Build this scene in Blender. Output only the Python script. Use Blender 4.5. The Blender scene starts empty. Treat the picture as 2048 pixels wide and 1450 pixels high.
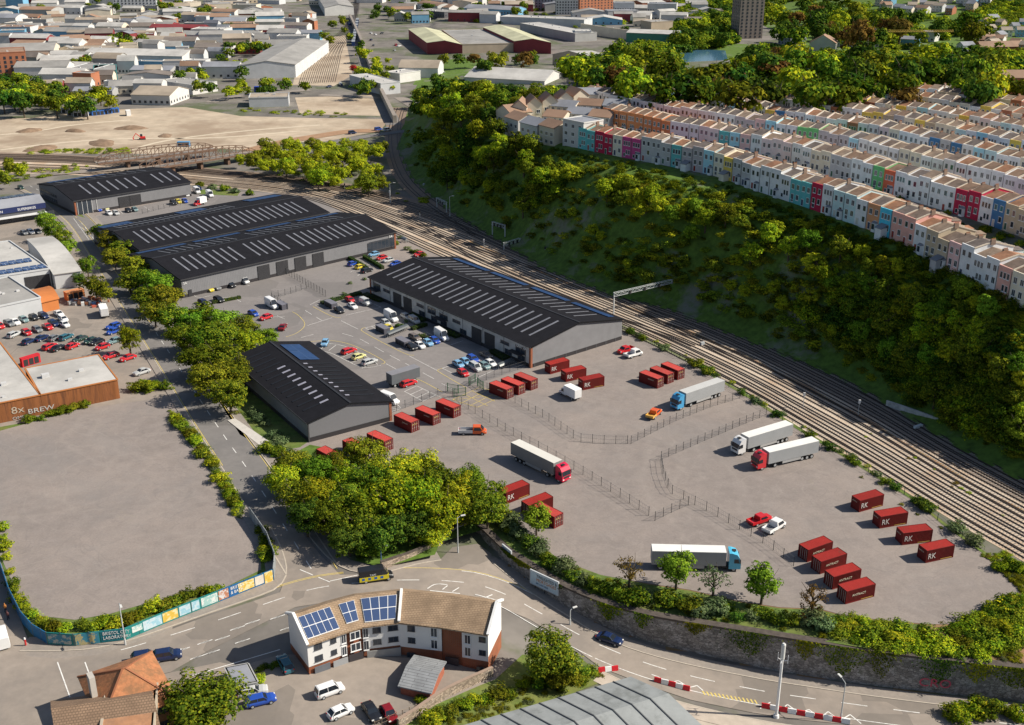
import bpy, bmesh, math, random
import numpy as np
from mathutils import Vector, Matrix
R=math.radians
random.seed(11); rng=np.random.default_rng(11)
SC=bpy.context.scene
# ---------------------------------------------------------------- camera, sky, sun, exposure
FPX=2252.0; PITCH=R(22); CH=111.0
cd=bpy.data.cameras.new('camera'); cam=bpy.data.objects.new('camera',cd); SC.collection.objects.link(cam)
cd.sensor_width=36; cd.lens=36*FPX/2048; cd.clip_start=1; cd.clip_end=8000
cam.location=(0,0,CH); cam.rotation_euler=(R(90)-PITCH,0,0); SC.camera=cam
SUN=Vector((0.998,0.0,0)).normalized(); EL=R(38)
W=bpy.data.worlds.new('World'); SC.world=W; W.use_nodes=True
nt=W.node_tree; nt.nodes.clear()
sky=nt.nodes.new('ShaderNodeTexSky'); sky.sky_type='NISHITA'; sky.sun_disc=False
sky.sun_elevation=EL; sky.sun_rotation=math.atan2(SUN.x,SUN.y); sky.altitude=50; sky.air_density=1.0; sky.dust_density=1.2
bg=nt.nodes.new('ShaderNodeBackground'); bg.inputs['Strength'].default_value=0.068
wo=nt.nodes.new('ShaderNodeOutputWorld'); nt.links.new(sky.outputs[0],bg.inputs[0]); nt.links.new(bg.outputs[0],wo.inputs[0])
sl=bpy.data.lights.new('sun','SUN'); sl.energy=5.0; sl.angle=R(0.5); sl.color=(1.0,0.925,0.80)
so=bpy.data.objects.new('sun',sl); SC.collection.objects.link(so); so.location=(200,-50,300)
sd=Vector((SUN.x*math.cos(EL),SUN.y*math.cos(EL),math.sin(EL))); so.rotation_euler=sd.to_track_quat('Z','Y').to_euler()
SC.view_settings.view_transform='Standard'; SC.view_settings.look='None'; SC.view_settings.exposure=0.50; SC.view_settings.gamma=1
SC.cycles.max_bounces=5; SC.cycles.diffuse_bounces=3; SC.cycles.transmission_bounces=3; SC.cycles.transparent_max_bounces=4
# ---------------------------------------------------------------- pixel -> world
def G(px,py,z=0.0):
    a=(px-1024)/FPX; b=-(py-725)/FPX
    d=(a, math.cos(PITCH)+b*math.sin(PITCH), -math.sin(PITCH)+b*math.cos(PITCH))
    t=(z-CH)/d[2]; return Vector((d[0]*t,d[1]*t,z))
def PX(x,y,z):
    c,s=math.cos(PITCH),math.sin(PITCH)
    dz=z-CH; zz=y*c-dz*s; yy=y*s+dz*c
    return 1024+FPX*x/zz, 725-FPX*yy/zz
# ---------------------------------------------------------------- terrain
BASEPX=[(832,196),(825,225),(806,262),(800,300),(830,360),(900,420),(1000,480),(1100,540),(1230,590),(1350,620),(1500,680),(1700,760),(1850,850),(1950,910),(2048,960),(2300,1095)]
BL=[G(*p) for p in BASEPX]
BL=[BL[0]+(BL[0]-BL[1])*6]+BL
BLx=np.array([p.x for p in BL]); BLy=np.array([p.y for p in BL])
def sdist(x,y):
    x=np.asarray(x,float); y=np.asarray(y,float)
    best=np.full(x.shape,1e9); sg=np.zeros(x.shape)
    for i in range(len(BLx)-1):
        ax,ay,bx,by=BLx[i],BLy[i],BLx[i+1],BLy[i+1]
        L2=(bx-ax)**2+(by-ay)**2
        t=np.clip(((x-ax)*(bx-ax)+(y-ay)*(by-ay))/L2,0,1)
        dx=x-(ax+t*(bx-ax)); dy=y-(ay+t*(by-ay)); d=np.hypot(dx,dy)
        cr=(bx-ax)*(y-ay)-(by-ay)*(x-ax)
        m=d<best; best=np.where(m,d,best); sg=np.where(m,np.sign(cr),sg)
    return best*sg      # BL runs from far to near: its left (positive) is the hill
def ss(t): t=np.clip(t,0,1); return t*t*(3-2*t)
WALLTOP=[(955,1052),(968,1061),(1005,1099),(1060,1133),(1118,1170),(1197,1205),(1300,1233),(1420,1252),(1555,1274),(1738,1303),(1920,1325),(2048,1338),(2250,1360)]
def wallz(px): return float(np.interp(px,[1555,1738,1920,2048,2250],[0,-.4,-1,-1.2,-1.5]))
WT=[G(a,b,wallz(a)) for a,b in WALLTOP]
WTx=np.array([p.x for p in WT]); WTy=np.array([p.y for p in WT])
ZX=[-34,-22,-6,3,14,30,42,80]; ZZ=[0,-.4,-1.5,-2.9,-4.2,-5.5,-6.3,-7.2]
def height(x,y):
    x=np.asarray(x,float); y=np.asarray(y,float)
    d=sdist(x,y)
    cl=np.interp(d,[0,4,10,18,25,32,60,200,420],[0,1.5,9,20,26,29,31,33,30])
    cl=np.where(d>0,cl,0)
    cl=cl*(1-0.93*ss((y-600-0.25*np.clip(x,0,500))/170))
    far=62*ss((y-1020)/520)*ss((x-260)/330)
    zr=np.interp(x,ZX,ZZ); wy=np.interp(x,WTx,WTy)
    low=zr*(1-ss((y-wy-2.4)/3.0))
    return cl+far+low
def hz(x,y): return float(height(x,y))
def GT(px,py):
    z=0.0; p=G(px,py,0)
    if -9<p.x<95 and p.y<235 and p.y>np.interp(p.x,WTx,WTy)+.9 and float(sdist(p.x,p.y))<-4:
        w=max(0,min(1,(p.x-52)/14)); p.z=.05-w*max(0,1-(p.y-np.interp(p.x,WTx,WTy))/14)*1.1; return p   # the raised yard and its banks
    # march from far to near is ambiguous; march along the ray from the camera
    d=(p-Vector((0,0,CH)))
    lo=0.15; prev=lo
    t=lo
    ts=np.linspace(0.15,1.12,400)
    X=d.x*ts; Y=d.y*ts; Z=CH+d.z*ts
    hh=height(X,Y); below=np.where(Z<=hh)[0]
    if len(below)==0: return p
    i=below[0]
    if i==0: return p
    a0=Z[i-1]-hh[i-1]; a1=Z[i]-hh[i]; f=a0/(a0-a1); tt=ts[i-1]+f*(ts[i]-ts[i-1])
    q=Vector((d.x*tt,d.y*tt,0)); q.z=hz(q.x,q.y); return q
# ---------------------------------------------------------------- materials
def _n(nt,t): return nt.nodes.new(t)
def M(name,col,rough=.8,var=.12,scale=.6,metal=0.0,bump=0.0,col2=None,scale2=None,amt2=.5,spec=.3,stretch=None,detail=4,thr=(.45,.62)):
    m=bpy.data.materials.new(name); m.use_nodes=True; nt=m.node_tree
    b=nt.nodes['Principled BSDF']; b.inputs['Roughness'].default_value=rough; b.inputs['Metallic'].default_value=metal
    b.inputs['Specular IOR Level'].default_value=spec
    g=_n(nt,'ShaderNodeNewGeometry'); src=g.outputs['Position']
    if stretch:
        mp=_n(nt,'ShaderNodeMapping'); mp.inputs['Scale'].default_value=stretch; nt.links.new(src,mp.inputs[0]); src=mp.outputs[0]
    n=_n(nt,'ShaderNodeTexNoise'); n.inputs['Scale'].default_value=scale; n.inputs['Detail'].default_value=detail; n.inputs['Roughness'].default_value=.65
    nt.links.new(src,n.inputs[0])
    mx=_n(nt,'ShaderNodeMix'); mx.data_type='RGBA'
    c=Vector(col)
    mx.inputs[6].default_value=(*(c*(1-var)),1); mx.inputs[7].default_value=(*[min(1,v*(1+var)) for v in c],1)
    mr=_n(nt,'ShaderNodeMapRange'); mr.inputs[1].default_value=.3; mr.inputs[2].default_value=.7
    nt.links.new(n.outputs[0],mr.inputs[0]); nt.links.new(mr.outputs[0],mx.inputs[0]); out=mx.outputs[2]
    if col2:
        n2=_n(nt,'ShaderNodeTexNoise'); n2.inputs['Scale'].default_value=scale2 or scale*.2; n2.inputs['Detail'].default_value=6; n2.inputs['Roughness'].default_value=.7
        nt.links.new(src,n2.inputs[0])
        m2=_n(nt,'ShaderNodeMapRange'); m2.inputs[1].default_value=thr[0]; m2.inputs[2].default_value=thr[1]; m2.inputs[4].default_value=amt2
        nt.links.new(n2.outputs[0],m2.inputs[0])
        x2=_n(nt,'ShaderNodeMix'); x2.data_type='RGBA'; nt.links.new(m2.outputs[0],x2.inputs[0]); nt.links.new(out,x2.inputs[6]); x2.inputs[7].default_value=(*col2,1); out=x2.outputs[2]
    nt.links.new(out,b.inputs['Base Color'])
    if bump:
        bp=_n(nt,'ShaderNodeBump'); bp.inputs['Strength'].default_value=bump; bp.inputs['Distance'].default_value=.1
        nt.links.new(n.outputs[0],bp.inputs['Height']); nt.links.new(bp.outputs[0],b.inputs['Normal'])
    return m
_cache={}
def C(col,rough=.7,var=.08,**k):
    key=(tuple(round(v,3) for v in col),rough,var,tuple(sorted(k.items())))
    if key not in _cache: _cache[key]=M('paint',col,rough,var,**k)
    return _cache[key]
def leafmat(name,c1,c2,c3,trans=.25):
    m=bpy.data.materials.new(name); m.use_nodes=True; nt=m.node_tree; nt.nodes.clear()
    o=_n(nt,'ShaderNodeOutputMaterial'); g=_n(nt,'ShaderNodeNewGeometry'); oi=_n(nt,'ShaderNodeObjectInfo')
    r=_n(nt,'ShaderNodeValToRGB'); e=r.color_ramp.elements
    e[0].color=(*c1,1); e[1].color=(*c3,1); e[0].position=.05; e[1].position=.97; k=e.new(.5); k.color=(*c2,1)
    nt.links.new(g.outputs['Random Per Island'],r.inputs[0])
    hs=_n(nt,'ShaderNodeHueSaturation'); 
    mr=_n(nt,'ShaderNodeMapRange'); mr.inputs[3].default_value=.468; mr.inputs[4].default_value=.525; nt.links.new(oi.outputs['Random'],mr.inputs[0]); nt.links.new(mr.outputs[0],hs.inputs['Hue'])
    mv=_n(nt,'ShaderNodeMath'); mv.operation='MULTIPLY'; mv.inputs[1].default_value=7.31; nt.links.new(oi.outputs['Random'],mv.inputs[0])
    fr=_n(nt,'ShaderNodeMath'); fr.operation='FRACT'; nt.links.new(mv.outputs[0],fr.inputs[0])
    m3=_n(nt,'ShaderNodeMapRange'); m3.inputs[3].default_value=.62; m3.inputs[4].default_value=1.3; nt.links.new(fr.outputs[0],m3.inputs[0]); nt.links.new(m3.outputs[0],hs.inputs['Value'])
    nt.links.new(r.outputs[0],hs.inputs['Color'])
    d=_n(nt,'ShaderNodeBsdfDiffuse'); t=_n(nt,'ShaderNodeBsdfTranslucent'); mx=_n(nt,'ShaderNodeMixShader'); mx.inputs[0].default_value=trans
    nt.links.new(hs.outputs[0],d.inputs[0]); nt.links.new(hs.outputs[0],t.inputs[0]); nt.links.new(d.outputs[0],mx.inputs[1]); nt.links.new(t.outputs[0],mx.inputs[2]); nt.links.new(mx.outputs[0],o.inputs[0])
    return m
def glassm(name,col=(.03,.04,.055),rough=.12):
    m=bpy.data.materials.new(name); m.use_nodes=True; b=m.node_tree.nodes['Principled BSDF']
    b.inputs['Base Color'].default_value=(*col,1); b.inputs['Roughness'].default_value=rough; b.inputs['Specular IOR Level'].default_value=.6
    return m
def patmat(name,col,line,sx,sy,kind='brick',rough=.8,mort=.03,bump=.4,vert=False,dirt=(.8,1.12)):
    # tiles / bricks / sheet seams in object space, with noise wear
    m=bpy.data.materials.new(name); m.use_nodes=True; nt=m.node_tree; b=nt.nodes['Principled BSDF']; b.inputs['Roughness'].default_value=rough; b.inputs['Specular IOR Level'].default_value=.25
    tc=_n(nt,'ShaderNodeTexCoord'); g=_n(nt,'ShaderNodeNewGeometry')
    n=_n(nt,'ShaderNodeTexNoise'); n.inputs['Scale'].default_value=.5; n.inputs['Detail'].default_value=6; nt.links.new(g.outputs['Position'],n.inputs[0])
    mx=_n(nt,'ShaderNodeMix'); mx.data_type='RGBA'; c=Vector(col); mx.inputs[6].default_value=(*(c*dirt[0]),1); mx.inputs[7].default_value=(*(c*dirt[1]),1)
    mr=_n(nt,'ShaderNodeMapRange'); mr.inputs[1].default_value=.32; mr.inputs[2].default_value=.68; nt.links.new(n.outputs[0],mr.inputs[0]); nt.links.new(mr.outputs[0],mx.inputs[0])
    if kind=='wave':
        b.inputs['Specular IOR Level'].default_value=.12
        w=_n(nt,'ShaderNodeTexWave'); w.wave_type='BANDS'; w.bands_direction='X'; w.inputs['Scale'].default_value=sx; nt.links.new(tc.outputs['Object'],w.inputs[0]); f=w.outputs['Fac']
        th=_n(nt,'ShaderNodeMapRange'); th.inputs[1].default_value=.0; th.inputs[2].default_value=mort*4; th.inputs[3].default_value=1; th.inputs[4].default_value=0; nt.links.new(f,th.inputs[0]); fac=th.outputs[0]
    else:
        br=_n(nt,'ShaderNodeTexBrick'); br.inputs['Scale'].default_value=1; br.inputs['Brick Width'].default_value=sx; br.inputs['Row Height'].default_value=sy; br.inputs['Mortar Size'].default_value=mort
        if vert:
            sp=_n(nt,'ShaderNodeSeparateXYZ'); ad=_n(nt,'ShaderNodeMath'); cb=_n(nt,'ShaderNodeCombineXYZ'); nt.links.new(tc.outputs['Object'],sp.inputs[0]); nt.links.new(sp.outputs[0],ad.inputs[0]); nt.links.new(sp.outputs[1],ad.inputs[1]); nt.links.new(ad.outputs[0],cb.inputs[0]); nt.links.new(sp.outputs[2],cb.inputs[1]); nt.links.new(cb.outputs[0],br.inputs[0])
        else: nt.links.new(tc.outputs['Object'],br.inputs[0])
        fac=br.outputs['Fac']
    x2=_n(nt,'ShaderNodeMix'); x2.data_type='RGBA'; nt.links.new(fac,x2.inputs[0]); nt.links.new(mx.outputs[2],x2.inputs[6]); x2.inputs[7].default_value=(*line,1)
    nt.links.new(x2.outputs[2],b.inputs['Base Color'])
    bp=_n(nt,'ShaderNodeBump'); bp.inputs['Strength'].default_value=bump; bp.inputs['Distance'].default_value=-.05; nt.links.new(fac,bp.inputs['Height']); nt.links.new(bp.outputs[0],b.inputs['Normal'])
    return m
def stonemat(name,col,line,scale=1.6,white=.0):
    m=bpy.data.materials.new(name); m.use_nodes=True; nt=m.node_tree; b=nt.nodes['Principled BSDF']; b.inputs['Roughness'].default_value=.9; b.inputs['Specular IOR Level'].default_value=.2
    g=_n(nt,'ShaderNodeNewGeometry'); mp=_n(nt,'ShaderNodeMapping'); mp.inputs['Scale'].default_value=(1,1,1.8); nt.links.new(g.outputs['Position'],mp.inputs[0])
    v=_n(nt,'ShaderNodeTexVoronoi'); v.inputs['Scale'].default_value=scale; nt.links.new(mp.outputs[0],v.inputs[0]); v2=_n(nt,'ShaderNodeTexVoronoi'); v2.feature='DISTANCE_TO_EDGE'; v2.inputs['Scale'].default_value=scale; nt.links.new(mp.outputs[0],v2.inputs[0])
    hs=_n(nt,'ShaderNodeMix'); hs.data_type='RGBA'; c=Vector(col); hs.inputs[6].default_value=(*(c*.6),1); hs.inputs[7].default_value=(*(c*1.35),1); sp=_n(nt,'ShaderNodeSeparateColor'); nt.links.new(v.outputs['Color'],sp.inputs[0]); nt.links.new(sp.outputs[0],hs.inputs[0]); out=hs.outputs[2]
    for sc,lo,hi,cc_,a in ((.35,.5,.63,(.46,.44,.42),white),(.5,.55,.68,(.07,.085,.04),.6)):
        n=_n(nt,'ShaderNodeTexNoise'); n.inputs['Scale'].default_value=sc; n.inputs['Detail'].default_value=8; n.inputs['Roughness'].default_value=.75; nt.links.new(g.outputs['Position'],n.inputs[0]); mr=_n(nt,'ShaderNodeMapRange'); mr.inputs[1].default_value=lo; mr.inputs[2].default_value=hi; mr.inputs[4].default_value=a; nt.links.new(n.outputs[0],mr.inputs[0])
        x=_n(nt,'ShaderNodeMix'); x.data_type='RGBA'; nt.links.new(mr.outputs[0],x.inputs[0]); nt.links.new(out,x.inputs[6]); x.inputs[7].default_value=(*cc_,1); out=x.outputs[2]
    mr=_n(nt,'ShaderNodeMapRange'); mr.inputs[1].default_value=.0; mr.inputs[2].default_value=.06; mr.inputs[3].default_value=1; mr.inputs[4].default_value=0; nt.links.new(v2.outputs[0],mr.inputs[0]); x=_n(nt,'ShaderNodeMix'); x.data_type='RGBA'; nt.links.new(mr.outputs[0],x.inputs[0]); nt.links.new(out,x.inputs[6]); x.inputs[7].default_value=(*line,1); nt.links.new(x.outputs[2],b.inputs['Base Color'])
    bp=_n(nt,'ShaderNodeBump'); bp.inputs['Strength'].default_value=.7; bp.inputs['Distance'].default_value=-.08; nt.links.new(mr.outputs[0],bp.inputs['Height']); nt.links.new(bp.outputs[0],b.inputs['Normal']); return m
# ---------------------------------------------------------------- mesh builder
class MB:
    def __init__(s): s.v=[]; s.f=[]; s.m=[]
    def add(s,vs,fs,m=0):
        o=len(s.v); s.v+=[tuple(v) for v in vs]; s.f+=[tuple(i+o for i in f) for f in fs]; s.m+=[m]*len(fs); return s
    def box(s,x0,x1,y0,y1,z0,z1,m=0):
        return s.add([(x0,y0,z0),(x1,y0,z0),(x1,y1,z0),(x0,y1,z0),(x0,y0,z1),(x1,y0,z1),(x1,y1,z1),(x0,y1,z1)],
              [(0,3,2,1),(4,5,6,7),(0,1,5,4),(1,2,6,5),(2,3,7,6),(3,0,4,7)],m)
    def prism(s,poly,z0,z1,m=0,mt=None):
        n=len(poly); s.add([(p[0],p[1],z0) for p in poly]+[(p[0],p[1],z1) for p in poly],[(i,(i+1)%n,n+(i+1)%n,n+i) for i in range(n)],m)
        s.add([(p[0],p[1],z1) for p in poly],[tuple(range(n))],m if mt is None else mt); return s
    def bar(s,a,b,w,h=None,m=0):
        a=Vector(a); b=Vector(b); d=b-a; h=h or w
        if d.length<1e-6: return s
        z=d.normalized(); u=Vector((0,0,1)) if abs(z.z)<.95 else Vector((0,1,0)); x=z.cross(u).normalized(); y=x.cross(z).normalized()
        c=[x*w/2+y*h/2,-x*w/2+y*h/2,-x*w/2-y*h/2,x*w/2-y*h/2]
        return s.add([a+k for k in c]+[b+k for k in c],[(3,2,1,0),(4,5,6,7),(0,1,5,4),(1,2,6,5),(2,3,7,6),(3,0,4,7)],m)
    def cyl(s,a,b,r0,r1=None,n=8,m=0):
        a=Vector(a); b=Vector(b); r1=r0 if r1 is None else r1; z=(b-a).normalized(); u=Vector((0,0,1)) if abs(z.z)<.95 else Vector((0,1,0)); x=z.cross(u).normalized(); y=x.cross(z)
        vs=[a+(x*math.cos(2*math.pi*i/n)+y*math.sin(2*math.pi*i/n))*r0 for i in range(n)]+[b+(x*math.cos(2*math.pi*i/n)+y*math.sin(2*math.pi*i/n))*r1 for i in range(n)]
        return s.add(vs,[(i,(i+1)%n,n+(i+1)%n,n+i) for i in range(n)]+[tuple(range(n))[::-1],tuple(range(n,2*n))],m)
    def mesh(s,name,mats):
        me=bpy.data.meshes.new(name); me.from_pydata(s.v,[],s.f)
        for m in mats: me.materials.append(m)
        if len(mats)>1: me.polygons.foreach_set('material_index',s.m)
        me.update(); return me
    def obj(s,name,mats,parent=None,loc=None,rz=0,smooth=False):
        if not isinstance(mats,(list,tuple)): mats=[mats]
        me=s.mesh(name,mats)
        bm=bmesh.new(); bm.from_mesh(me); bmesh.ops.recalc_face_normals(bm,faces=bm.faces); bm.to_mesh(me); bm.free()
        if smooth: me.polygons.foreach_set('use_smooth',[True]*len(me.polygons))
        return link(name,me,parent,loc,rz)
def link(name,me,parent=None,loc=None,rz=0,scale=None):
    o=bpy.data.objects.new(name,me); SC.collection.objects.link(o)
    if parent: o.parent=parent
    if loc is not None: o.location=loc
    if rz: o.rotation_euler.z=rz
    if scale is not None: o.scale=scale
    return o
def tag(o,label,cat,group=None,kind=None):
    if label: o['label']=label
    if cat: o['category']=cat
    if group: o['group']=group
    if kind: o['kind']=kind
    return o
def thing(name,label,cat,loc=(0,0,0),rz=0,group=None,scale=None):
    o=bpy.data.objects.new(name,None); SC.collection.objects.link(o); o.location=loc; o.rotation_euler.z=rz; o.empty_display_size=.5
    if scale is not None: o.scale=scale
    return tag(o,label,cat,group)
def struct(o): o['kind']='structure'; return o
def dup(root,loc,rz=0,label=None,group=None,scale=None):
    r=root.copy(); SC.collection.objects.link(r); r.location=loc; r.rotation_euler=(0,0,rz)
    if scale is not None: r.scale=scale if hasattr(scale,'__len__') else (scale,)*3
    if label: r['label']=label
    if group: r['group']=group
    for ch in root.children:
        c=ch.copy(); SC.collection.objects.link(c); c.parent=r
        for g in ch.children:
            e=g.copy(); SC.collection.objects.link(e); e.parent=c
    return r
def slotmat(o,m,i=0):
    s=o.material_slots[i]; s.link='OBJECT'; s.material=m
def setm(t,part,m):
    for c in t.children:
        if c.name.split('.')[0]==part: c.data.materials[0]=m
def ordn(i):
    return f"{i}{'th' if 10<=i%100<=20 else {1:'st',2:'nd',3:'rd'}.get(i%10,'th')}"
def sheet(name,pts,mat,dz=.03,drape=False,label=None,step=5.0,kind='structure',world=False):
    P=[Vector(p) for p in pts] if world else [(GT(*p) if drape else G(p[0],p[1],0)) for p in pts]
    bm=bmesh.new(); vs=[bm.verts.new((p.x,p.y,0)) for p in P]; f=bm.faces.new(vs)
    bmesh.ops.triangulate(bm,faces=bm.faces[:])
    if drape:
        for ax in (0,1):
            lo=min(p[ax] for p in P); hi=max(p[ax] for p in P); k=math.ceil(lo/step)*step
            while k<hi:
                no=(1,0,0) if ax==0 else (0,1,0); co=(k,0,0) if ax==0 else (0,k,0)
                bmesh.ops.bisect_plane(bm,geom=bm.verts[:]+bm.edges[:]+bm.faces[:],plane_co=co,plane_no=no); k+=step
        X=np.array([v.co.x for v in bm.verts]); Y=np.array([v.co.y for v in bm.verts]); H=height(X,Y)
        for v,h in zip(bm.verts,H): v.co.z=h+dz
    else:
        for v in bm.verts: v.co.z=dz
    bmesh.ops.recalc_face_normals(bm,faces=bm.faces[:])
    if bm.faces and sum(f.normal.z for f in bm.faces)<0: bmesh.ops.reverse_faces(bm,faces=bm.faces[:])
    me=bpy.data.meshes.new(name); bm.to_mesh(me); bm.free(); me.materials.append(mat)
    o=link(name,me)
    if kind: o['kind']=kind
    return o
def resample(P,step):
    out=[P[0].copy()]; acc=0
    for a,b in zip(P[:-1],P[1:]):
        L=(b-a).length
        if L<1e-6: continue
        t=step-acc
        while t<=L: out.append(a.lerp(b,t/L)); t+=step
        acc=L-(t-step)
    return out
def smoothpl(P,it=2):
    for _ in range(it):
        Q=[P[0]]
        for a,b in zip(P[:-1],P[1:]): Q+=[a.lerp(b,.25),a.lerp(b,.75)]
        P=Q+[P[-1]]
    return P
def wpts(pts,drape=False,sm=1):
    P=[(GT(*p) if drape else G(p[0],p[1],0)) for p in pts]
    return smoothpl(P,sm) if sm else P
def normals(P):
    N=[]
    for i in range(len(P)):
        d=P[min(i+1,len(P)-1)]-P[max(i-1,0)]; d.z=0; d.normalize(); N.append(Vector((-d.y,d.x,0)))
    return N
def ribbon(mb,P,o0,o1,dz0,dz1=None,m=0,drape=True):
    """band between lateral offsets o0,o1 (left positive); dz1 gives a solid step"""
    N=normals(P); n=len(P); vs=[]
    for p,q in zip(P,N):
        a=p+q*o0; b=p+q*o1
        za=(hz(a.x,a.y) if drape else 0); zb=(hz(b.x,b.y) if drape else 0)
        vs+=[(a.x,a.y,za+dz0),(b.x,b.y,zb+dz0)]
    fs=[(2*i,2*i+2,2*i+3,2*i+1) for i in range(n-1)]
    mb.add(vs,fs,m)
    if dz1 is not None:
        for k in (0,1):
            lo=[(v[0],v[1],v[2]-dz1) for v in vs[k::2]]; hi=vs[k::2]
            mb.add(hi+lo,[(i,i+1,n+i+1,n+i) for i in range(n-1)],m)
    return mb
def dashes(mb,P,off,w,on,offl,dz,drape=True):
    Q=resample(P,.5); N=normals(Q); per=on+offl; k0=int(on/.5); kp=int(per/.5)
    for s in range(0,len(Q)-k0,kp):
        seg=[Q[s+i]+N[s+i]*off for i in range(0,k0+1,2)]
        if len(seg)>1: ribbon(mb,seg,-w/2,w/2,dz,drape=drape)
    return mb
_tx={}
def text(name,s,size,mat,parent,loc,rot,ext=.01,align='LEFT',sx=1):
    key=(s,size,mat.name,align)
    if key not in _tx:
        cu=bpy.data.curves.new(name,'FONT'); cu.body=s; cu.size=size; cu.extrude=ext; cu.align_x=align; cu.materials.append(mat); cu.resolution_u=3
        t_=bpy.data.objects.new('tmp',cu); SC.collection.objects.link(t_); dg=bpy.context.evaluated_depsgraph_get(); me=bpy.data.meshes.new_from_object(t_.evaluated_get(dg)); bpy.data.objects.remove(t_); bpy.data.curves.remove(cu)
        me.name=name; _tx[key]=me
    o=link(name,_tx[key],parent,loc); o.rotation_euler=rot; o.scale=(sx,1,1); return o
def inpoly(x,y,P):
    c=False; n=len(P); j=n-1
    for i in range(n):
        if (P[i][1]>y)!=(P[j][1]>y) and x<(P[j][0]-P[i][0])*(y-P[i][1])/(P[j][1]-P[i][1])+P[i][0]: c=not c
        j=i
    return c
# ---------------------------------------------------------------- materials of the setting
mYard=M('yard_gravel',(.25,.216,.198),.95,.13,.35,bump=.15,col2=(.315,.265,.235),scale2=.035,amt2=.7)
def _yard(m):
    nt=m.node_tree; b=nt.nodes['Principled BSDF']; src=b.inputs['Base Color'].links[0].from_socket
    g=_n(nt,'ShaderNodeNewGeometry')
    for sc,lo,hi,colr,a in ((2.6,.35,.75,(.15,.13,.12),.6),(.13,.55,.75,(.19,.16,.14),.5),(.012,.5,.66,(.20,.19,.186),.55),(.09,.6,.72,(.30,.27,.19),.28),(.35,.62,.70,(.155,.14,.135),.45)):
        n=_n(nt,'ShaderNodeTexNoise'); n.inputs['Scale'].default_value=sc; n.inputs['Detail'].default_value=9; n.inputs['Roughness'].default_value=.75; n.inputs['Distortion'].default_value=.6
        nt.links.new(g.outputs['Position'],n.inputs[0]); mr=_n(nt,'ShaderNodeMapRange'); mr.inputs[1].default_value=lo; mr.inputs[2].default_value=hi; mr.inputs[4].default_value=a
        nt.links.new(n.outputs[0],mr.inputs[0]); x=_n(nt,'ShaderNodeMix'); x.data_type='RGBA'; nt.links.new(mr.outputs[0],x.inputs[0]); nt.links.new(src,x.inputs[6]); x.inputs[7].default_value=(*colr,1); src=x.outputs[2]
    # wheel tracks and scraped arcs: thin contours of a slow, twisted noise
    for sc,ds,w_,colr,a in ((.035,2.2,.012,(.36,.32,.285),.3),(.05,3.0,.012,(.15,.135,.13),.5),(.022,1.5,.03,(.33,.29,.26),.3)):
        n=_n(nt,'ShaderNodeTexNoise'); n.inputs['Scale'].default_value=sc; n.inputs['Detail'].default_value=2.5; n.inputs['Distortion'].default_value=ds; nt.links.new(g.outputs['Position'],n.inputs[0])
        s1=_n(nt,'ShaderNodeMath'); s1.operation='SUBTRACT'; s1.inputs[1].default_value=.5; nt.links.new(n.outputs[0],s1.inputs[0]); s2=_n(nt,'ShaderNodeMath'); s2.operation='ABSOLUTE'; nt.links.new(s1.outputs[0],s2.inputs[0])
        mr=_n(nt,'ShaderNodeMapRange'); mr.inputs[1].default_value=0; mr.inputs[2].default_value=w_; mr.inputs[3].default_value=a; mr.inputs[4].default_value=0; nt.links.new(s2.outputs[0],mr.inputs[0])
        k=_n(nt,'ShaderNodeTexNoise'); k.inputs['Scale'].default_value=.6; k.inputs['Detail'].default_value=6; nt.links.new(g.outputs['Position'],k.inputs[0]); ml=_n(nt,'ShaderNodeMath'); ml.operation='MULTIPLY'; nt.links.new(mr.outputs[0],ml.inputs[0]); nt.links.new(k.outputs[0],ml.inputs[1])
        x=_n(nt,'ShaderNodeMix'); x.data_type='RGBA'; nt.links.new(ml.outputs[0],x.inputs[0]); nt.links.new(src,x.inputs[6]); x.inputs[7].default_value=(*colr,1); src=x.outputs[2]
    nt.links.new(src,b.inputs['Base Color'])
def _patch(m,col,dens=.12,scale=.09,amt=.5):
    # patch repairs: a few dark rectangular cells
    nt=m.node_tree; b=nt.nodes['Principled BSDF']; src=b.inputs['Base Color'].links[0].from_socket; g=_n(nt,'ShaderNodeNewGeometry'); v=_n(nt,'ShaderNodeTexVoronoi'); v.distance='CHEBYCHEV'; v.inputs['Scale'].default_value=scale; nt.links.new(g.outputs['Position'],v.inputs[0])
    sp=_n(nt,'ShaderNodeSeparateColor'); nt.links.new(v.outputs['Color'],sp.inputs[0]); c=_n(nt,'ShaderNodeMath'); c.operation='LESS_THAN'; c.inputs[1].default_value=dens; nt.links.new(sp.outputs[0],c.inputs[0]); ml=_n(nt,'ShaderNodeMath'); ml.operation='MULTIPLY'; ml.inputs[1].default_value=amt; nt.links.new(c.outputs[0],ml.inputs[0])
    x=_n(nt,'ShaderNodeMix'); x.data_type='RGBA'; nt.links.new(ml.outputs[0],x.inputs[0]); nt.links.new(src,x.inputs[6]); x.inputs[7].default_value=(*col,1); nt.links.new(x.outputs[2],b.inputs['Base Color'])
_yard(mYard)
mPark=M('car_park_asphalt',(.215,.197,.19),.9,.08,.8,col2=(.165,.153,.15),scale2=.06,amt2=.6,bump=.05)
mRoad=M('road_asphalt',(.185,.173,.165),.9,.10,.5,col2=(.15,.142,.138),scale2=.07,amt2=.7,bump=.05)
mRoad2=M('tan_road_asphalt',(.275,.235,.20),.9,.10,.5,col2=(.19,.168,.15),scale2=.05,amt2=.7,bump=.05)
mPave=M('pavement_asphalt',(.27,.235,.205),.9,.12,1.5,col2=(.21,.19,.175),scale2=.2,amt2=.6)
mKerb=M('kerb_stone',(.42,.37,.31),.85,.12,2)
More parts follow.
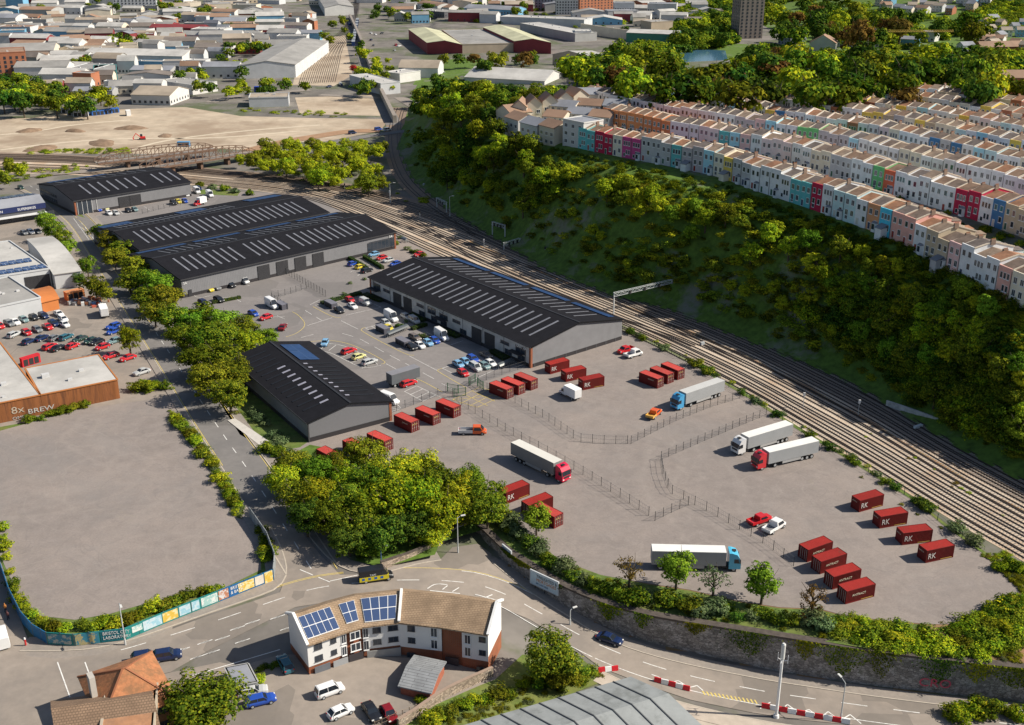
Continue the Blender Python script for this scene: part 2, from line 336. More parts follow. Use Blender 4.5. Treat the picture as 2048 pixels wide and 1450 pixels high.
mWhite=M('white_road_paint',(.72,.71,.68),.7,.1,3,col2=(.35,.33,.31),scale2=1.2,amt2=.55,thr=(.5,.6))
mYellow=M('yellow_road_paint',(.62,.48,.14),.7,.12,3,col2=(.35,.29,.18),scale2=1.5,amt2=.6,thr=(.5,.6))
_patch(mRoad,(.11,.105,.10)); _patch(mRoad2,(.14,.125,.11),.14,.10); _patch(mPark,(.15,.14,.135),.10,.07)
mGrass=M('short_grass',(.095,.145,.028),.95,.4,.8,col2=(.17,.17,.05),scale2=.15,amt2=.7,bump=.3)
mHill=M('rough_grass',(.085,.145,.02),.95,.4,.5,col2=(.20,.185,.16),scale2=.045,amt2=.8,bump=.4,thr=(.55,.66))
mCity=M('city_ground',(.165,.15,.135),.95,.35,.06,col2=(.075,.10,.035),scale2=.02,amt2=.8,thr=(.5,.6))
mSand=M('bare_sandy_ground',(.44,.36,.27),.95,.18,.09,col2=(.27,.20,.14),scale2=.022,amt2=.8,bump=.1)
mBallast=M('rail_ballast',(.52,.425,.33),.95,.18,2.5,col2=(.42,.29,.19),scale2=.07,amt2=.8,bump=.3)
mBallastD=M('shadowed_brown_ballast',(.21,.16,.125),.95,.25,2,col2=(.28,.20,.14),scale2=.08,amt2=.6)  # brown ballast with the hill's shadow put into its dark tone
mRail=M('rusty_rail_steel',(.055,.042,.036),.6,.2,2,metal=.3)
mSleeper=M('sleeper',(.27,.235,.20),.9,.3,1.5)
mWater=glassm('water',(.05,.13,.20),.15)
mEarth=M('bare_earth',(.26,.15,.08),.95,.25,.3,col2=(.10,.10,.04),scale2=.15,amt2=.6,bump=.3)
# ---------------------------------------------------------------- terrain
def grid():
    xs=np.concatenate([np.arange(-1500,-200,40),np.arange(-200,-130,8),np.arange(-130,250,3.),np.arange(250,600,12),np.arange(600,1500,40)])
    ys=np.concatenate([np.arange(60,110,10),np.arange(110,640,3.),np.arange(640,1000,9),np.arange(1000,2800,30)])
    X,Y=np.meshgrid(xs,ys); Z=height(X,Y); nx,ny=len(xs),len(ys)
    # the ground sinks under the railway and yard sheets by nothing: they lie a few cm above
    V=np.stack([X,Y,Z],-1).reshape(-1,3)
    i=np.arange(nx-1)[None,:]+nx*np.arange(ny-1)[:,None]
    F=np.stack([i,i+1,i+nx+1,i+nx],-1).reshape(-1,4)
    me=bpy.data.meshes.new('ground'); me.vertices.add(len(V)); me.vertices.foreach_set('co',V.ravel()); me.loops.add(F.size); me.loops.foreach_set('vertex_index',F.ravel().astype(np.int32))
    me.polygons.add(len(F)); me.polygons.foreach_set('loop_start',np.arange(0,F.size,4,dtype=np.int32))
    me.materials.append(mCity); me.materials.append(mHill); me.materials.append(mEarth)
    cx=V[F].mean(1); d=sdist(cx[:,0],cx[:,1]); mi=np.zeros(len(F),np.int32)
    mi[(d>-3)&(d<46)&(cx[:,1]<900)]=1
    mi[(cx[:,1]>620)&(cx[:,1]<1010)&(cx[:,0]>130)]=1
    mi[(cx[:,1]>1000)&(cx[:,0]>250)]=1
    wy=np.interp(cx[:,0],WTx,WTy); mi[(cx[:,1]>wy)&(cx[:,1]<wy+14)&(cx[:,0]>0)]=2
    me.polygons.foreach_set('material_index',mi); me.update(calc_edges=True); me.polygons.foreach_set('use_smooth',[True]*len(F))
    return struct(link('ground',me))
grid()
# ---------------------------------------------------------------- sheets
SITE=[(60,405),(93,384),(380,376),(480,384),(560,386),(640,396),(700,440),(800,466),(850,500),(950,540),(1100,590),(1245,655),(1350,708),(1490,790),(1600,861),(1700,920),(1830,1002),(1884,1047),(1972,1110),(2040,1160),(2052,1180),(1985,1205),(1905,1250),(1850,1248),(1780,1242),(1690,1232),(1640,1218),(1560,1215),(1480,1203),(1380,1180),(1300,1168),(1200,1150),(1120,1120),(1060,1075),(1000,1040),(930,1010),(800,1020),(640,1000),(560,930),(480,870),(430,790),(380,700),(330,640),(255,560),(190,480),(150,440),(100,420)]
sheet('yard_ground',SITE,mYard,.05)
sheet('car_park_ground',[(165,440),(385,388),(640,400),(770,470),(735,575),(1060,735),(941,772),(893,786),(773,830),(640,872),(560,800),(480,740),(430,690),(360,620),(300,560),(230,480)],mPark,.06)
sheet('gravel_plot',[(160,818),(300,800),(350,802),(372,860),(440,958),(495,1045),(522,1080),(522,1140),(440,1180),(300,1205),(220,1228),(150,1240),(80,1232),(40,1200),(0,1110),(-60,1000),(-60,868),(0,862)],mYard,.05)
sheet('verge_ground',[(-60,860),(-60,1010),(0,1115),(40,1232),(60,1262),(98,1288),(150,1291),(250,1280),(330,1247),(440,1203),(550,1158),(552,1125),(520,1055),(495,980),(440,900),(400,820),(350,790),(240,800),(160,820)],mGrass,.028)
sheet('dealer_yard_ground',[(-60,420),(60,420),(120,430),(170,500),(230,600),(300,690),(340,750),(350,800),(160,825),(-60,865)],mRoad2,.03)
sheet('sandy_field',[(-120,240),(60,236),(130,226),(260,218),(370,214),(480,232),(620,236),(780,238),(760,262),(640,285),(560,283),(480,300),(420,296),(300,308),(-120,306)],mSand,.03)
sheet('sand_plot_far',[(590,195),(750,190),(770,215),(760,232),(600,228)],mSand,.035)
sheet('rail_yard_ground',[(585,170),(602,110),(640,78),(690,70),(705,150),(668,172)],mSand,.032)
sheet('river_water',[(1360,112),(1400,106),(1450,108),(1458,138),(1440,156),(1365,154)],mWater,2.8)
# railway ballast
NEAR=[(-120,345),(40,345),(190,350),(400,371),(520,380),(620,398),(700,428),(850,500),(1050,588),(1250,664),(1400,740),(1500,792),(1600,852),(1750,940),(1900,1034),(2060,1125),(2300,1265)]
FAR=[(-120,306),(40,309),(200,315),(400,338),(560,352),(640,362),(720,376),(900,425),(1080,505),(1290,596),(1400,630),(1500,670),(1600,716),(1750,790),(1900,882),(2060,966),(2300,1095)]
def rs_n(P,n):
    L=[0]
    for a,b in zip(P[:-1],P[1:]): L.append(L[-1]+(b-a).length)
    ts=np.linspace(0,L[-1],n); return [Vector((float(np.interp(t,L,[p.x for p in P])),float(np.interp(t,L,[p.y for p in P])),0)) for t in ts]
NW=rs_n(smoothpl([G(*p) for p in NEAR],2),220); FW=rs_n(smoothpl([G(*p) for p in FAR],2),220)
mb=MB(); 
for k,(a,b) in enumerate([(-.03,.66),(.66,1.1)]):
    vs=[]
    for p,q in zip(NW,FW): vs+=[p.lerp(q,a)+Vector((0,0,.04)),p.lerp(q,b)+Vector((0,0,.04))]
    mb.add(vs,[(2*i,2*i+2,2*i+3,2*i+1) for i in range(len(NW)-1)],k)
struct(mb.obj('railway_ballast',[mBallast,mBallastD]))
def track(P,name='railway_track',sleep=True):
    Q=resample(P,2.0); mb=MB()
    for s in (-.75,.75):
        ribbon(mb,Q,s-.12,s+.12,.22,.16,0,drape=False)
    if sleep:
        S=resample(P,.75); N=normals(S)
        for p,n in zip(S,N):
            if PX(p.x,p.y,0)[1]<395: continue
            d=Vector((-n.y,n.x,0)); a=p+n*1.3; b=p-n*1.3; u=d*.13
            mb.add([(a+u)+Vector((0,0,.09)),(a-u)+Vector((0,0,.09)),(b-u)+Vector((0,0,.09)),(b+u)+Vector((0,0,.09))],[(0,1,2,3)],1)
    o=mb.obj(name,[mRail,mSleeper]); struct(o); return o
TK=[.04,.125,.235,.32,.43,.515,.60,.715,.80,.885,.965]
for k,t in enumerate(TK):
    P=[p.lerp(q,t+.012*math.sin(i*.045+k*1.3)) for i,(p,q) in enumerate(zip(NW,FW))]
    if k in (5,): P=P[60:]
    track(P)
# crossovers
for t0,t1,i0,i1 in ((.25,.535,96,128),(.44,.62,120,140),(.145,.345,140,165),(.62,.44,150,172),(.535,.25,100,125)):
    P=[NW[i].lerp(FW[i],t0+(t1-t0)*float(ss((i-i0)/(i1-i0)))) for i in range(i0,i1+1)]; track(P,sleep=False)
mb=MB(); vs=[]
for i,(p,q) in enumerate(zip(NW,FW)):
    if 118<i<214:
        k_=math.sin((i-118)/96*math.pi)**.5; vs+=[p.lerp(q,.555+.02*math.sin(i*.3))+Vector((0,0,.055)),p.lerp(q,.555+.05*k_+.012*math.sin(i*.7))+Vector((0,0,.055))]
mb.add(vs,[(2*i,2*i+2,2*i+3,2*i+1) for i in range(len(vs)//2-1)]); struct(mb.obj('rust_stained_ballast',[M('rust_stained_ballast',(.30,.15,.06),.95,.3,1.5,col2=(.34,.26,.12),scale2=.2,amt2=.8)]))
# line curving north round the foot of the hill
CV=smoothpl([G(*p) for p in [(960,470),(900,430),(850,395),(815,362),(798,330),(790,300),(788,270),(792,240),(800,215)]],2)
mb=MB(); ribbon(mb,CV,-5,5,.05,drape=False); struct(mb.obj('curve_ballast',[mBallastD]))
for o in (-2.2,2.2): N_=normals(CV); track([p+n*o for p,n in zip(CV,N_)])
# rail yard tracks of the station throat
for k in range(9):
    t=k/8; P=[G(*p) for p in [(600+t*68,168-t*4),(612+t*64,130),(640+t*42,100),(668+t*26,78),(692+t*14,50),(700+t*16,28),(712+t*6,-2)]]
    track(smoothpl(P,1),sleep=False)
# ---------------------------------------------------------------- roads
RL=[(60,372),(100,392),(130,418),(165,445),(205,505),(248,570),(295,640),(345,715),(400,800),(445,868),(500,945),(548,1020),(592,1090),(630,1150)]
LR=[(-150,1430),(0,1365),(110,1330),(230,1305),(330,1275),(440,1240),(540,1205),(620,1178),(720,1165),(820,1160),(900,1162),(960,1170),(1020,1192),(1090,1232),(1180,1283),(1290,1328),(1400,1358),(1520,1382),(1640,1400),(1800,1422),(2048,1452),(2250,1475)]
LRo=[(-80,1240),(0,1310),(45,1312),(110,1318),(200,1310),(300,1275),(400,1238),(500,1205),(560,1185),(572,1150),(560,1100),(520,1040),(600,1060),(640,1110),(680,1150),(760,1150),(830,1130),(880,1120),(905,1095),(955,1088),(992,1115),(1060,1168),(1122,1205),(1180,1245),(1231,1276),(1300,1294),(1420,1326),(1555,1354),(1738,1382),(1920,1403),(2100,1420),(2150,1500),(2000,1480),(1800,1460),(1600,1440),(1500,1425),(1380,1400),(1290,1370),(1200,1335),(1140,1290),(1060,1240),(990,1210),(900,1196),(720,1196),(590,1215),(520,1250),(420,1300),(340,1345),(230,1370),(120,1385),(60,1420),(60,1500),(-120,1500)]
WR=wpts(RL,False,2); WL=wpts(LR,True,2)
mb=MB(); ribbon(mb,resample(WR,4),-4.6,4.6,.07); struct(mb.obj('side_road',[mRoad]))
mb=MB(); ribbon(mb,resample(WR,4),4.6,6.6,.16,.2); struct(mb.obj('side_road_pavement',[mPave]))
mb=MB(); ribbon(mb,resample(WR,4),-6.3,-4.6,.16,.2); struct(mb.obj('side_road_footway',[mPave]))
mb=MB(); 
for o in (4.5,-4.75): ribbon(mb,resample(WR,4),o,o+.25,.19,.2)
struct(mb.obj('side_road_kerb',[mKerb]))
sheet('main_road',LRo,mRoad2,.075,drape=True)
sheet('road_end',[(-80,1100),(0,1120),(35,1225),(60,1290),(45,1330),(60,1500),(-160,1500),(-160,1100)],mRoad2,.085)
def pavement(name,pts,w,mat=mPave,side=1,dz=.14,kerb=True):
    P=resample(wpts(pts,True,2),2.5); mb=MB(); ribbon(mb,P,0,w*side,dz,.2,0)
    if kerb: ribbon(mb,P,-.22*side,0,dz+.02,.2,1)
    struct(mb.obj(name,[mat,mKerb]))
pavement('hoarding_pavement',[(40,1302),(100,1303),(200,1298),(300,1268),(400,1232),(500,1198),(555,1178),(575,1150),(566,1105),(540,1055)],3.6,side=1)
pavement('wood_pavement',[(612,1062),(648,1108),(690,1142),(760,1150),(830,1128),(885,1120)],3.2,side=1)
pavement('wall_pavement',[(985,1125),(1050,1178),(1130,1228),(1210,1278),(1290,1308),(1400,1335),(1555,1364),(1738,1392),(1900,1412),(2060,1428)],2.3,side=1)
pavement('near_pavement',[(1205,1345),(1290,1385),(1380,1412),(1500,1440),(1600,1455),(1700,1470)],3.0,side=-1,mat=M('concrete_pavement',(.42,.36,.30),.9,.12,.7))
sheet('flats_car_park',[(490,1330),(560,1310),(1000,1330),(1060,1360),(900,1400),(700,1475),(480,1475),(430,1400)],mRoad2,.07,drape=True)
sheet('corner_ground',[(30,1293),(100,1300),(200,1295),(300,1264),(345,1250),(345,1300),(200,1335),(60,1350),(30,1330)],mPave,.055)
sheet('forecourt_ground',[(-60,1378),(200,1375),(440,1325),(500,1338),(470,1490),(-60,1490)],mRoad2,.06)
sheet('bank_ground',[(1045,1310),(1150,1310),(1200,1345),(1215,1360),(900,1480),(720,1475),(850,1420),(990,1360)],mGrass,.085,drape=True)
sheet('workshop_yard',[(1290,1395),(1380,1410),(1500,1440),(1620,1480),(1280,1480)],M('concrete_yard',(.42,.36,.30),.9,.12,.7),.08,drape=True)
# markings
mb=MB(); RW=resample(WR,2)
dashes(mb,WR,0,.16,3,4.5,.085)
struct(mb.obj('side_road_markings',[mWhite]))
mb=MB(); ribbon(mb,RW[:int(len(RW)*.86)],-4.3,-4.15,.085); ribbon(mb,RW,4.15,4.3,.085)
struct(mb.obj('side_road_yellow_lines',[mYellow]))
mb=MB(); LW=[p for p in resample(WL,2)]
dashes(mb,WL[14:],0,.16,4,4,.09); ribbon(mb,[p for p in LW if p.x>-10],3.6,3.75,.09); ribbon(mb,[p for p in LW if p.x>-5],-3.8,-3.65,.09)
struct(mb.obj('main_road_markings',[mWhite]))
mb=MB(); ribbon(mb,[p for p in LW if -62<p.x<-28],3.5,3.64,.095); ribbon(mb,[p for p in LW if -62<p.x<-28],3.85,3.99,.095); ribbon(mb,[p for p in LW if -26<p.x<22],3.9,4.05,.095)
struct(mb.obj('main_road_yellow_lines',[mYellow]))
def lines(name,segs,mat,w=.13,dz=.075,drape=False):
    mb=MB()
    for s in segs:
        P=[(GT(*p) if drape else G(p[0],p[1],0)) for p in s]; 
        if len(P)>2: P=smoothpl(P,2)
        ribbon(mb,P,-w/2,w/2,dz,drape=drape)
    struct(mb.obj(name,[mat]))
# zigzags by the crossing, right-bottom
Z1=[(1303,1350),(1316,1354),(1338,1368),(1356,1362),(1378,1376),(1394,1372),(1406,1382)]
Z2=[(1520,1418),(1541,1405),(1558,1422),(1575,1410),(1598,1427),(1618,1420),(1640,1437),(1656,1424),(1680,1442),(1700,1430),(1722,1448)]
def zz(P): return [[P[i],P[i+1]] for i in range(len(P)-1)]
lines('zigzag_markings',zz(Z1)+zz(Z2),mWhite,.18,.1,True)
lines('worn_yellow_lettering',[[(x,1382+(x-1400)*.17),(x+5,1390+(x-1400)*.17)] for x in range(1405,1510,8)],mYellow,.25,.1,True)
# direction arrows / worn letters in the left junction
wl=[]
for cx,cy in ((395,1290),(430,1282),(460,1262),(490,1250),(350,1305),(410,1310),(470,1288),(540,1240),(380,1320),(560,1262),(300,1325)):
    for k in range(3): wl.append([(cx+k*7,cy-k*2),(cx+16+k*7,cy-6-k*2)])
wl+=[[(115,1325),(140,1395)],[(170,1325),(190,1380)],[(600,1140),(660,1165)],[(660,1163),(720,1150)],[(385,1352),(560,1300)],[(420,1212),(520,1178)]]
wl+=[[(855,1178),(870,1168),(895,1170)],[(885,1180),(895,1172)],[(905,1184),(918,1176)],[(950,1190),(990,1200),(1000,1205)],[(970,1196),(985,1190)],[(860,1182),(920,1188)]]
lines('junction_markings',wl,mWhite,.18,.1,True)
# car park bays and lines (measured on the photo)
o4=lambda a,b:(560+a*.2441,560+b*.2441)
yl=[[(270,220),(440,310),(500,308)],[(1100,618),(1040,618),(660,420),(670,400),(700,390)],[(1530,888),(1290,750),(1290,738),(1330,725)],[(170,515),(400,492),(560,520),(720,590),(865,670),(855,685),(830,690)],[(1090,808),(1150,820),(1330,920)],[(100,262),(155,290),(220,370),(140,440),(50,468)]]
lines('yellow_kerb_lines',[[o4(*p) for p in s] for s in yl]+[[(182,470),(170,452),(150,433)],[(165,455),(215,520),(260,585),(300,645)]],mYellow,.16,.085)
wlp=[[(205,250),(260,285)],[(295,305),(345,335)],[(510,440),(600,465)],[(655,485),(730,525)],[(775,550),(850,592)],[(900,618),(982,662)],[(1028,685),(1110,732)],[(1170,762),(1262,812)],[(1325,850),(1425,900)],[(170,475),(275,447)],
 [(500,335),(640,405)],[(1060,625),(1290,745)],[(870,688),(1085,805)],[(225,375),(430,310)],
 [(290,210),(660,150)],[(470,195),(560,245)],[(600,165),(700,215)],[(660,150),(830,225)],[(540,290),(830,225)],[(700,395),(820,365)],[(700,395),(760,430)],[(745,380),(800,410)],
 [(1390,535),(1500,500)],[(1200,430),(1300,480)],[(1250,420),(1340,470)],[(1330,725),(1600,640)],[(1330,725),(1440,780)],[(1600,640),(1820,700)],[(1560,830),(1820,710)],
 [(210,540),(280,525),(420,520),(540,545),(650,595),(760,660),(800,695)],[(240,575),(400,590),(500,640),(680,730),(830,700)],[(600,595),(500,640)],[(690,640),(580,680)],[(770,680),(670,725)],[(280,535),(330,575)],[(380,525),(330,575)],[(400,580),(460,535)],
 [(1120,870),(1320,965)],[(1020,915),(1170,995)],[(1020,915),(1120,870)],[(1070,940),(1170,895)],[(1120,968),(1225,920)],[(1170,995),(1275,945)],[(880,1060),(990,1050)],[(870,1090),(980,1060)],[(940,1000),(990,1050)]]
lines('parking_bay_lines',[[o4(*p) for p in s] for s in wlp],mWhite,.12,.085)
q=lambda a,b:(a*.342,300+b*.342)
wl2=[[(1120,840),(1160,870),(1240,850)],[(1120,840),(1200,815)],[(1240,870),(1360,860)],[(1360,860),(1410,890)],[(1620,970),(1665,990)],[(1530,980),(1665,975)],[(1420,780),(1460,795)],[(430,400),(520,525)],[(470,450),(530,500)],
 [(1090,600),(1400,560)],[(560,390),(700,350)],[(620,360),(650,390)],[(690,345),(720,375)],[(840,330),(880,355)],[(960,320),(1100,290)]]
lines('small_bay_lines',[[q(*p) for p in s] for s in wl2]+[[(700,545),(760,520)],[(715,552),(740,535)],[(735,558),(765,540)],[(640,600),(620,610)]],mWhite,.12,.085)
lines('yellow_hatching',[[(905,800),(960,775)],[(905,800),(955,815)],[(955,815),(1010,790)],[(960,775),(1010,790)],[(905,800),(1010,790)],[(930,790),(975,812)],[(945,783),(990,803)],[(920,808),(980,778)],[(940,812),(995,784)]],mYellow,.14,.085)
sheet('green_verge',[(385,378),(480,384),(475,392),(390,388)],mGrass,.07)
sheet('grass_strip',[(430,790),(480,870),(545,905),(600,895),(622,880),(500,770),(470,740),(380,640),(330,600),(300,610)],mGrass,.07)
sheet('verge_path',[(455,842),(470,838),(540,885),(522,894)],M('pale_path',(.5,.47,.43),.9,.08,1),.20)
sheet('office_grass',[(93,388),(158,424),(170,436),(150,430),(95,404),(75,392)],mGrass,.075)
sheet('wood_floor',[(545,930),(620,890),(700,905),(930,990),(985,1020),(960,1062),(880,1085),(870,1110),(765,1135),(700,1120),(640,1070)],mHill,.09)
sheet('wall_verge',[(985,1025),(1060,1075),(1120,1120),(1200,1150),(1300,1170),(1380,1182),(1480,1205),(1560,1217),(1640,1220),(1690,1234),(1780,1244),(1850,1250),(1738,1298),(1555,1268),(1420,1248),(1300,1229),(1197,1201),(1118,1166),(1060,1129),(1005,1095),(965,1057)],mGrass,.065)
sheet('rail_verge',[(1245,650),(1350,703),(1490,785),(1600,856),(1700,915),(1830,997),(1884,1042),(1990,1118),(2000,1130),(1972,1112),(1884,1049),(1830,1004),(1700,922),(1600,863),(1490,792),(1350,710),(1240,657)],mGrass,.08)
# ================================================================ BUILDINGS
UP=Vector((0,0,1))
mGlass=glassm('window_glass'); mGlassB=glassm('blue_window_glass',(.06,.10,.16),.15)
mFrame=C((.75,.75,.74)); mDarkFrame=C((.06,.06,.065),.5)
mPV=patmat('solar_cells',(.035,.07,.17),(.35,.4,.5),1.0,1.7,mort=.03,rough=.25,bump=0)
mPVb=patmat('blue_solar_cells',(.02,.05,.13),(.035,.07,.16),1.0,1.7,mort=.02,rough=.5,bump=0)
def unit_window(frame,glass,mull=1,name='window'):
    # unit window in the xz plane facing -y: width 1, height 1, centre at the origin
    mb=MB(); f=.07
    mb.box(-.5,.5,-.03,.06,-.5,.5,0)
    nx=mull+1; w=(1-f*(nx+1))/nx
    for i in range(nx):
        x0=-.5+f+i*(w+f); mb.add([(x0,-.032,-.5+f),(x0+w,-.032,-.5+f),(x0+w,-.032,.5-f),(x0,-.032,.5-f)],[(0,1,2,3)],1)
    mb.box(-.55,.55,-.12,.0,-.56,-.5,0)
    return mb.mesh(name,[frame,glass])
WIN=unit_window(mFrame,mGlass); WIN0=unit_window(mFrame,mGlass,0); WIND=unit_window(mDarkFrame,mGlass,1)
def put_window(parent,x,y,z,w,h,rz=0,me=None,name='window'):
    o=link(name,me or WIN,parent,(x,y,z),rz); o.scale=(w,1,h); return o
mDoorD=C((.05,.045,.05),.5); 
def unit_door(m,name='door'):
    mb=MB(); mb.box(-.5,.5,-.04,.05,0,1,0); mb.box(-.42,.42,-.06,-.04,.08,.92,1); return mb.mesh(name,[mFrame,m])
DOORS=[unit_door(C(c,.5)) for c in ((.05,.06,.12),(.3,.04,.03),(.04,.12,.08),(.6,.58,.52))]
ROLL=None
def gable_roof_mb(L,Wd,he,hr,over=.5,th=.35,m=0,frac=.5):
    """ridge along x; x 0..L, y 0..Wd; slope bodies with thickness"""
    mb=MB(); yr=Wd*frac; s1=(hr-he)/yr; s2=(hr-he)/(Wd-yr); x0,x1=-over,L+over
    prof=[(-over,he-s1*over),(yr,hr),(Wd+over,he-s2*over)]
    vs=[(x,y,z) for x in (x0,x1) for y,z in prof]+[(x,y,z-th) for x in (x0,x1) for y,z in prof]
    mb.add(vs,[(0,3,4,1),(1,4,5,2),(6,7,10,9),(7,8,11,10),(0,1,7,6),(1,2,8,7),(3,9,10,4),(4,10,11,5),(0,6,9,3),(2,5,11,8)],m)
    return mb
def gable_walls_mb(L,Wd,he,hr,z0=0,m=0,frac=.5,hb=0):
    mb=MB(); yr=Wd*frac; e=.36
    c=[(0,0),(L,0),(L,Wd),(0,Wd)]
    mb.add([(x,y,z0) for x,y in c]+[(x,y,he-e) for x,y in c]+[(0,yr,hr-e),(L,yr,hr-e)],[(0,1,5,4),(1,2,6,9,5),(2,3,7,6),(3,0,4,8,7)],m)
    return mb
# ---------------------------------------------------------------- the black-roofed industrial units
mRoofB=patmat('black_profiled_roof',(.014,.014,.018),(.009,.009,.011),1.1,0,kind='wave',mort=.1,rough=.85,bump=.2)
mClad=patmat('shaded_grey_cladding',(.20,.20,.21),(.165,.165,.175),.55,0,kind='wave',mort=.06,rough=.55,bump=.15,dirt=(.93,1.05))  # grey taken darker to hold the shade on the gable ends
mCladL=patmat('pale_cladding',(.50,.49,.47),(.42,.41,.40),.55,0,kind='wave',mort=.06,rough=.55,bump=.15)
mBase=C((.035,.032,.035),.6); mBrickP=patmat('red_brick',(.30,.085,.035),(.22,.14,.1),.45,.15,mort=.02,vert=True)
mSky=C((.17,.175,.20),.5,.2,scale=.5); mSkyD=C((.012,.012,.014),.5); mSlot=C((.30,.30,.36),.4)
def unit_rect(name,m,t=.05):
    mb=MB(); mb.box(-.5,.5,-.5,.5,0,t,0); return mb.mesh(name,[m])
SKYL=unit_rect('skylight',mSky); SKYD=unit_rect('skylight',mSkyD); SKYS=unit_rect('skylight_glazing',mSlot,.08); PVU=unit_rect('solar_panel',mPVb,.1)
def slope_put(me,name,parent,L,Wd,he,hr,side,x,u,w,ln,frac=.5,lift=.05):
    """lay a unit rect on a slope: side 0 near (y small) / 1 far; u 0..1 from eave to ridge"""
    yr=Wd*frac; run=yr if side==0 else Wd-yr; ang=math.atan2(hr-he,run); sl=math.hypot(hr-he,run)
    y=(u*run) if side==0 else Wd-u*run; z=he+(hr-he)*u
    o=link(name,me,parent); nrm=Vector((0,-math.sin(ang),math.cos(ang))) if side==0 else Vector((0,math.sin(ang),math.cos(ang)))
    o.location=Vector((x,y,z))+nrm*lift; o.rotation_euler=(ang if side==0 else -ang,0,0); o.scale=(w,ln*sl,1); return o
def warehouse(name,label,E0,E1,E2,he,hr,near=None,far=None,clad=None,base=.8,group=None):
    """E0,E1 near eave corners in the photo at height he, E2 a far eave corner (beside E0 or E1)"""
    P0=G(*E0,he); P1=G(*E1,he); P2=G(*E2,he); d=(P1-P0); L=d.length; d/=L
    nrm=Vector((-d.y,d.x,0)); 
    Wd=abs((P2-P0).dot(nrm)); rz=math.atan2(d.y,d.x)
    t=thing(name,label,'warehouse',(P0.x,P0.y,.06),rz,group)
    gable_walls_mb(L,Wd,he,hr,z0=1.0).obj('wall',clad or mClad,t)
    b=MB(); b.prism([(-.04,-.04),(L+.04,-.04),(L+.04,Wd+.04),(-.04,Wd+.04)],0,1.02); b.obj('plinth',mBase,t)
    gable_roof_mb(L,Wd,he,hr,over=.5).obj('roof',mRoofB,t)
    mb=MB()
    for y in (-.55,Wd+.45): 
        mb.box(-.5,L+.5,y-.05,y+.13,he-.45,he-.12)
    mb.obj('gutter',C((.05,.05,.055),.5),t)
    mb=MB(); mb.box(-.55,L+.55,Wd/2-.25,Wd/2+.25,hr-.02,hr+.07); mb.obj('ridge_cap',C((.03,.03,.034),.5),t)
    return t,L,Wd
# --- unit C (centre, long)
t,L,Wd=warehouse('industrial_unit','long black-roofed unit in the centre beside the tracks, blue panels along its far slope',(739.6,553),(1062,692),(1241.6,636),6.2,9.0)
uC=(t,L,Wd)
for i in range(21): slope_put(SKYL,'skylight',t,L,Wd,6.2,9.0,0,4.2+i*(L-7)/20.6,.52,.62,.62)
for i in range(22): slope_put(SKYL,'skylight',t,L,Wd,6.2,9.0,1,3.5+i*(L-7)/21.5,.56,.42,.52)
for k,(a,b) in enumerate([(.02,.26),(.28,.51),(.54,.76),(.78,1.0)]): slope_put(PVU,'solar_panel',t,L,Wd,6.2,9.0,1,(a+b)/2*L*.97+1,.16,(b-a)*L*.92,.13,lift=.12)
mb=MB(); mb.box(0,L,-.07,0,1.0,1.05)
for x in np.linspace(2,L-2,9): mb.box(x-.06,x+.06,-.1,0,1,5.7)
mb.obj('downpipe',mBase,t)
def roller(t,x,w,h,y=-.05,rz=0,m=None,z=0,me={}):
    if 'd' not in me:
        mb=MB(); mb.box(-.5,.5,-.08,.06,0,1,0)
        for i in range(14): mb.box(-.47,.47,-.11,-.08,.02+i*.069,.02+i*.069+.05,1)
        me['d']=mb.mesh('roller_door',[C((.03,.03,.032),.5),C((.045,.045,.05),.5)])
    o=link('roller_door',me['d'],t,(x,y,z),rz); o.scale=(w,1,h); return o
mb=MB(); mb.box(0,L,-.035,-.005,1.05,5.7); mb.obj('front_cladding',mCladL,t)
for x in (.165,.225): roller(t,x*L*1.18,4.2,4.6)
for x in (.70,.775): roller(t,x*L*1.0,4.4,4.6)
for x in (.05,.12,.35,.425,.5,.58,.86,.945):
    dark=x in (.425,.5,.945,.05)
    put_window(t,x*L,-.06,3.9,4.0 if dark else 3.6,1.9 if dark else .9,me=WIND)
for x in (.36,.44,.5,.62,.88,.95): put_window(t,x*L,-.06,1.7,3.0,1.5,me=WIND)
text('unit_sign','UNIT 4A',1.1,mFrame,t,(L*.925,-.2,4.4),(R(90),0,0)); text('unit_sign','PARK OFFICE',.8,mFrame,t,(L*.47,-.2,4.4),(R(90),0,0))
mb=MB(); mb.box(L-.6,L+.08,-.14,.5,0,6.0); mb.obj('corner_pier',mBrickP,t)
mb=MB(); mb.box(-.1,.6,-.14,.5,0,6.0); mb.obj('corner_pier',mBrickP,t)
for x in (0.01,.46,.9):
    mb=MB(); mb.box(x*L,x*L+5,-1.8,-.1,2.9,3.08); mb.obj('entrance_canopy',mBase,t)
mb=MB(); 
for k in range(9): mb.box(L+.02,L+.1,1+k*Wd/9,1.4+k*Wd/9,0,1.0)
mb.obj('gable_trim',mDarkFrame,t)
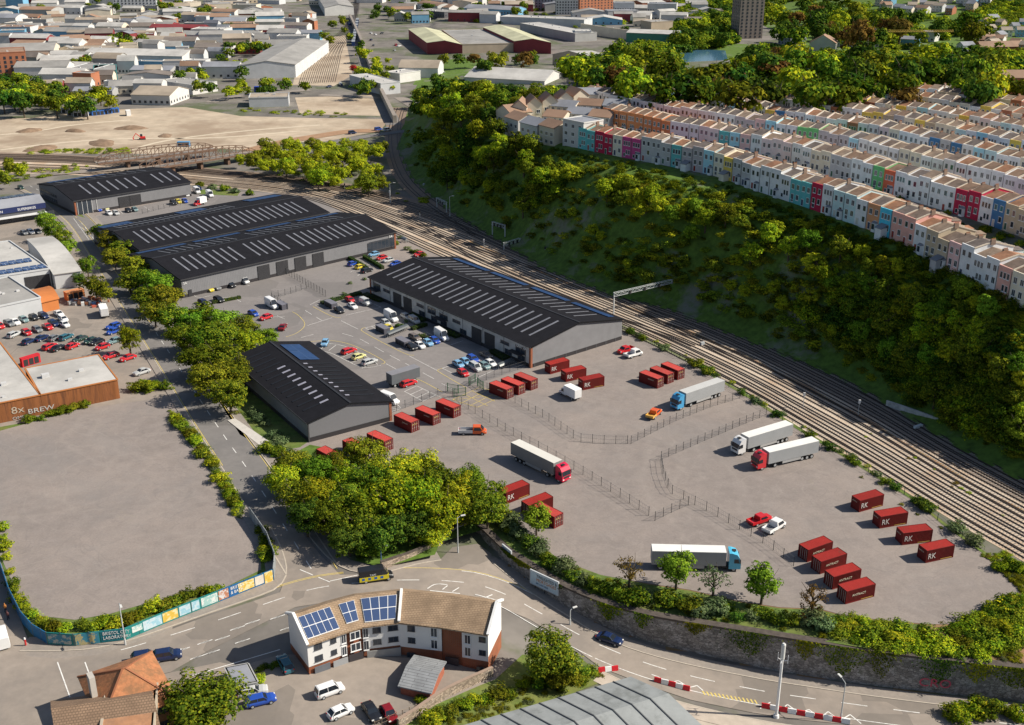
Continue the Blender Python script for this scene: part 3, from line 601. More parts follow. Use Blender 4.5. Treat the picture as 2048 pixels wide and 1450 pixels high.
# --- unit D (front, gable)
t,L,Wd=warehouse('industrial_unit','short black-roofed unit nearest the wood, grey gable and one blue panel block',(465,716),(615,843),(772,794),5.2,7.3)
for i in range(13):
    slope_put(SKYD,'skylight',t,L,Wd,5.2,7.3,0,4+i*(L-6)/13,.42,.62,.60)
    if i>3: slope_put(SKYS,'skylight_glazing',t,L,Wd,5.2,7.3,0,4+i*(L-6)/13,.62,.62,.2,lift=.1)
for i in range(9):
    slope_put(SKYD,'skylight',t,L,Wd,5.2,7.3,1,L*.40+i*(L*.57)/9,.52,.55,.62)
    slope_put(SKYS,'skylight_glazing',t,L,Wd,5.2,7.3,1,L*.40+i*(L*.57)/9,.86,.5,.1,lift=.1)
slope_put(PVU,'solar_panel',t,L,Wd,5.2,7.3,1,L*.2,.62,L*.27,.5,lift=.12)
mb=MB(); mb.box(L-.5,L+.1,Wd-.5,Wd+.12,0,5.0); mb.obj('corner_pier',mBrickP,t)
mb=MB(); mb.box(L+.01,L+.1,.2,Wd-.2,1.0,1.12); mb.obj('gable_trim',mDarkFrame,t)
mb=MB(); mb.box(-.06,.3,-.06,.3,0,5.0); mb.box(L-.24,L+.06,-.06,.24,0,4.9); mb.obj('downpipe',mDarkFrame,t)
# --- unit B2, B1 (middle pair)
t,L,Wd=warehouse('industrial_unit','longest black-roofed unit, four black roller doors in its grey front',(362,558),(790,463),(284,503),6.2,8.8)
for i in range(26):
    if i not in (8,14): slope_put(SKYL,'skylight',t,L,Wd,6.2,8.8,0,5+i*(L-12)/25,.52,.62,.6)
for i in range(26):
    if i not in (10,11): slope_put(SKYL,'skylight',t,L,Wd,6.2,8.8,1,7+i*(L-12)/26,.6,.42,.5)
for k in range(4): slope_put(PVU,'solar_panel',t,L,Wd,6.2,8.8,1,L*(.12+k*.25),.16,L*.21,.14,lift=.12)
for x in (.35,.435,.52,.605): roller(t,x*L,4.4,4.7)
roller(t,.03*L,1.2,2.2)
mb=MB(); mb.box(L*.86,L,-.1,.0,.9,4.3); mb.obj('glazed_front',mGlass,t)
for k in range(7): put_window(t,L*(.865+k*.02),-.12,2.6,1.9,3.0,me=WIND)
mb=MB(); mb.box(L-.5,L+.12,-.16,.4,0,6); mb.obj('corner_pier',mBrickP,t)
text('unit_sign','3A',1.1,mFrame,t,(L*.005,-.2,4.2),(R(90),0,0)); text('unit_sign','3A',1.2,mFrame,t,(L*.965,-.25,4.4),(R(90),0,0))
t,L,Wd=warehouse('industrial_unit','black-roofed unit squeezed behind the longest unit, its walls hidden',(280,499),(656,424),(561,386),6.2,8.6)
for i in range(24): slope_put(SKYL,'skylight',t,L,Wd,6.2,8.6,0,5+i*(L-10)/23.5,.5,.62,.62)
for i in range(23): slope_put(SKYL,'skylight',t,L,Wd,6.2,8.6,1,4+i*(L-30)/22,.6,.4,.45)
for a,b in ((.0,.16),(.4,.55),(.78,.98)): slope_put(PVU,'solar_panel',t,L,Wd,6.2,8.6,1,(a+b)/2*L,.3,(b-a)*L*.95,.3,lift=.12)
# --- unit A (far left)
t,L,Wd=warehouse('industrial_unit','black-roofed unit by the truss bridge with glazed corner and two black doors',(148,401),(380,364),(92,365),6,8.6)
for i in range(11):
    if i!=7: slope_put(SKYL,'skylight',t,L,Wd,6,8.6,0,L*(.17+i*.078),.5,.7,.6)
for i in range(9): slope_put(SKYL,'skylight',t,L,Wd,6,8.6,1,L*(.1+i*.09),.55,.5,.5)
slope_put(PVU,'solar_panel',t,L,Wd,6,8.6,1,L*.3,.2,L*.5,.2,lift=.12)
for x in (.41,.5): roller(t,x*L,5.0,4.4)
mb=MB(); mb.box(.8,L*.13,-.1,0,.2,5.2); mb.obj('glazed_front',mGlass,t)
mb=MB()
for k in range(5): mb.box(.9+k*1.9,1.0+k*1.9,-.2,-.05,.1,5.3)
mb.obj('mullion',mFrame,t)
mb=MB(); mb.box(-.12,.5,-.14,.5,0,5.9); mb.obj('corner_pier',mBrickP,t)
for k in range(8):
    put_window(t,-.06,Wd-2.2-k*2.3,4.0,1.7,1.0,R(-90),me=WIND); put_window(t,-.06,Wd-2.2-k*2.3,1.8,1.7,1.6,R(-90),me=WIND)
# ---------------------------------------------------------------- generic buildings
WALLC={'white':(.56,.55,.53),'cream':(.62,.55,.44),'brick':(.36,.14,.075),'grey':(.36,.36,.35),'dark':(.10,.10,.11),'blue':(.16,.36,.52),'teal':(.08,.27,.27),'tan':(.44,.36,.27),'red':(.22,.04,.045),'green':(.06,.22,.15),'yellow':(.55,.42,.10),'orange':(.50,.17,.05),'pgrey':(.50,.51,.52),'pyellow':(.50,.49,.33),'rust':(.42,.16,.05),'lroof':(.47,.455,.43),'groof':(.30,.29,.275),'troof':(.36,.30,.235),'droof':(.20,.17,.15),'broof':(.30,.19,.13),'slate':(.25,.26,.29),'ogrey':(.30,.31,.31)}
def wmat(c,rough=.8): return C(WALLC[c],rough,.10,scale=.15)
def rmat(c):
    return C(WALLC[c],.75,.14,scale=.09,col2=tuple(v*.62 for v in WALLC[c]),scale2=.05,amt2=.6)
BUILT=[]
def building(p1,p2,depth,h,roof='flat',wall='white',roofc='groof',label='',name='building',cat='building',rise=2.0,bl=None,win=0,nw=None,group=None,ground=True,wh=1.4,me=None,wz0=1.2,parapet=.5,top=None):
    if top is None: A=GT(*p1); B=GT(*p2); z=min(A.z,B.z)
    else: A=G(*p1,top+h); B=G(*p2,top+h); z=top
    d=Vector((B.x-A.x,B.y-A.y,0)); L=d.length; d/=L; rz=math.atan2(d.y,d.x); sk=0
    if bl: 
        Cc=G(*bl,z+h); v=Vector((Cc.x-A.x,Cc.y-A.y,0)); depth=v.dot(Vector((-d.y,d.x,0))); sk=v.dot(d)
    t=thing(name,label,cat,(A.x,A.y,z),rz,group)
    c=[(0,0),(L,0),(L+sk,depth),(sk,depth)]
    BUILT.append(((A+B)/2+Vector((-d.y,d.x,0))*depth/2+d*sk/2,max(L,depth)/2))
    mb=MB()
    if roof=='flat':
        mb.prism(c,-2,h); mb.obj('wall',wmat(wall),t)
        mr=MB(); e=.25; mr.prism([(e,e),(L-e,e),(L+sk-e,depth-e),(sk+e,depth-e)],h-.3,h+.06); mr.obj('roof',rmat(roofc),t)
        mp=MB()
        for (a,b) in ((0,1),(1,2),(2,3),(3,0)):
            mp.bar((c[a][0],c[a][1],h+parapet/2-.1),(c[b][0],c[b][1],h+parapet/2-.1),.35,parapet)
        mp.obj('parapet',wmat(wall),t)
        if L>14:
            mv=MB(); rr=random.Random(int(L*100))
            for k in range(min(5,int(L*depth/160)+1)):
                mv=MB(); x=rr.uniform(2,L-3)+sk*.5; y=rr.uniform(2,max(3,depth-2)); s=rr.uniform(.5,1.3); mv.box(x,x+s*1.4,y,y+s,h,h+s*.8); mv.obj('roof_vent',C((.5,.5,.5)),t)
    elif roof=='hip':
        mb.prism(c,-2,h-.1); mb.obj('wall',wmat(wall),t); mr=MB(); o_=.6
        E_=[(-o_,-o_),(L+o_,-o_),(L+sk+o_,depth+o_),(sk-o_,depth+o_)]; hp_=min(L,depth)*.48; r0=(hp_+sk*.5,depth/2,h+rise); r1=(L-hp_+sk*.5,depth/2,h+rise)
        v_=[(x,y,h-.25) for x,y in E_]+[r0,r1]+[(x,y,h-.45) for x,y in E_]
        mr.add(v_,[(0,1,5,4),(1,2,5),(2,3,4,5),(3,0,4),(6,9,8,7),(0,6,7,1),(1,7,8,2),(2,8,9,3),(3,9,6,0)]); mr.obj('roof',rmat(roofc),t)
        mr=MB()
        for a_,b_ in ((0,4),(1,5),(2,5),(3,4),(4,5)): mr.bar(v_[a_],v_[b_],.28,.2)
        mr.obj('ridge_tiles',C((.30,.12,.06)),t)
    elif roof in ('gable','cross','arch','saw'):
        n={'gable':1,'cross':1,'arch':8,'saw':1}[roof]
        if roof in ('gable',):        # ridge parallel to the front
            prof=[(0,h),(.5,h+rise),(1,h)]; axis=0
        elif roof=='cross': prof=[(0,h),(.5,h+rise),(1,h)]; axis=1
        elif roof=='arch': prof=[(i/8,h+rise*math.sin(math.pi*i/8)) for i in range(9)]; axis=0
        else: prof=[(0,h),(.3,h+rise),(1,h)]; axis=0
        def P(u,v,z): return (u*L+v*sk,v*depth,z)
        k=len(prof)
        if axis==0:
            e0=[P(0,a,zz) for a,zz in prof]; e1=[P(1,a,zz) for a,zz in prof]
        else:
            e0=[P(a,0,zz) for a,zz in prof]; e1=[P(a,1,zz) for a,zz in prof]
        base=[P(0,0,-2),P(1,0,-2),P(1,1,-2),P(0,1,-2)]
        if axis==0:
            mb.add([base[0],base[3]]+e0[::-1],[tuple(range(k+2))]); mb.add([base[1],base[2]]+e1[::-1],[tuple(range(k+2))]); mb.add([base[0],base[1],e1[0],e0[0]],[(0,1,2,3)]); mb.add([base[3],base[2],e1[-1],e0[-1]],[(0,1,2,3)])
        else:
            mb.add([base[0],base[1]]+e0[::-1],[tuple(range(k+2))]); mb.add([base[3],base[2]]+e1[::-1],[tuple(range(k+2))]); mb.add([base[0],base[3],e1[0],e0[0]],[(0,1,2,3)]); mb.add([base[1],base[2],e1[-1],e0[-1]],[(0,1,2,3)])
        mb.obj('wall',wmat(wall),t)
        mr=MB(); up=.04
        def ext(e,s):  # push outwards for an overhang
            a,b=Vector(e[0]),Vector(e[1]); o=(a-b).normalized()*.35; return o
        lo=[];hi=[]
        for a,b in zip(e0,e1):
            a=Vector(a);b=Vector(b);o=(b-a).normalized()*.35; lo.append((a-o)); hi.append((b+o))
        s0=(lo[0]-lo[1]).normalized()*.35; s1=(lo[-1]-lo[-2]).normalized()*.35
        lo[0]=lo[0]+s0; hi[0]=hi[0]+s0; lo[-1]=lo[-1]+s1; hi[-1]=hi[-1]+s1
        U=Vector((0,0,up)); D=Vector((0,0,-.18))
        vs=[v+U for v in lo]+[v+U for v in hi]+[v+D for v in lo]+[v+D for v in hi]
        fs=[(i,i+1,k+i+1,k+i) for i in range(k-1)]+[(2*k+i,3*k+i,3*k+i+1,2*k+i+1) for i in range(k-1)]+[(0,k,3*k,2*k),(k-1,3*k-1,4*k-1,2*k-1)][:1]
        fs+=[(k-1,2*k+k-1,3*k+k-1,k+k-1)]+[(i,2*k+i,2*k+i+1,i+1) for i in range(k-1)]+[(k+i,k+i+1,3*k+i+1,3*k+i) for i in range(k-1)]
        mr.add(vs,fs); mr.obj('roof',rmat(roofc),t)
    if win:
        nw=nw or max(2,int(L/3.4)); 
        for r in range(win):
            for i in range(nw):
                put_window(t,(i+.5)*L/nw,-.05,wz0+.7+r*2.9,min(1.6,L/nw*.5),wh,me=me or WIND)
        nd=max(1,int(depth/4)); 
        side=-1 if A.x>0 else 1
        if not bl:
          for r in range(win):
            for i in range(min(nd,8)):
                if side<0: put_window(t,-.05,(i+.5)*depth/min(nd,8),wz0+.7+r*2.9,1.3,wh,R(-90),me=me or WIND)
                else: put_window(t,L+.05,(i+.5)*depth/min(nd,8),wz0+.7+r*2.9,1.3,wh,R(90),me=me or WIND)
    return t,L,depth
B=building
# left-hand side of the side road
t,L,D=B((-60,426),(88,404.5),16,6.0,'saw','dark','slate','dark blue-fascia showroom with solar roof at the left edge by the side road',rise=2.0,cat='showroom',bl=(-86,407),top=0)
mb=MB(); mb.box(0,L,-2.5,-.05,2.3,2.6); mb.obj('canopy',C((.6,.6,.6)),t)
mb=MB(); mb.box(0,L+.3,-.4,-.06,3.9,5.9); mb.obj('fascia',C((.02,.03,.10),.5),t)
mW=C((.75,.75,.75)); text('shop_sign','SUPERBIKES',1.3,mW,t,(L*.62,-.45,4.3),(R(90),0,0)); text('shop_sign','TRIUMPH',1.3,mW,t,(L*.22,-.45,4.3),(R(90),0,0))
for i in range(8):
    o=link('solar_panel',unit_rect('solar_panel',mPV,.1),t,(L*.12+i*L*.115,D*.66,6.0+2.0*.5+.2)); o.rotation_euler=(-math.atan2(2.0,D*.7),0,0); o.scale=(L*.095,D*.55,1)
for i in range(7): put_window(t,3+i*4.2,-.06,1.4,3.4,1.9,me=WIND)
t,L,D=B((108,548),(161,541),36,5,'arch','pgrey','lroof','white shallow-arched warehouse roof beside the side road, grey front wall',rise=1.6,bl=(54,478),top=0)
t,L,D=B((-60,562),(99,538),16,5.5,'flat','pgrey','lroof','white flat-roofed workshop with two rows of solar panels, left edge',bl=(-130,503),top=0)
for r in range(2):
    for i in range(9):
        o=link('solar_panel',unit_rect('solar_panel',mPV,.1),t,(L*.93-i*2.3-r*2.5,3.5+r*9.5,5.75)); o.scale=(2.1,4.4,1)
for x in (.75,.9): roller(t,x*L,4,4)
t,L,D=B((-60,626),(81,596),20,5,'flat','pgrey','groof','low grey corrugated shed with a stained flat roof behind the parked cars',bl=(-118,581),top=0)
t,L,D=B((83,604),(116,596),10,3.4,'arch','orange','orange','small orange arched store beside the grey shed',rise=1.0,bl=(64,580),top=0)
t,L,D=B((81,790),(235,759),22,5.0,'flat','rust','lroof','rusty orange metal shed with a white sheeted roof, graffiti along its wall',bl=(50,737),top=0,parapet=.25)
mrust=M('rusty_corrugated_iron',(.27,.10,.035),.85,.35,.25,stretch=(3,3,.25),col2=(.10,.04,.02),scale2=.5,amt2=.85,bump=.2)
setm(t,'wall',mrust)
t,L,D=B((-60,818),(80.5,790),20,5.0,'flat','rust','lroof','wider white sheeted roof over a rusty orange wall with white graffiti, at the left edge',bl=(-128,706),top=0,parapet=.25)
setm(t,'wall',mrust)
text('graffiti','BREW',1.7,C((.5,.48,.45),.8,.3,scale=2),t,(L*.78,-.08,.9),(R(90),0,0),sx=1.3); text('graffiti','8x',2.4,C((.45,.38,.3)),t,(L*.55,-.08,1.7),(R(90),0,0),sx=1.2); text('graffiti','OMER',1.0,C((.45,.44,.42),.8,.3,scale=2),t,(L*.55,-.08,.2),(R(90),0,0),sx=1.3)
# bottom-right grey roof
t,L,D=B((890,1625),(1408,1460),24,6.5,'gable','grey','ogrey','large grey felt-roofed workshop in the bottom centre foreground with raised seams',rise=1.6,bl=(765,1500),top=-4.0)
mGrey=M('weathered_grey_felt',(.27,.285,.285),.85,.12,.4,col2=(.17,.18,.175),scale2=.15,amt2=.7,thr=(.5,.6)); setm(t,'roof',mGrey)
mb=MB()
sk=0
for i in range(13):
    x=L*i/12
    for (v0,z0,v1,z1) in ((0,6.5,.5,8.7),(.5,8.7,1,6.5)):
        # seams follow the skewed plan
        pass
T=t
rc=[c for c in t.children if c.name.startswith('roof')][0]; rv=[v.co for v in rc.data.vertices]
for i in range(1,13):
    f=i/13
    for a in range(2):
        p=rv[a].lerp(rv[3+a],f); q2=rv[a+1].lerp(rv[4+a],f); mb.bar(p+UP*.06,q2+UP*.06,.16,.14)
mb.obj('roof_seam',C((.10,.105,.11)),t)
# orange tiled house, bottom left
mTile=M('orange_clay_tiles',(.37,.155,.07),.85,.22,1.6,col2=(.20,.11,.055),scale2=.5,amt2=.75,bump=.4,thr=(.46,.6))
mTileP=patmat('pale_brown_tiles',(.25,.165,.11),(.13,.09,.06),.45,.36,mort=.045)
t,L,D=B((205,1447),(345,1395),12,6.0,'hip','orange','orange','orange clay-tiled house with a hipped roof, front left by the junction',rise=3.2,bl=(165,1352),top=-.2,name='house',cat='house',win=2,nw=3)
setm(t,'roof',mTile); setm(t,'wall',patmat('orange_brick',(.36,.16,.08),(.3,.2,.13),.45,.15,mort=.02,vert=True))
mb=MB(); mb.box(L*.02,L*.1,D*.45,D*.58,6.5,9.9); mb.obj('chimney',C((.45,.42,.38)),t)
t,L,D=B((120,1495),(318,1465),13,5.6,'gable','cream','orange','flat-fronted terrace block with pale brown and orange roofs cut by the bottom edge',rise=2.6,bl=(106,1402),top=-.2,name='house',cat='house')
setm(t,'roof',mTileP)
mb=MB(); mb.box(L*.42,L*.95,-.2,D*.8,5.6,7.0); mb.obj('flat_dormer',C((.40,.205,.11),.85,.2,scale=.7,col2=(.24,.14,.09),scale2=.5,amt2=.6),t)
mb=MB(); mb.box(L*.40,L*.43,-.4,D*.9,5.6,7.1); mb.box(L*.93,L*.97,-.4,D*.9,5.6,7.0); mb.obj('parapet',C((.42,.36,.28)),t)
# garages / sheds near the white flats
mSlat=patmat('grey_board_roof',(.24,.25,.26),(.10,.10,.11),3.5,.55,mort=.04)
t,L,D=B((801,1370),(860,1383),9,3.0,'gable','red','slate','brick garage with a grey slatted roof standing behind the white flats',bl=(831,1312),top=-2.0,rise=.7)
setm(t,'roof',mSlat); setm(t,'wall',C((.30,.10,.06),.85,.2,scale=2))
t,L,D=B((468,1372),(515,1363),8,2.6,'flat','grey','slate','grey corrugated garage beside the two parked cars near the large tree',bl=(450,1335),top=-.6,parapet=.1)
# ---------------------------------------------------------------- curved white block of flats
FB=[(620,1362),(697,1336),(729,1328),(802,1321),(885,1333),(925,1342),(977,1353)]
t=thing('apartment_block','curved white block of flats with brown tiled roof and solar panels beside the road','apartment block',(0,0,0))
F=[G(a,b,-1.2-.2*i) for i,(a,b) in enumerate(FB)]
EZ=6.0; RZ=8.4; mWh=C((.70,.69,.67),.8,.05,scale=.3); mBr=mBrickP
N=normals([Vector((p.x,p.y,0)) for p in F])
def off(i,d,z): p=F[i]+N[i]*d; return Vector((p.x,p.y,z))
DP=7.6
mw=MB(); mbk=MB(); mr=MB(); 
kinds=['w','r','w','w','r','w']
for i in range(6):
    zb=1.4 if i<2 else (1.2-.5*(i-2)*.5)
    a,b=off(i,0,0),off(i+1,0,0)
    def quad(mb_,a,b,z0,z1,d=0):
        n_=(N[i]+N[i+1]).normalized()*d; mb_.add([(a.x-n_.x,a.y-n_.y,z0),(b.x-n_.x,b.y-n_.y,z0),(b.x-n_.x,b.y-n_.y,z1),(a.x-n_.x,a.y-n_.y,z1)],[(0,1,2,3)])
    if kinds[i]=='w': quad(mw,a,b,zb,EZ); quad(mbk,a,b,-4,zb+.02,-.12)
    else: quad(mbk,a,b,-4,EZ,-.25)
    a2,b2=off(i,DP,0),off(i+1,DP,0); quad(mw,a2,b2,-4,EZ)
    # roof
    e=-.45
    r0,r1=off(i,DP*.62,RZ),off(i+1,DP*.62,RZ); ea,eb=off(i,e,EZ-.25),off(i+1,e,EZ-.25); ba,bb=off(i,DP+.4,EZ+.6),off(i+1,DP+.4,EZ+.6)
    th=UP*-.25
    mr.add([ea,eb,r1,r0,bb,ba,ea+th,eb+th,r1+th,r0+th,bb+th,ba+th],[(0,1,2,3),(3,2,4,5),(6,9,8,7),(9,11,10,8),(0,6,7,1),(5,4,10,11)])
for i in (0,6):
    pts=[off(i,0,-4),off(i,DP,-4),off(i,DP,EZ+.6),off(i,DP*.62,RZ-.05),off(i,0,EZ)]
    mw.add([off(i,0,1.3)]+[off(i,DP,1.3)]+pts[2:],[(0,1,2,3,4)]); mbk.add([off(i,0,-4),off(i,DP,-4),off(i,DP,1.3),off(i,0,1.3)],[(0,1,2,3)])
    s=-.3 if i==0 else .3; dd=(F[1]-F[0] if i==0 else F[6]-F[5]).normalized()*s; dd.z=0
    mg=MB(); 
    for (p,q_) in ((off(i,-.5,EZ-.1),off(i,DP*.62,RZ+.2)),(off(i,DP*.62,RZ+.2),off(i,DP+.5,EZ+.8))): mg.bar(p+dd*.3,q_+dd*.3,.45,.35)
    mg.obj('gable_coping',mFrame,t)
mw.obj('wall',mWh,t); mbk.obj('brick_base',mBr,t); 
mTl=patmat('brown_roof_tiles',(.34,.24,.155),(.21,.145,.095),.5,.36,mort=.035,bump=.5,dirt=(.7,1.15))
mr.obj('roof',mTl,t)
mg=MB(); mg.bar(off(3,-.5,EZ+.1),off(3,DP*.62,RZ+.3),.4,.4); mg.obj('party_coping',mFrame,t)
def onface(i,u,z,d=.06):
    p=off(i,0,0).lerp(off(i+1,0,0),u); n_=(N[i]+N[i+1]).normalized(); p=p-n_*d; return Vector((p.x,p.y,z)),math.atan2(off(i+1,0,0).y-off(i,0,0).y,off(i+1,0,0).x-off(i,0,0).x)
def fw(i,u,z,w,h,me=WIND,d=.06):
    z=z*.83 if z>0 else z; h*=.9
    p,rz=onface(i,u,z,d); put_window(t,p.x,p.y,p.z,w,h,rz,me)
for z in (5.6,3.0): fw(0,.27,z,1.3,1.1); fw(0,.66,z+.1,.95,.95)
for z in (5.3,2.6): fw(0,.92,z,.8,1.9,WIN)
for z in (5.5,2.9): fw(1,.5,z,1.7,1.6,WIN,.32)
for z in (5.2,2.4): fw(2,.08,z,.85,2.0,WIN); 
for z in (5.5,2.9): fw(2,.38,z,1.3,1.1); fw(2,.82,z+.1,1.6,1.0)
for z in (5.6,2.9): fw(3,.28,z,1.2,1.1); fw(3,.82,z-.3,1.1,2.0,WIN)
for z in (4.9,2.1): fw(5,.22,z,1.0,2.0,WIN)
for z in (5.4,2.4): fw(5,.78,z,1.1,1.0)
fw(3,.25,-.4,1.3,1.1,WIND,.2); fw(5,.7,-1.2,1.3,1.1,WIND,.2)
def gdoor(i,u,w,h,z,m,name='garage_door'):
    p,rz=onface(i,u,z,.2); mb=MB(); mb.box(-w/2,w/2,-.06,.05,0,h); mb.obj(name,m,t,(p.x,p.y,z),rz)
mGd=C((.14,.15,.17),.5); gdoor(0,.33,2.6,2.3,-1.2,mGd); gdoor(0,.80,2.5,2.3,-1.35,C((.30,.31,.32),.5)); gdoor(1,.5,2.4,2.6,-1.5,mDoorD,'entrance_door'); gdoor(2,.55,5.4,2.4,-1.5,C((.30,.30,.29)),'garage_opening'); gdoor(4,.5,2.2,2.4,-2.2,mDoorD,'entrance_door')
def roofpanel(i,u0,u1,v0,v1):
    ps=[]
    for (u,v) in ((u0,v0),(u1,v0),(u1,v1),(u0,v1)):
        e0,e1=off(i,-.45,EZ-.25),off(i+1,-.45,EZ-.25); r0,r1=off(i,DP*.62,RZ),off(i+1,DP*.62,RZ)
        ps.append(e0.lerp(e1,u).lerp(r0.lerp(r1,u),v)+UP*.16)
    nc=max(1,round((ps[1]-ps[0]).length/1.1)); mb=MB(); mb.add(ps+[p-UP*.1 for p in ps],[(0,1,2,3),(0,4,5,1),(1,5,6,2),(2,6,7,3),(3,7,4,0)],1)
    for r in range(2):
        for c_ in range(nc):
            def at(x,y): return ps[0].lerp(ps[1],x).lerp(ps[3].lerp(ps[2],x),y)+UP*.02
            x0,x1=(c_+.04)/nc,(c_+.96)/nc; y0,y1=(r+.03)/2,(r+.97)/2; mb.add([at(x0,y0),at(x1,y0),at(x1,y1),at(x0,y1)],[(0,1,2,3)],0)
    mb.obj('solar_panel',[glassm('solar_cell',(.05,.08,.17),.2),mFrame],t)
roofpanel(0,.05,.86,.16,.86); roofpanel(1,.15,.85,.22,.85); roofpanel(2,.08,.9,.12,.86)
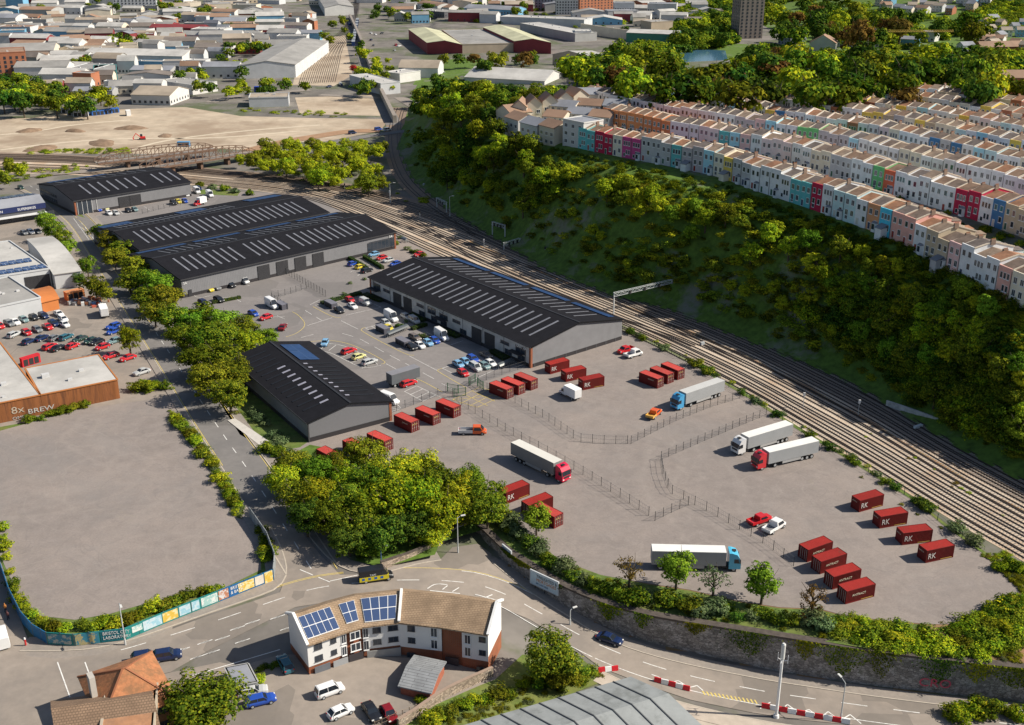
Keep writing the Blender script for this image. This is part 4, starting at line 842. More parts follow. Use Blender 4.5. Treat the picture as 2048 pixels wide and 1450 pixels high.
# ---------------------------------------------------------------- far town: named buildings
def bn(*a,**k): return building(*a,**k)
FAR_B=[
((-40,158),(58,153),30,17,'flat','brick','broof','tall orange-brick office block cut by the left edge',dict(win=5,nw=8,wh=1.8)),
((166,128),(366,133),0,7.5,'gable','white','lroof','very long white-walled distribution shed with pale ribbed roof, left background',dict(bl=(205,98),rise=3)),
((248,139),(360,142),10,6,'flat','blue','groof','sky-blue fronted unit in front of the long white shed',dict(win=1)),
((190,165),(236,163),32,7.5,'flat','teal','groof','teal-fronted unit with grey roof in the left background',{}),
((137,160),(190,161),30,7.5,'flat','pgrey','groof','grey-green unit left of the teal-fronted unit',{}),
((262,157),(342,158),18,6,'gable','grey','slate','low slate-roofed unit right of the teal-fronted unit',dict(win=1,rise=2)),
((264,209),(341,211),28,6,'gable','white','troof','white gabled house-like building with a tan hipped roof at the edge of the sandy field',dict(win=1,rise=3.5)),
((318,180),(386,190),20,6,'flat','white','groof','white unit with grey flat roof behind the gabled building',{}),
((499,215),(578,213),18,5.5,'flat','pgrey','troof','plain pale-green box building beside the sandy field hedge',{}),
((478,158),(592,155),0,9,'cross','pgrey','groof','long grey train shed roof running back beside the railway yard',dict(bl=(560,84),rise=3)),
((300,70),(407,72),16,7,'gable','red','red','long dark red-roofed shed in the left background',dict(rise=2.5)),
((338,85),(383,85),16,6,'gable','red','red','small dark red shed in front of the long red-roofed one',dict(rise=2)),
((202,76),(294,77),20,7,'flat','white','groof','white flat-roofed unit left of the red sheds',{}),
((228,21),(314,20),20,14,'flat','pgrey','groof','pale concrete-framed building with rows of openings at the top edge',dict(win=4,nw=12)),
((20,90),(90,90),20,7,'gable','grey','slate','grey ribbed shed at far left',dict(rise=2)),
((125,95),(172,93),16,7,'gable','white','broof','white unit with brown pitched roof, left background',dict(rise=2.5)),
((174,97),(214,98),20,7,'gable','white','lroof','white gabled unit beside the brown pitched roof',dict(rise=2.5)),
((-40,128),(110,124),35,9,'gable','cream','groof','large weathered grey shed behind the orange-brick block',dict(rise=4)),
((82,150),(124,146),16,6,'flat','white','lroof','small white unit right of the orange-brick block',{}),
((84,184),(126,186),16,6,'flat','white','lroof','white cube building at the back of the left tree belt',{}),
((564,82),(640,82),16,7,'gable','blue','slate','blue-grey shed at the mouth of the railway yard',dict(rise=2)),
((578,46),(620,46),16,8,'flat','brick','groof','brick and glass block by the railway line in the far distance',dict(win=2)),
((650,32),(708,30),0,9,'cross','white','groof','twin pale train shed roofs at the top edge left of the main line',dict(bl=(636,-6),rise=3)),
((855,108),(925,107),0,9,'cross','red','pyellow','pale yellow barrel-roofed retail shed with red brick front, left one of the pair',dict(bl=(817,58),rise=2.5)),
((925,107),(1027,104),0,7,'flat','tan','groof','flat rooftop car park between the two pale yellow retail sheds',dict(bl=(884,60))),
((1029,105),(1102,108),0,9,'cross','red','pyellow','pale yellow barrel-roofed retail shed with red brick front, right one of the pair',dict(bl=(966,54),rise=2.5)),
((798,155),(876,154),22,7,'arch','pgrey','troof','old arched-roof depot beside the main line viaduct',dict(rise=4)),
((930,170),(1089,170),28,4,'gable','white','lroof','white low-pitched pavilion roof just behind the hill trees',dict(rise=3.5)),
((1105,129),(1172,132),0,7.5,'cross','tan','lroof','white-roofed warehouse with tan walls near the yard with the blue canopy',dict(bl=(1150,108),rise=3)),
((1040,62),(1150,84),22,7,'flat','grey','lroof','long pale shed behind the right pale yellow retail shed',{}),
((1150,82),(1182,82),20,8,'flat','pgrey','lroof','boxy grey-white unit at the end of the long pale shed',{}),
((1161,66),(1256,80),0,8,'flat','cream','lroof','pale multi-bay shed left of the green shed',dict(bl=(1165,48))),
((1252,84),(1352,88),26,8,'gable','green','lroof','green-walled shed with pale roof near the river',dict(rise=2)),
((1000,48),(1168,55),24,7,'flat','pgrey','lroof','long low pale-roofed shed in the upper middle',{}),
((927,31),(1030,36),26,8,'gable','blue','slate','dark blue glazed building with grey hipped roof, upper middle',dict(rise=3,win=2)),
((829,35),(889,36),26,8,'flat','dark','groof','dark-fronted building with pale flat roof, upper middle',dict(win=2)),
((1070,21),(1106,21),20,30,'flat','slate','groof','dark glazed office tower at the top edge',dict(win=8,nw=6)),
((1112,30),(1156,30),20,18,'flat','white','groof','white six-storey block at the top edge',dict(win=5,nw=8)),
((1160,28),(1226,24),20,20,'flat','brick','groof','red-brick block at the top edge',dict(win=5,nw=10)),
((1228,33),(1268,33),16,14,'flat','white','slate','white block with dark roof right of the red-brick block',dict(win=3,nw=8)),
((1294,35),(1352,36),20,14,'flat','white','slate','long white terraced block near the river woods',dict(win=3,nw=12)),
((1302,62),(1345,60),20,8,'flat','tan','groof','tan low block behind the green shed',{}),
((1477,78),(1524,77),20,62,'flat','droof','groof','very tall dark concrete tower block rising past the top edge',dict(win=18,nw=5,wh=1.5)),
((1672,93),(1756,96),22,13,'flat','white','groof','white curved-front building with window bands in the woods',dict(win=3,nw=14)),
((1580,92),(1612,90),16,11,'flat','slate','groof','slatted grey building left of the white curved-front one',dict(win=3)),
((1617,108),(1670,110),20,9,'cross','white','broof','white gabled building with brown roof in the woods',dict(rise=6,win=1)),
((1738,184),(1866,183),9,4,'gable','cream','droof','long dark-brown-roofed building in the tree belt, right',dict(win=1,rise=4)),
((1868,190),(1985,187),9,4,'gable','cream','droof','second dark-brown-roofed building of the tree belt, further right',dict(win=1,rise=4)),
((1950,170),(2060,172),9,4,'gable','brick','broof','reddish-brown roofed hall at the right edge of the tree belt',dict(rise=3)),
((1960,104),(2070,102),9,4,'gable','brick','broof','dark-red roofed row behind the tree belt at the right edge',dict(rise=4)),
((1840,82),(1868,84),12,8,'flat','white','slate','small white cube house beside the yellow crane mast',dict(win=1)),
((1800,92),(1835,94),12,6,'gable','blue','slate','pale blue-roofed hut in the trees',dict(rise=2)),
((770,162),(800,166),20,6,'flat','white','lroof','white lean-to beside the arched-roof depot',{}),
((700,172),(762,190),14,7,'flat','pgrey','lroof','row of white sheds beside the main line',{}),
]
for (p1,p2,dep,h,rf,wc,rcx,lab,kw) in FAR_B:
    B(p1,p2,dep,h,rf,wc,rcx,lab,**kw)
# filler town blocks, each its own building
rf=random.Random(5)
ZN=[([(0,45),(640,45),(560,120),(480,150),(470,165),(400,150),(380,200),(250,200),(100,190),(60,140),(0,120)],150,'left background'),
    ([(0,0),(640,0),(640,45),(0,45)],60,'top left distance'),([(730,0),(1060,0),(1040,45),(780,50)],30,'top middle distance'),([(1040,0),(1440,8),(1400,60),(1150,48)],34,'distance behind the green shed')]
cn=0
for poly,n,zone in ZN:
    xs=[p[0] for p in poly]; ys=[p[1] for p in poly]; tries=0; k=0; found=[]
    while k<n and tries<n*14:
        tries+=1; x=rf.uniform(min(xs),max(xs)); y=rf.uniform(min(ys),max(ys))
        if not inpoly(x,y,poly): continue
        P=GT(x,y); r=rf.uniform(6,19)
        if any((P-c0).length<r+r0*.85 for c0,r0 in BUILT): continue
        w=r*rf.uniform(1.5,2.3); sc=(y+185)*.927/111; a=(x-w*sc/2,y+rf.uniform(-1,1)); b=(x+w*sc/2,y+rf.uniform(-1,1))
        found.append((x,y,a,b,r)); BUILT.append((P,r)); k+=1
    found.sort()
    for i,(x,y,a,b,r) in enumerate(found):
        wc=rf.choice(['white','white','white','pgrey','cream','grey','brick','tan','white','grey','white','blue','pgrey','cream','white','red']); rcx=rf.choice(['lroof','groof','groof','lroof','slate','broof','droof','troof','lroof','troof']); rt=rf.choice(['flat','gable','saw','gable','cross','arch'])
        B(a,b,r*rf.uniform(.8,1.6),rf.uniform(4.5,9.5),rt,wc,rcx,f'{ {"lroof":"pale","groof":"grey","slate":"slate","broof":"brown","droof":"dark","troof":"tan"}[rcx]}-roofed {wc.replace("pgrey","light grey")} building, {ordn(i+1)} from left in the {zone}',win=1 if rf.random()<.5 else 0,nw=5,group='town buildings in the '+zone,rise=rf.uniform(1.5,3.5))
CRES=len(BUILT)
# ================================================================ TERRACED HOUSES
HW=4.6; HD=11.5
mRoofT=[C(c,.85,.2,scale=.8,col2=tuple(v*.5 for v in c),scale2=.35,amt2=.6) for c in ((.24,.155,.105),(.19,.14,.11),(.28,.205,.15),(.16,.13,.115),(.32,.16,.09))]
HC={'white':(.66,.67,.69),'cream':(.66,.60,.48),'grey':(.42,.42,.43),'mauve':(.40,.36,.38),'teal':(.12,.42,.43),'lblue':(.33,.58,.72),'pteal':(.45,.60,.62),'cyan':(.08,.50,.68),'crimson':(.42,.02,.06),'magenta':(.50,.07,.22),'orange':(.58,.22,.09),'obrown':(.55,.27,.14),'salmon':(.66,.36,.30),'pink':(.70,.44,.42),'tan':(.46,.38,.27),'green':(.15,.48,.18),'ored':(.62,.14,.07),'yellow':(.72,.50,.10),'blue':(.06,.18,.36),'ppink':(.66,.54,.54),'brick':(.36,.15,.09)}
HC={k:tuple(min(.80,c*1.18) for c in v) for k,v in HC.items()}
HCm={k:C(v,.85,.09,scale=.7,col2=tuple(c*.75 for c in v),scale2=.25,amt2=.4) for k,v in HC.items()}
mParty=C((.58,.50,.40),.85,.15,scale=1.2); mChim=C((.24,.17,.13),.9,.25,scale=2.5); mPot=C((.45,.2,.1))
HNM={'white':'white','cream':'cream','grey':'grey','mauve':'mauve-grey','teal':'teal','lblue':'light blue','pteal':'pale teal','cyan':'bright cyan','crimson':'crimson','magenta':'magenta','orange':'orange','obrown':'orange-brown','salmon':'salmon','pink':'pink','tan':'tan','green':'bright green','ored':'orange-red','yellow':'yellow','blue':'dark blue','ppink':'pale pink','brick':'red-brick'}
def house_meshes(var):
    h=[7.0,7.4,8.1][var]; r=h+[1.5,1.6,1.3][var]
    w=MB(); yr=HD*.45
    w.add([(0,0,-4),(HW,0,-4),(HW,0,h+.35),(0,0,h+.35)],[(0,1,2,3)]); w.add([(0,.3,h+.35),(HW,.3,h+.35),(0,0,h+.35),(HW,0,h+.35),(0,.3,h-.3),(HW,.3,h-.3)],[(0,1,3,2),(0,4,5,1)])
    for x in (0,HW): w.add([(x,0,-4),(x,HD,-4),(x,HD,h-.3),(x,yr,r-.05),(x,.3,h),(x,0,h+.35)],[(0,1,2,3,4,5)])
    w.add([(0,HD,-4),(HW,HD,-4),(HW,HD,h-.3),(0,HD,h-.3)],[(0,1,2,3)])
    w.box(HW*.05,HW*.55,HD,HD+5.2,-4,h*.72)     # rear outrigger
    wm=w.mesh('wall',[HCm['white']])
    g=MB(); g.add([(0,.3,h-.05),(HW,.3,h-.05),(HW,yr,r),(0,yr,r),(HW,HD+.25,h-.45),(0,HD+.25,h-.45),(0,HD+.25,h-.6),(HW,HD+.25,h-.6)],[(0,1,2,3),(3,2,4,5),(5,4,7,6)]); g.add([(HW*.02,HD,h*.72+.6),(HW*.58,HD,h*.72+.3),(HW*.58,HD+5.35,h*.72+.06),(HW*.02,HD+5.35,h*.72+.4)],[(0,1,2,3)])
    gm=g.mesh('roof',[mRoofT[0]])
    p=MB()
    p.bar((HW,.0,h+.25),(HW,yr,r+.16),.26,.3); p.bar((HW,yr,r+.16),(HW,HD+.2,h-.25),.26,.3)
    pm=p.mesh('party_wall',[mParty])
    c=MB(); c.box(HW-.32,HW+.25,yr-.7,yr+.6,r-.6,r+.7,0)
    for k in range(4): c.cyl((HW-.04,yr-.5+k*.33,r+.7),(HW-.04,yr-.5+k*.33,r+1.0),.11,.09,6,1)
    cm=c.mesh('chimney',[mChim,mPot])
    return wm,gm,pm,cm,h
HM=[house_meshes(i) for i in range(3)]
def porch_mesh():
    mb=MB(); mb.box(.3,2.6,-2.2,0,-3,2.3,0); mb.add([(.1,-2.4,2.3),(2.8,-2.4,2.3),(2.8,0,3.2),(.1,0,3.2),(.1,-2.4,2.15),(2.8,-2.4,2.15),(2.8,0,3.05),(.1,0,3.05)],[(0,1,2,3),(4,7,6,5),(0,4,5,1),(1,5,6,2),(3,7,4,0)],1); return mb.mesh('rear_extension',[HCm['white'],rmat('slate')])
PORCH=porch_mesh()
def bay_mesh():
    mb=MB(); mb.add([(-.95,0,0),(-.6,-.75,0),(.6,-.75,0),(.95,0,0),(-.95,0,2.5),(-.6,-.75,2.5),(.6,-.75,2.5),(.95,0,2.5)],[(0,1,5,4),(1,2,6,5),(2,3,7,6)],0)
    mb.add([(-1.05,0,2.5),(-.65,-.85,2.5),(.65,-.85,2.5),(1.05,0,2.5),(-.8,0,2.95),(.8,0,2.95)],[(0,1,4),(1,2,5,4),(2,3,5),(0,3,2,1)],2)
    mb.add([(-.5,-.77,.8),(.5,-.77,.8),(.5,-.77,2.3),(-.5,-.77,2.3)],[(0,1,2,3)],1); return mb.mesh('bay_window',[HCm['white'],mGlass,rmat('slate')])
BAY=bay_mesh(); PIPE=MB().box(-.05,.05,-.12,-.02,-1,7.2).mesh('downpipe',[C((.12,.12,.12))])
HOUSES=[]
def house(P,rz,col,rr,detail,row):
    v=rr.choice([0,0,1,1,2]) if row==0 else rr.choice([0,1]); wm,gm,pm,cm,h=HM[v]
    t=thing('terraced_house','', 'house',(P.x,P.y,P.z),rz)
    o=link('wall',wm,t); slotmat(o,HCm[col]); rfo=o=link('roof',gm,t); slotmat(o,rr.choice(mRoofT)); link('party_wall',pm,t)
    if rr.random()<.6:
        link('chimney',cm,rfo)
    ww=WIN if rr.random()<.6 else WIN0
    pat=rr.choice([0,0,1,2])
    xs=[HW*.27,HW*.73] if pat<2 else [HW*.25,HW*.5,HW*.75]
    ww_=1.15 if pat<2 else .85
    for x in xs: put_window(t,x,-.03,h-1.8,ww_,1.6,0,ww)
    if detail:
        for x in (xs if pat==1 else xs[1:]): put_window(t,x,-.03,h-4.8,ww_,1.65,0,ww)
        if h>7.8 or pat==0:
            d=link('door',rr.choice(DOORS),t,(HW*.24,-.03,0.1)); d.scale=(.95,1,2.1)
        else: put_window(t,HW*.27,-.03,1.2,.95,1.2,0,ww)
        if rr.random()<.4 and pat!=1: link('bay_window',BAY,t,(HW*.72,0,-.1))
        if rr.random()<.5: link('downpipe',PIPE,t,(HW*.97,0,0))
        if row==0 and rr.random()<.22: o=link('rear_extension',PORCH,t,(rr.uniform(0,1.6),0,0)); slotmat(o,HCm[rr.choice(['white','cream','grey'])],0)
    HOUSES.append((t,col,row))
    return t
rh=random.Random(21)
ROW0=smoothpl([G(a,b,z) for a,b,z in [(1140,296,28.5),(1200,308,29),(1345,340,29),(1432,358,29),(1500,381,29),(1604,414,29),(1710,448,29.2),(1790,474,29.2),(1870,507,29.2),(1950,540,29.4),(2048,582,29.4),(2260,665,29.4)]],2)
for p in ROW0: p.z=0
C0=[(1187,'teal'),(1220,'crimson'),(1253,'cream'),(1276,'magenta'),(1315,'grey'),(1349,'grey'),(1367,'teal'),(1407,'mauve'),(1432,'lblue'),(1452,'cream'),(1473,'yellow'),(1500,'grey'),(1545,'white'),(1590,'white'),(1618,'teal'),(1645,'crimson'),(1670,'white'),(1700,'pteal'),(1728,'white'),(1756,'obrown'),(1790,'cyan'),(1820,'salmon'),(1853,'white'),(1887,'tan'),(1918,'pink'),(1988,'white'),(2028,'salmon'),(2300,'cream')]
C1=[(1335,'orange'),(1405,'white'),(1437,'ppink'),(1458,'teal'),(1477,'lblue'),(1500,'pink'),(1530,'white'),(1575,'ppink'),(1620,'white'),(1665,'cream'),(1700,'grey'),(1740,'white'),(1770,'green'),(1797,'ored'),(1917,'white'),(1950,'crimson'),(1980,'white'),(2018,'blue'),(2300,'tan')]
C2=[(1470,'white'),(1500,'mauve'),(1530,'pink'),(1550,'lblue'),(1600,'white'),(1625,'green'),(1690,'grey'),(1710,'lblue'),(1800,'white'),(1850,'cream'),(2300,'white')]
def colat(T,px):
    for a,c in T:
        if px<a: return c
    return 'white'
N0=normals(ROW0)
OFF=[0,28,52,74,95,116,137,158,179,200]
LX=[1168,1225,1180,1100,1080,1120,1200,1300,1420,1500]
GAP=[{},{},{}]
for k,of in enumerate(OFF):
    # the rows run from far left to near right; uphill is to the left of travel
    P=[p+n*of for p,n in zip(ROW0,N0)]
    d0=(P[1]-P[0]).normalized(); P=[P[0]-d0*HW*24]+P
    S=resample(P,HW)
    lat=0
    for a,b in zip(S[:-1],S[1:]):
        m=(a+b)/2; z=hz(m.x,m.y)
        px,py=PX(m.x,m.y,z+4)
        if px<LX[k]-14 or px>2110: continue
        if py<190: continue
        if any((m-Vector((c0.x,c0.y,0))).length<r0+5 for c0,r0 in BUILT[CRES:]): continue
        z=max(hz(a.x,a.y),hz(b.x,b.y)); dd=b-a; rz=math.atan2(dd.y,dd.x)
        col=colat([C0,C1,C2][k],px) if k<3 else rh.choice(['white']*9+['cream']*3+['grey','ppink','lblue','pteal','tan','brick','yellow','blue','salmon'])
        house(Vector((a.x,a.y,z+rh.uniform(-.25,.25))),rz,col,rh,k<4,k)
print('houses',len(HOUSES))
rown=['front row above the railway cliff','second row up the hill','third row up the hill','fourth row up the hill','fifth row up the hill','sixth row up the hill','seventh row up the hill','eighth row up the hill','ninth row up the hill','tenth row, furthest back']
for k in range(10):
    hs=[h for h in HOUSES if h[2]==k]; cnt={}
    tot={}
    for t,c,r in hs: tot[c]=tot.get(c,0)+1
    for t,c,r in hs:
        cnt[c]=cnt.get(c,0)+1
        t['label']=(f'only {HNM[c]} terraced house in the {rown[k]}' if tot[c]==1 else f'{ordn(cnt[c])} {HNM[c]} terraced house from the left in the {rown[k]}')
        t['group']='terraced houses in the '+rown[k]
# upper-left crescent with brown gables and white blocks at the head of the hill
def B2(p1,p2,dep,h,rfm,wc,rcx,lab,**k): return B(p1,p2,dep,h,rfm,wc,rcx,lab,name='house',cat='house',**k)
for i in range(6):
    x0=992+i*31; y0=258-i*5.5
    B2((x0,y0),(x0+30,y0-3 if i else y0+3),10,8.0,'cross','cream','broof',f'cream gabled house with brown roof, {ordn(i+1)} from left in the hilltop crescent',rise=2.6,win=2,nw=2,me=WIN,group='gabled houses at the head of the hill')
B2((1142,222),(1270,220),11,7,'gable','white','slate','long white block with grey roof behind the crescent of gabled houses',win=2,nw=12,me=WIN,rise=2)
B2((1125,290),(1166,298),10,9.5,'flat','white','slate','tall white flat-topped house at the left end of the front row',win=3,nw=3,me=WIN)
for i,(x0,y0,w,c) in enumerate([(1085,262,40,'cream'),(1130,256,44,'white'),(1176,262,42,'white'),(1100,240,46,'cream'),(1150,238,50,'white'),(1205,240,44,'cream')]):
    B2((x0,y0),(x0+w,y0+2),9,6,'gable',c,['broof','slate'][i%2],f'{c} {["brown","grey"][i%2]}-roofed house behind the gabled crescent, {ordn(i+1)} of six',win=2,nw=4,me=WIN,rise=2,group='houses behind the crescent')
for i,(x0,y0,w,c,r_) in enumerate([(1040,282,34,'white','slate'),(1078,288,30,'cream','broof'),(1010,270,26,'white','broof')]):
    B2((x0,y0),(x0+w,y0+5),9,7.5,'gable',c,r_,f'{c} {dict(slate="grey",broof="brown")[r_]}-roofed house on the slope before the crescent, {ordn(i+1)} of three',win=2,nw=3,me=WIN,rise=2,group='houses before the crescent')
# hillside houses at the far top right
rt=random.Random(8); FH=[]
for (x0,x1,y0,y1,n) in ((1745,1950,4,30,26),(1950,2048,48,100,16),(1870,2048,0,16,14),(1900,2040,95,108,6)):
    for _ in range(n):
        FH.append((rt.uniform(x0,x1),rt.uniform(y0,y1)))
FH.sort(); ok=[]
for x,y in FH:
    if all(abs(x-a)>8 or abs(y-b)>5 for a,b in ok): ok.append((x,y))
for i,(x,y) in enumerate(ok):
    c=rt.choice(['white','cream','white','tan','pgrey','white','brick','blue']); w=rt.uniform(12,24)
    B2((x,y),(x+w,y+rt.uniform(-2,2)),9,6.5,'gable',c,rt.choice(['broof','troof','slate']),f'{c.replace("pgrey","light grey")} house, {ordn(i+1)} from the left on the far hillside at top right',win=2,nw=3,me=WIN,rise=2.5,group='houses on the far hillside')
# ================================================================ WALLS, FENCES, HOARDING
mStone=stonemat('rubble_stone',(.25,.23,.21),(.10,.09,.085),1.5,.75)
mCop=M('dark_coping',(.085,.07,.06),.9,.3,1.5)
WB=[G(a,b,wallz(a)) for a,b in WALLTOP]; WBs=resample(smoothpl(WB,1),3)
t=thing('retaining_wall','tall weathered stone retaining wall between the yard and the sunken road','wall',(0,0,0))
Nw=normals([Vector((p.x,p.y,0)) for p in WBs]); mb=MB(); mc=MB(); vs=[];n=len(WBs)
for p,q_ in zip(WBs,Nw):
    f=p-q_*.0; zb=hz(p.x-q_.x*1.5,p.y-q_.y*1.5)-1; b_=p-q_*.5
    vs+=[(f.x,f.y,p.z-.02),(b_.x,b_.y,zb)]
mb.add(vs,[(2*i,2*i+1,2*i+3,2*i+2) for i in range(n-1)]); 
vb=[(p.x+q_.x*1.3,p.y+q_.y*1.3,p.z-.05) for p,q_ in zip(WBs,Nw)]; mb.add(vs[::2]+vb,[(i,i+1,n+i+1,n+i) for i in range(n-1)])
mb.obj('masonry',mStone,t)
vs=[]
for p,q_ in zip(WBs,Nw):
    a=p-q_*.15; b_=p+q_*1.2; vs+=[(a.x,a.y,p.z-.15),(a.x,a.y,p.z+.25),(b_.x,b_.y,p.z+.3),(b_.x,b_.y,p.z-.1)]
mc.add(vs,[(4*i+k,4*i+k+1,4*i+5+k,4*i+4+k) for i in range(n-1) for k in range(3)]); mc.obj('coping',mCop,t)
gp=WBs[int(n*.74)]; gq=Nw[int(n*.74)]
text('graffiti','CRO',2.2,C((.45,.06,.10)),t,(gp.x-gq.x*.75,gp.y-gq.y*.75,-5.6),(R(88),0,math.atan2(-gq.x,gq.y)),sx=1.1)
ivg=np.random.default_rng(44)
IVY=[(.10,2),(.14,3),(.22,2),(.30,2.5),(.36,1.5),(.44,2),(.52,3.5),(.58,2),(.63,4),(.69,2),(.75,3),(.80,2.5),(.86,4),(.92,3),(.97,4)]
# earth bank below the yard at the right
P1=[(1560,1216),(1640,1219),(1690,1233),(1780,1243),(1850,1249),(1905,1251),(1985,1206),(2052,1181),(2250,1300)]
top=resample([G(*p) for p in P1],3.0); 
mb=MB(); vs=[]; bot=[]
for p in top:
    k=min(range(n),key=lambda i:(WBs[i]-p).length); w_=WBs[k]+Nw[k]*1.1; bot.append(w_)
for i,(a,b_) in enumerate(zip(top,bot)):
    for j in range(5):
        v=a.lerp(b_,j/4); v.z=a.z*(1-j/4)+(b_.z)*(j/4)+.07-(.3*math.sin(j/4*math.pi)); vs.append(v)
m_=len(top); mb.add(vs,[(5*i+j,5*i+j+1,5*i+6+j,5*i+5+j) for i in range(m_-1) for j in range(4)]); struct(mb.obj('earth_bank',[mEarth],smooth=True))
# stone walls
def lowwall(name,label,pts,h,w,mat,cat='wall',drape=True,cop=None,z=0):
    P=resample(wpts(pts,drape,1),1.5); t=thing(name,label,cat,(P[0].x,P[0].y,P[0].z)); mb=MB(); N_=normals(P); vs=[]; o=P[0]
    for p,q_ in zip(P,N_):
        zz_=hz(p.x,p.y) if drape else z
        for s,z_ in ((-1,-.5),(-1,h),(1,h),(1,-.5)): vs.append((p.x+q_.x*s*w/2-o.x,p.y+q_.y*s*w/2-o.y,zz_+z_-o.z))
    k=len(P); mb.add(vs,[(4*i+j,4*i+j+1,4*i+5+j,4*i+4+j) for i in range(k-1) for j in range(3)]+[(0,3,2,1),(4*k-4,4*k-3,4*k-2,4*k-1)]); mb.obj('masonry',mat,t)
    if cop:
        mb=MB(); vs=[]
        for p,q_ in zip(P,N_):
            zz_=hz(p.x,p.y) if drape else z
            for s,z_ in ((-1,h),(-1,h+.12),(1,h+.12),(1,h)): vs.append((p.x+q_.x*s*(w/2+.05)-o.x,p.y+q_.y*s*(w/2+.05)-o.y,zz_+z_-o.z))
        mb.add(vs,[(4*i+j,4*i+j+1,4*i+5+j,4*i+4+j) for i in range(k-1) for j in range(3)]); mb.obj('coping',cop,t)
    return t
mRub=stonemat('warm_rubble_stone',(.36,.285,.22),(.15,.12,.10),2.2,.2)
lowwall('stone_wall','low stone wall curving round the foot of the wood beside the pavement',[(762,1140),(830,1118),(870,1098),(905,1070),(925,1062),(955,1052)],1.7,.5,mRub,cop=mCop)
lowwall('garden_wall','rubble garden wall running from the flats down past the brick garage',[(985,1352),(950,1368),(905,1388),(868,1410),(838,1432),(790,1462)],1.7,.4,mRub,cop=C((.3,.22,.17)))
lowwall('stone_wall','pale viaduct wall running along the main line into the distance',[(790,246),(775,215),(758,180),(742,140),(728,100),(712,62),(700,36)],4.0,2.0,M('pale_stone',(.42,.37,.31),.9,.2,.2),drape=False,cop=mPave)
lowwall('stone_wall','graffitied concrete wall at the foot of the cliff beside the tracks',[(1772,812),(1820,828),(1880,850)],1.5,.4,C((.45,.44,.42),.8,.3,scale=1),drape=False)
lowwall('stone_wall','whitewashed wall at the foot of the cliff further along the tracks',[(1440,640),(1500,660),(1552,682)],1.2,.4,C((.5,.5,.5),.8,.3,scale=1),drape=False)
# hoarding
HP=[(-40,1000),(0,1135),(22,1200),(45,1246),(68,1272),(96,1289),(150,1293),(252,1281),(330,1248),(440,1204),(500,1180),(548,1161),(551,1128),(535,1085),(500,1035)]
H=[G(*p) for p in HP]; t=thing('site_hoarding','long teal and blue painted hoarding with picture panels round the empty plot','hoarding',(H[5].x,H[5].y,0))
o0=H[5]; mTeal=M('teal_hoarding_paint',(.02,.20,.19),.6,.2,.5); mBlueH=M('blue_hoarding_paint',(.015,.12,.26),.6,.2,.5); mGyH=M('grey_hoarding',(.25,.27,.28),.7,.2,.5)
mb=MB()
for i,(a,b_) in enumerate(zip(H[:-1],H[1:])):
    k=0 if 5<=i<=8 else (1 if i<5 or i in(9,10) else 2)
    mb.bar(a-o0+UP*1.2,b_-o0+UP*1.2,.12,2.4,k)
mb.obj('board',[mTeal,mBlueH,mGyH],t)
mb=MB()
for a,b_ in zip(H[:-1],H[1:]):
    for p in resample([a,b_],2.4): mb.bar(p-o0+Vector((0,0,0)),p-o0+UP*2.5,.14)
mb.obj('posts_and_battens',C((.12,.14,.14)),t)
def hp(x0,x1,ycurve,cols,z0=.4,z1=2.15,split=0,txt=None):
    def base(x):
        for (a,b_),(c_,d_) in zip(HP[5:],HP[6:]):
            if a<=x<=c_: return G(x,b_+(d_-b_)*(x-a)/(c_-a))
    a,b_=base(x0)-o0,base(x1)-o0; n_=Vector((b_.y-a.y,-(b_.x-a.x),0)).normalized()*.1
    mb=MB(); mb.add([a+n_+UP*z0,b_+n_+UP*z0,b_+n_+UP*z1,a+n_+UP*z1,a+UP*z0,b_+UP*z0,b_+UP*z1,a+UP*z1],[(0,1,2,3),(4,7,6,5),(0,4,5,1),(1,5,6,2),(2,6,7,3),(3,7,4,0)])
    mb.obj('picture_panel',cols,t)
    if txt:
        for j,l in enumerate(txt): text('lettering',l,.85,mFrame,t,tuple(a+n_*1.3+(b_-a).normalized()*.3+UP*(1.55-j*.85)),(R(90),0,math.atan2(b_.y-a.y,b_.x-a.x)),sx=.8)
pm=lambda nm,a,b,s=1.2: M(nm,a,.6,.1,s,col2=b,scale2=s,amt2=.95,thr=(.5,.53))
pY=pm('yellow_picture',(.65,.45,.08),(.70,.62,.35)); pB=pm('pale_blue_picture',(.50,.62,.68),(.28,.50,.60)); pW=pm('white_picture',(.66,.68,.66),(.30,.50,.48),.8); pT=pm('mixed_picture',(.05,.25,.35),(.5,.42,.2),.8); pS=pm('sea_picture',(.06,.22,.30),(.42,.42,.36),1.0); pR=pm('red_picture',(.45,.2,.12),(.6,.6,.6),.9)
hp(99,145,0,pS); hp(153,200,0,pT,.2,2.3); hp(204,246,0,M('dark_teal_panel',(.015,.16,.20),.6,.1),.25,2.3,txt=['BRISTOL CITY','LABORATORY']); hp(266,286,0,pW,.9,2.0); hp(288,325,0,pB); hp(327,357,0,pY); hp(360,382,0,pB); hp(385,400,0,pB); hp(404,436,0,pW); hp(438,458,0,pR,.4,2.2); hp(459,475,0,M('blue_panel',(.02,.12,.32),.6,.1),.2,2.3,txt=['BRISTOL','& BATH']); hp(478,509,0,pY); hp(511,528,0,M('cream_panel',(.62,.58,.5),.6,.15)); hp(530,546,0,pY,.1,2.3)
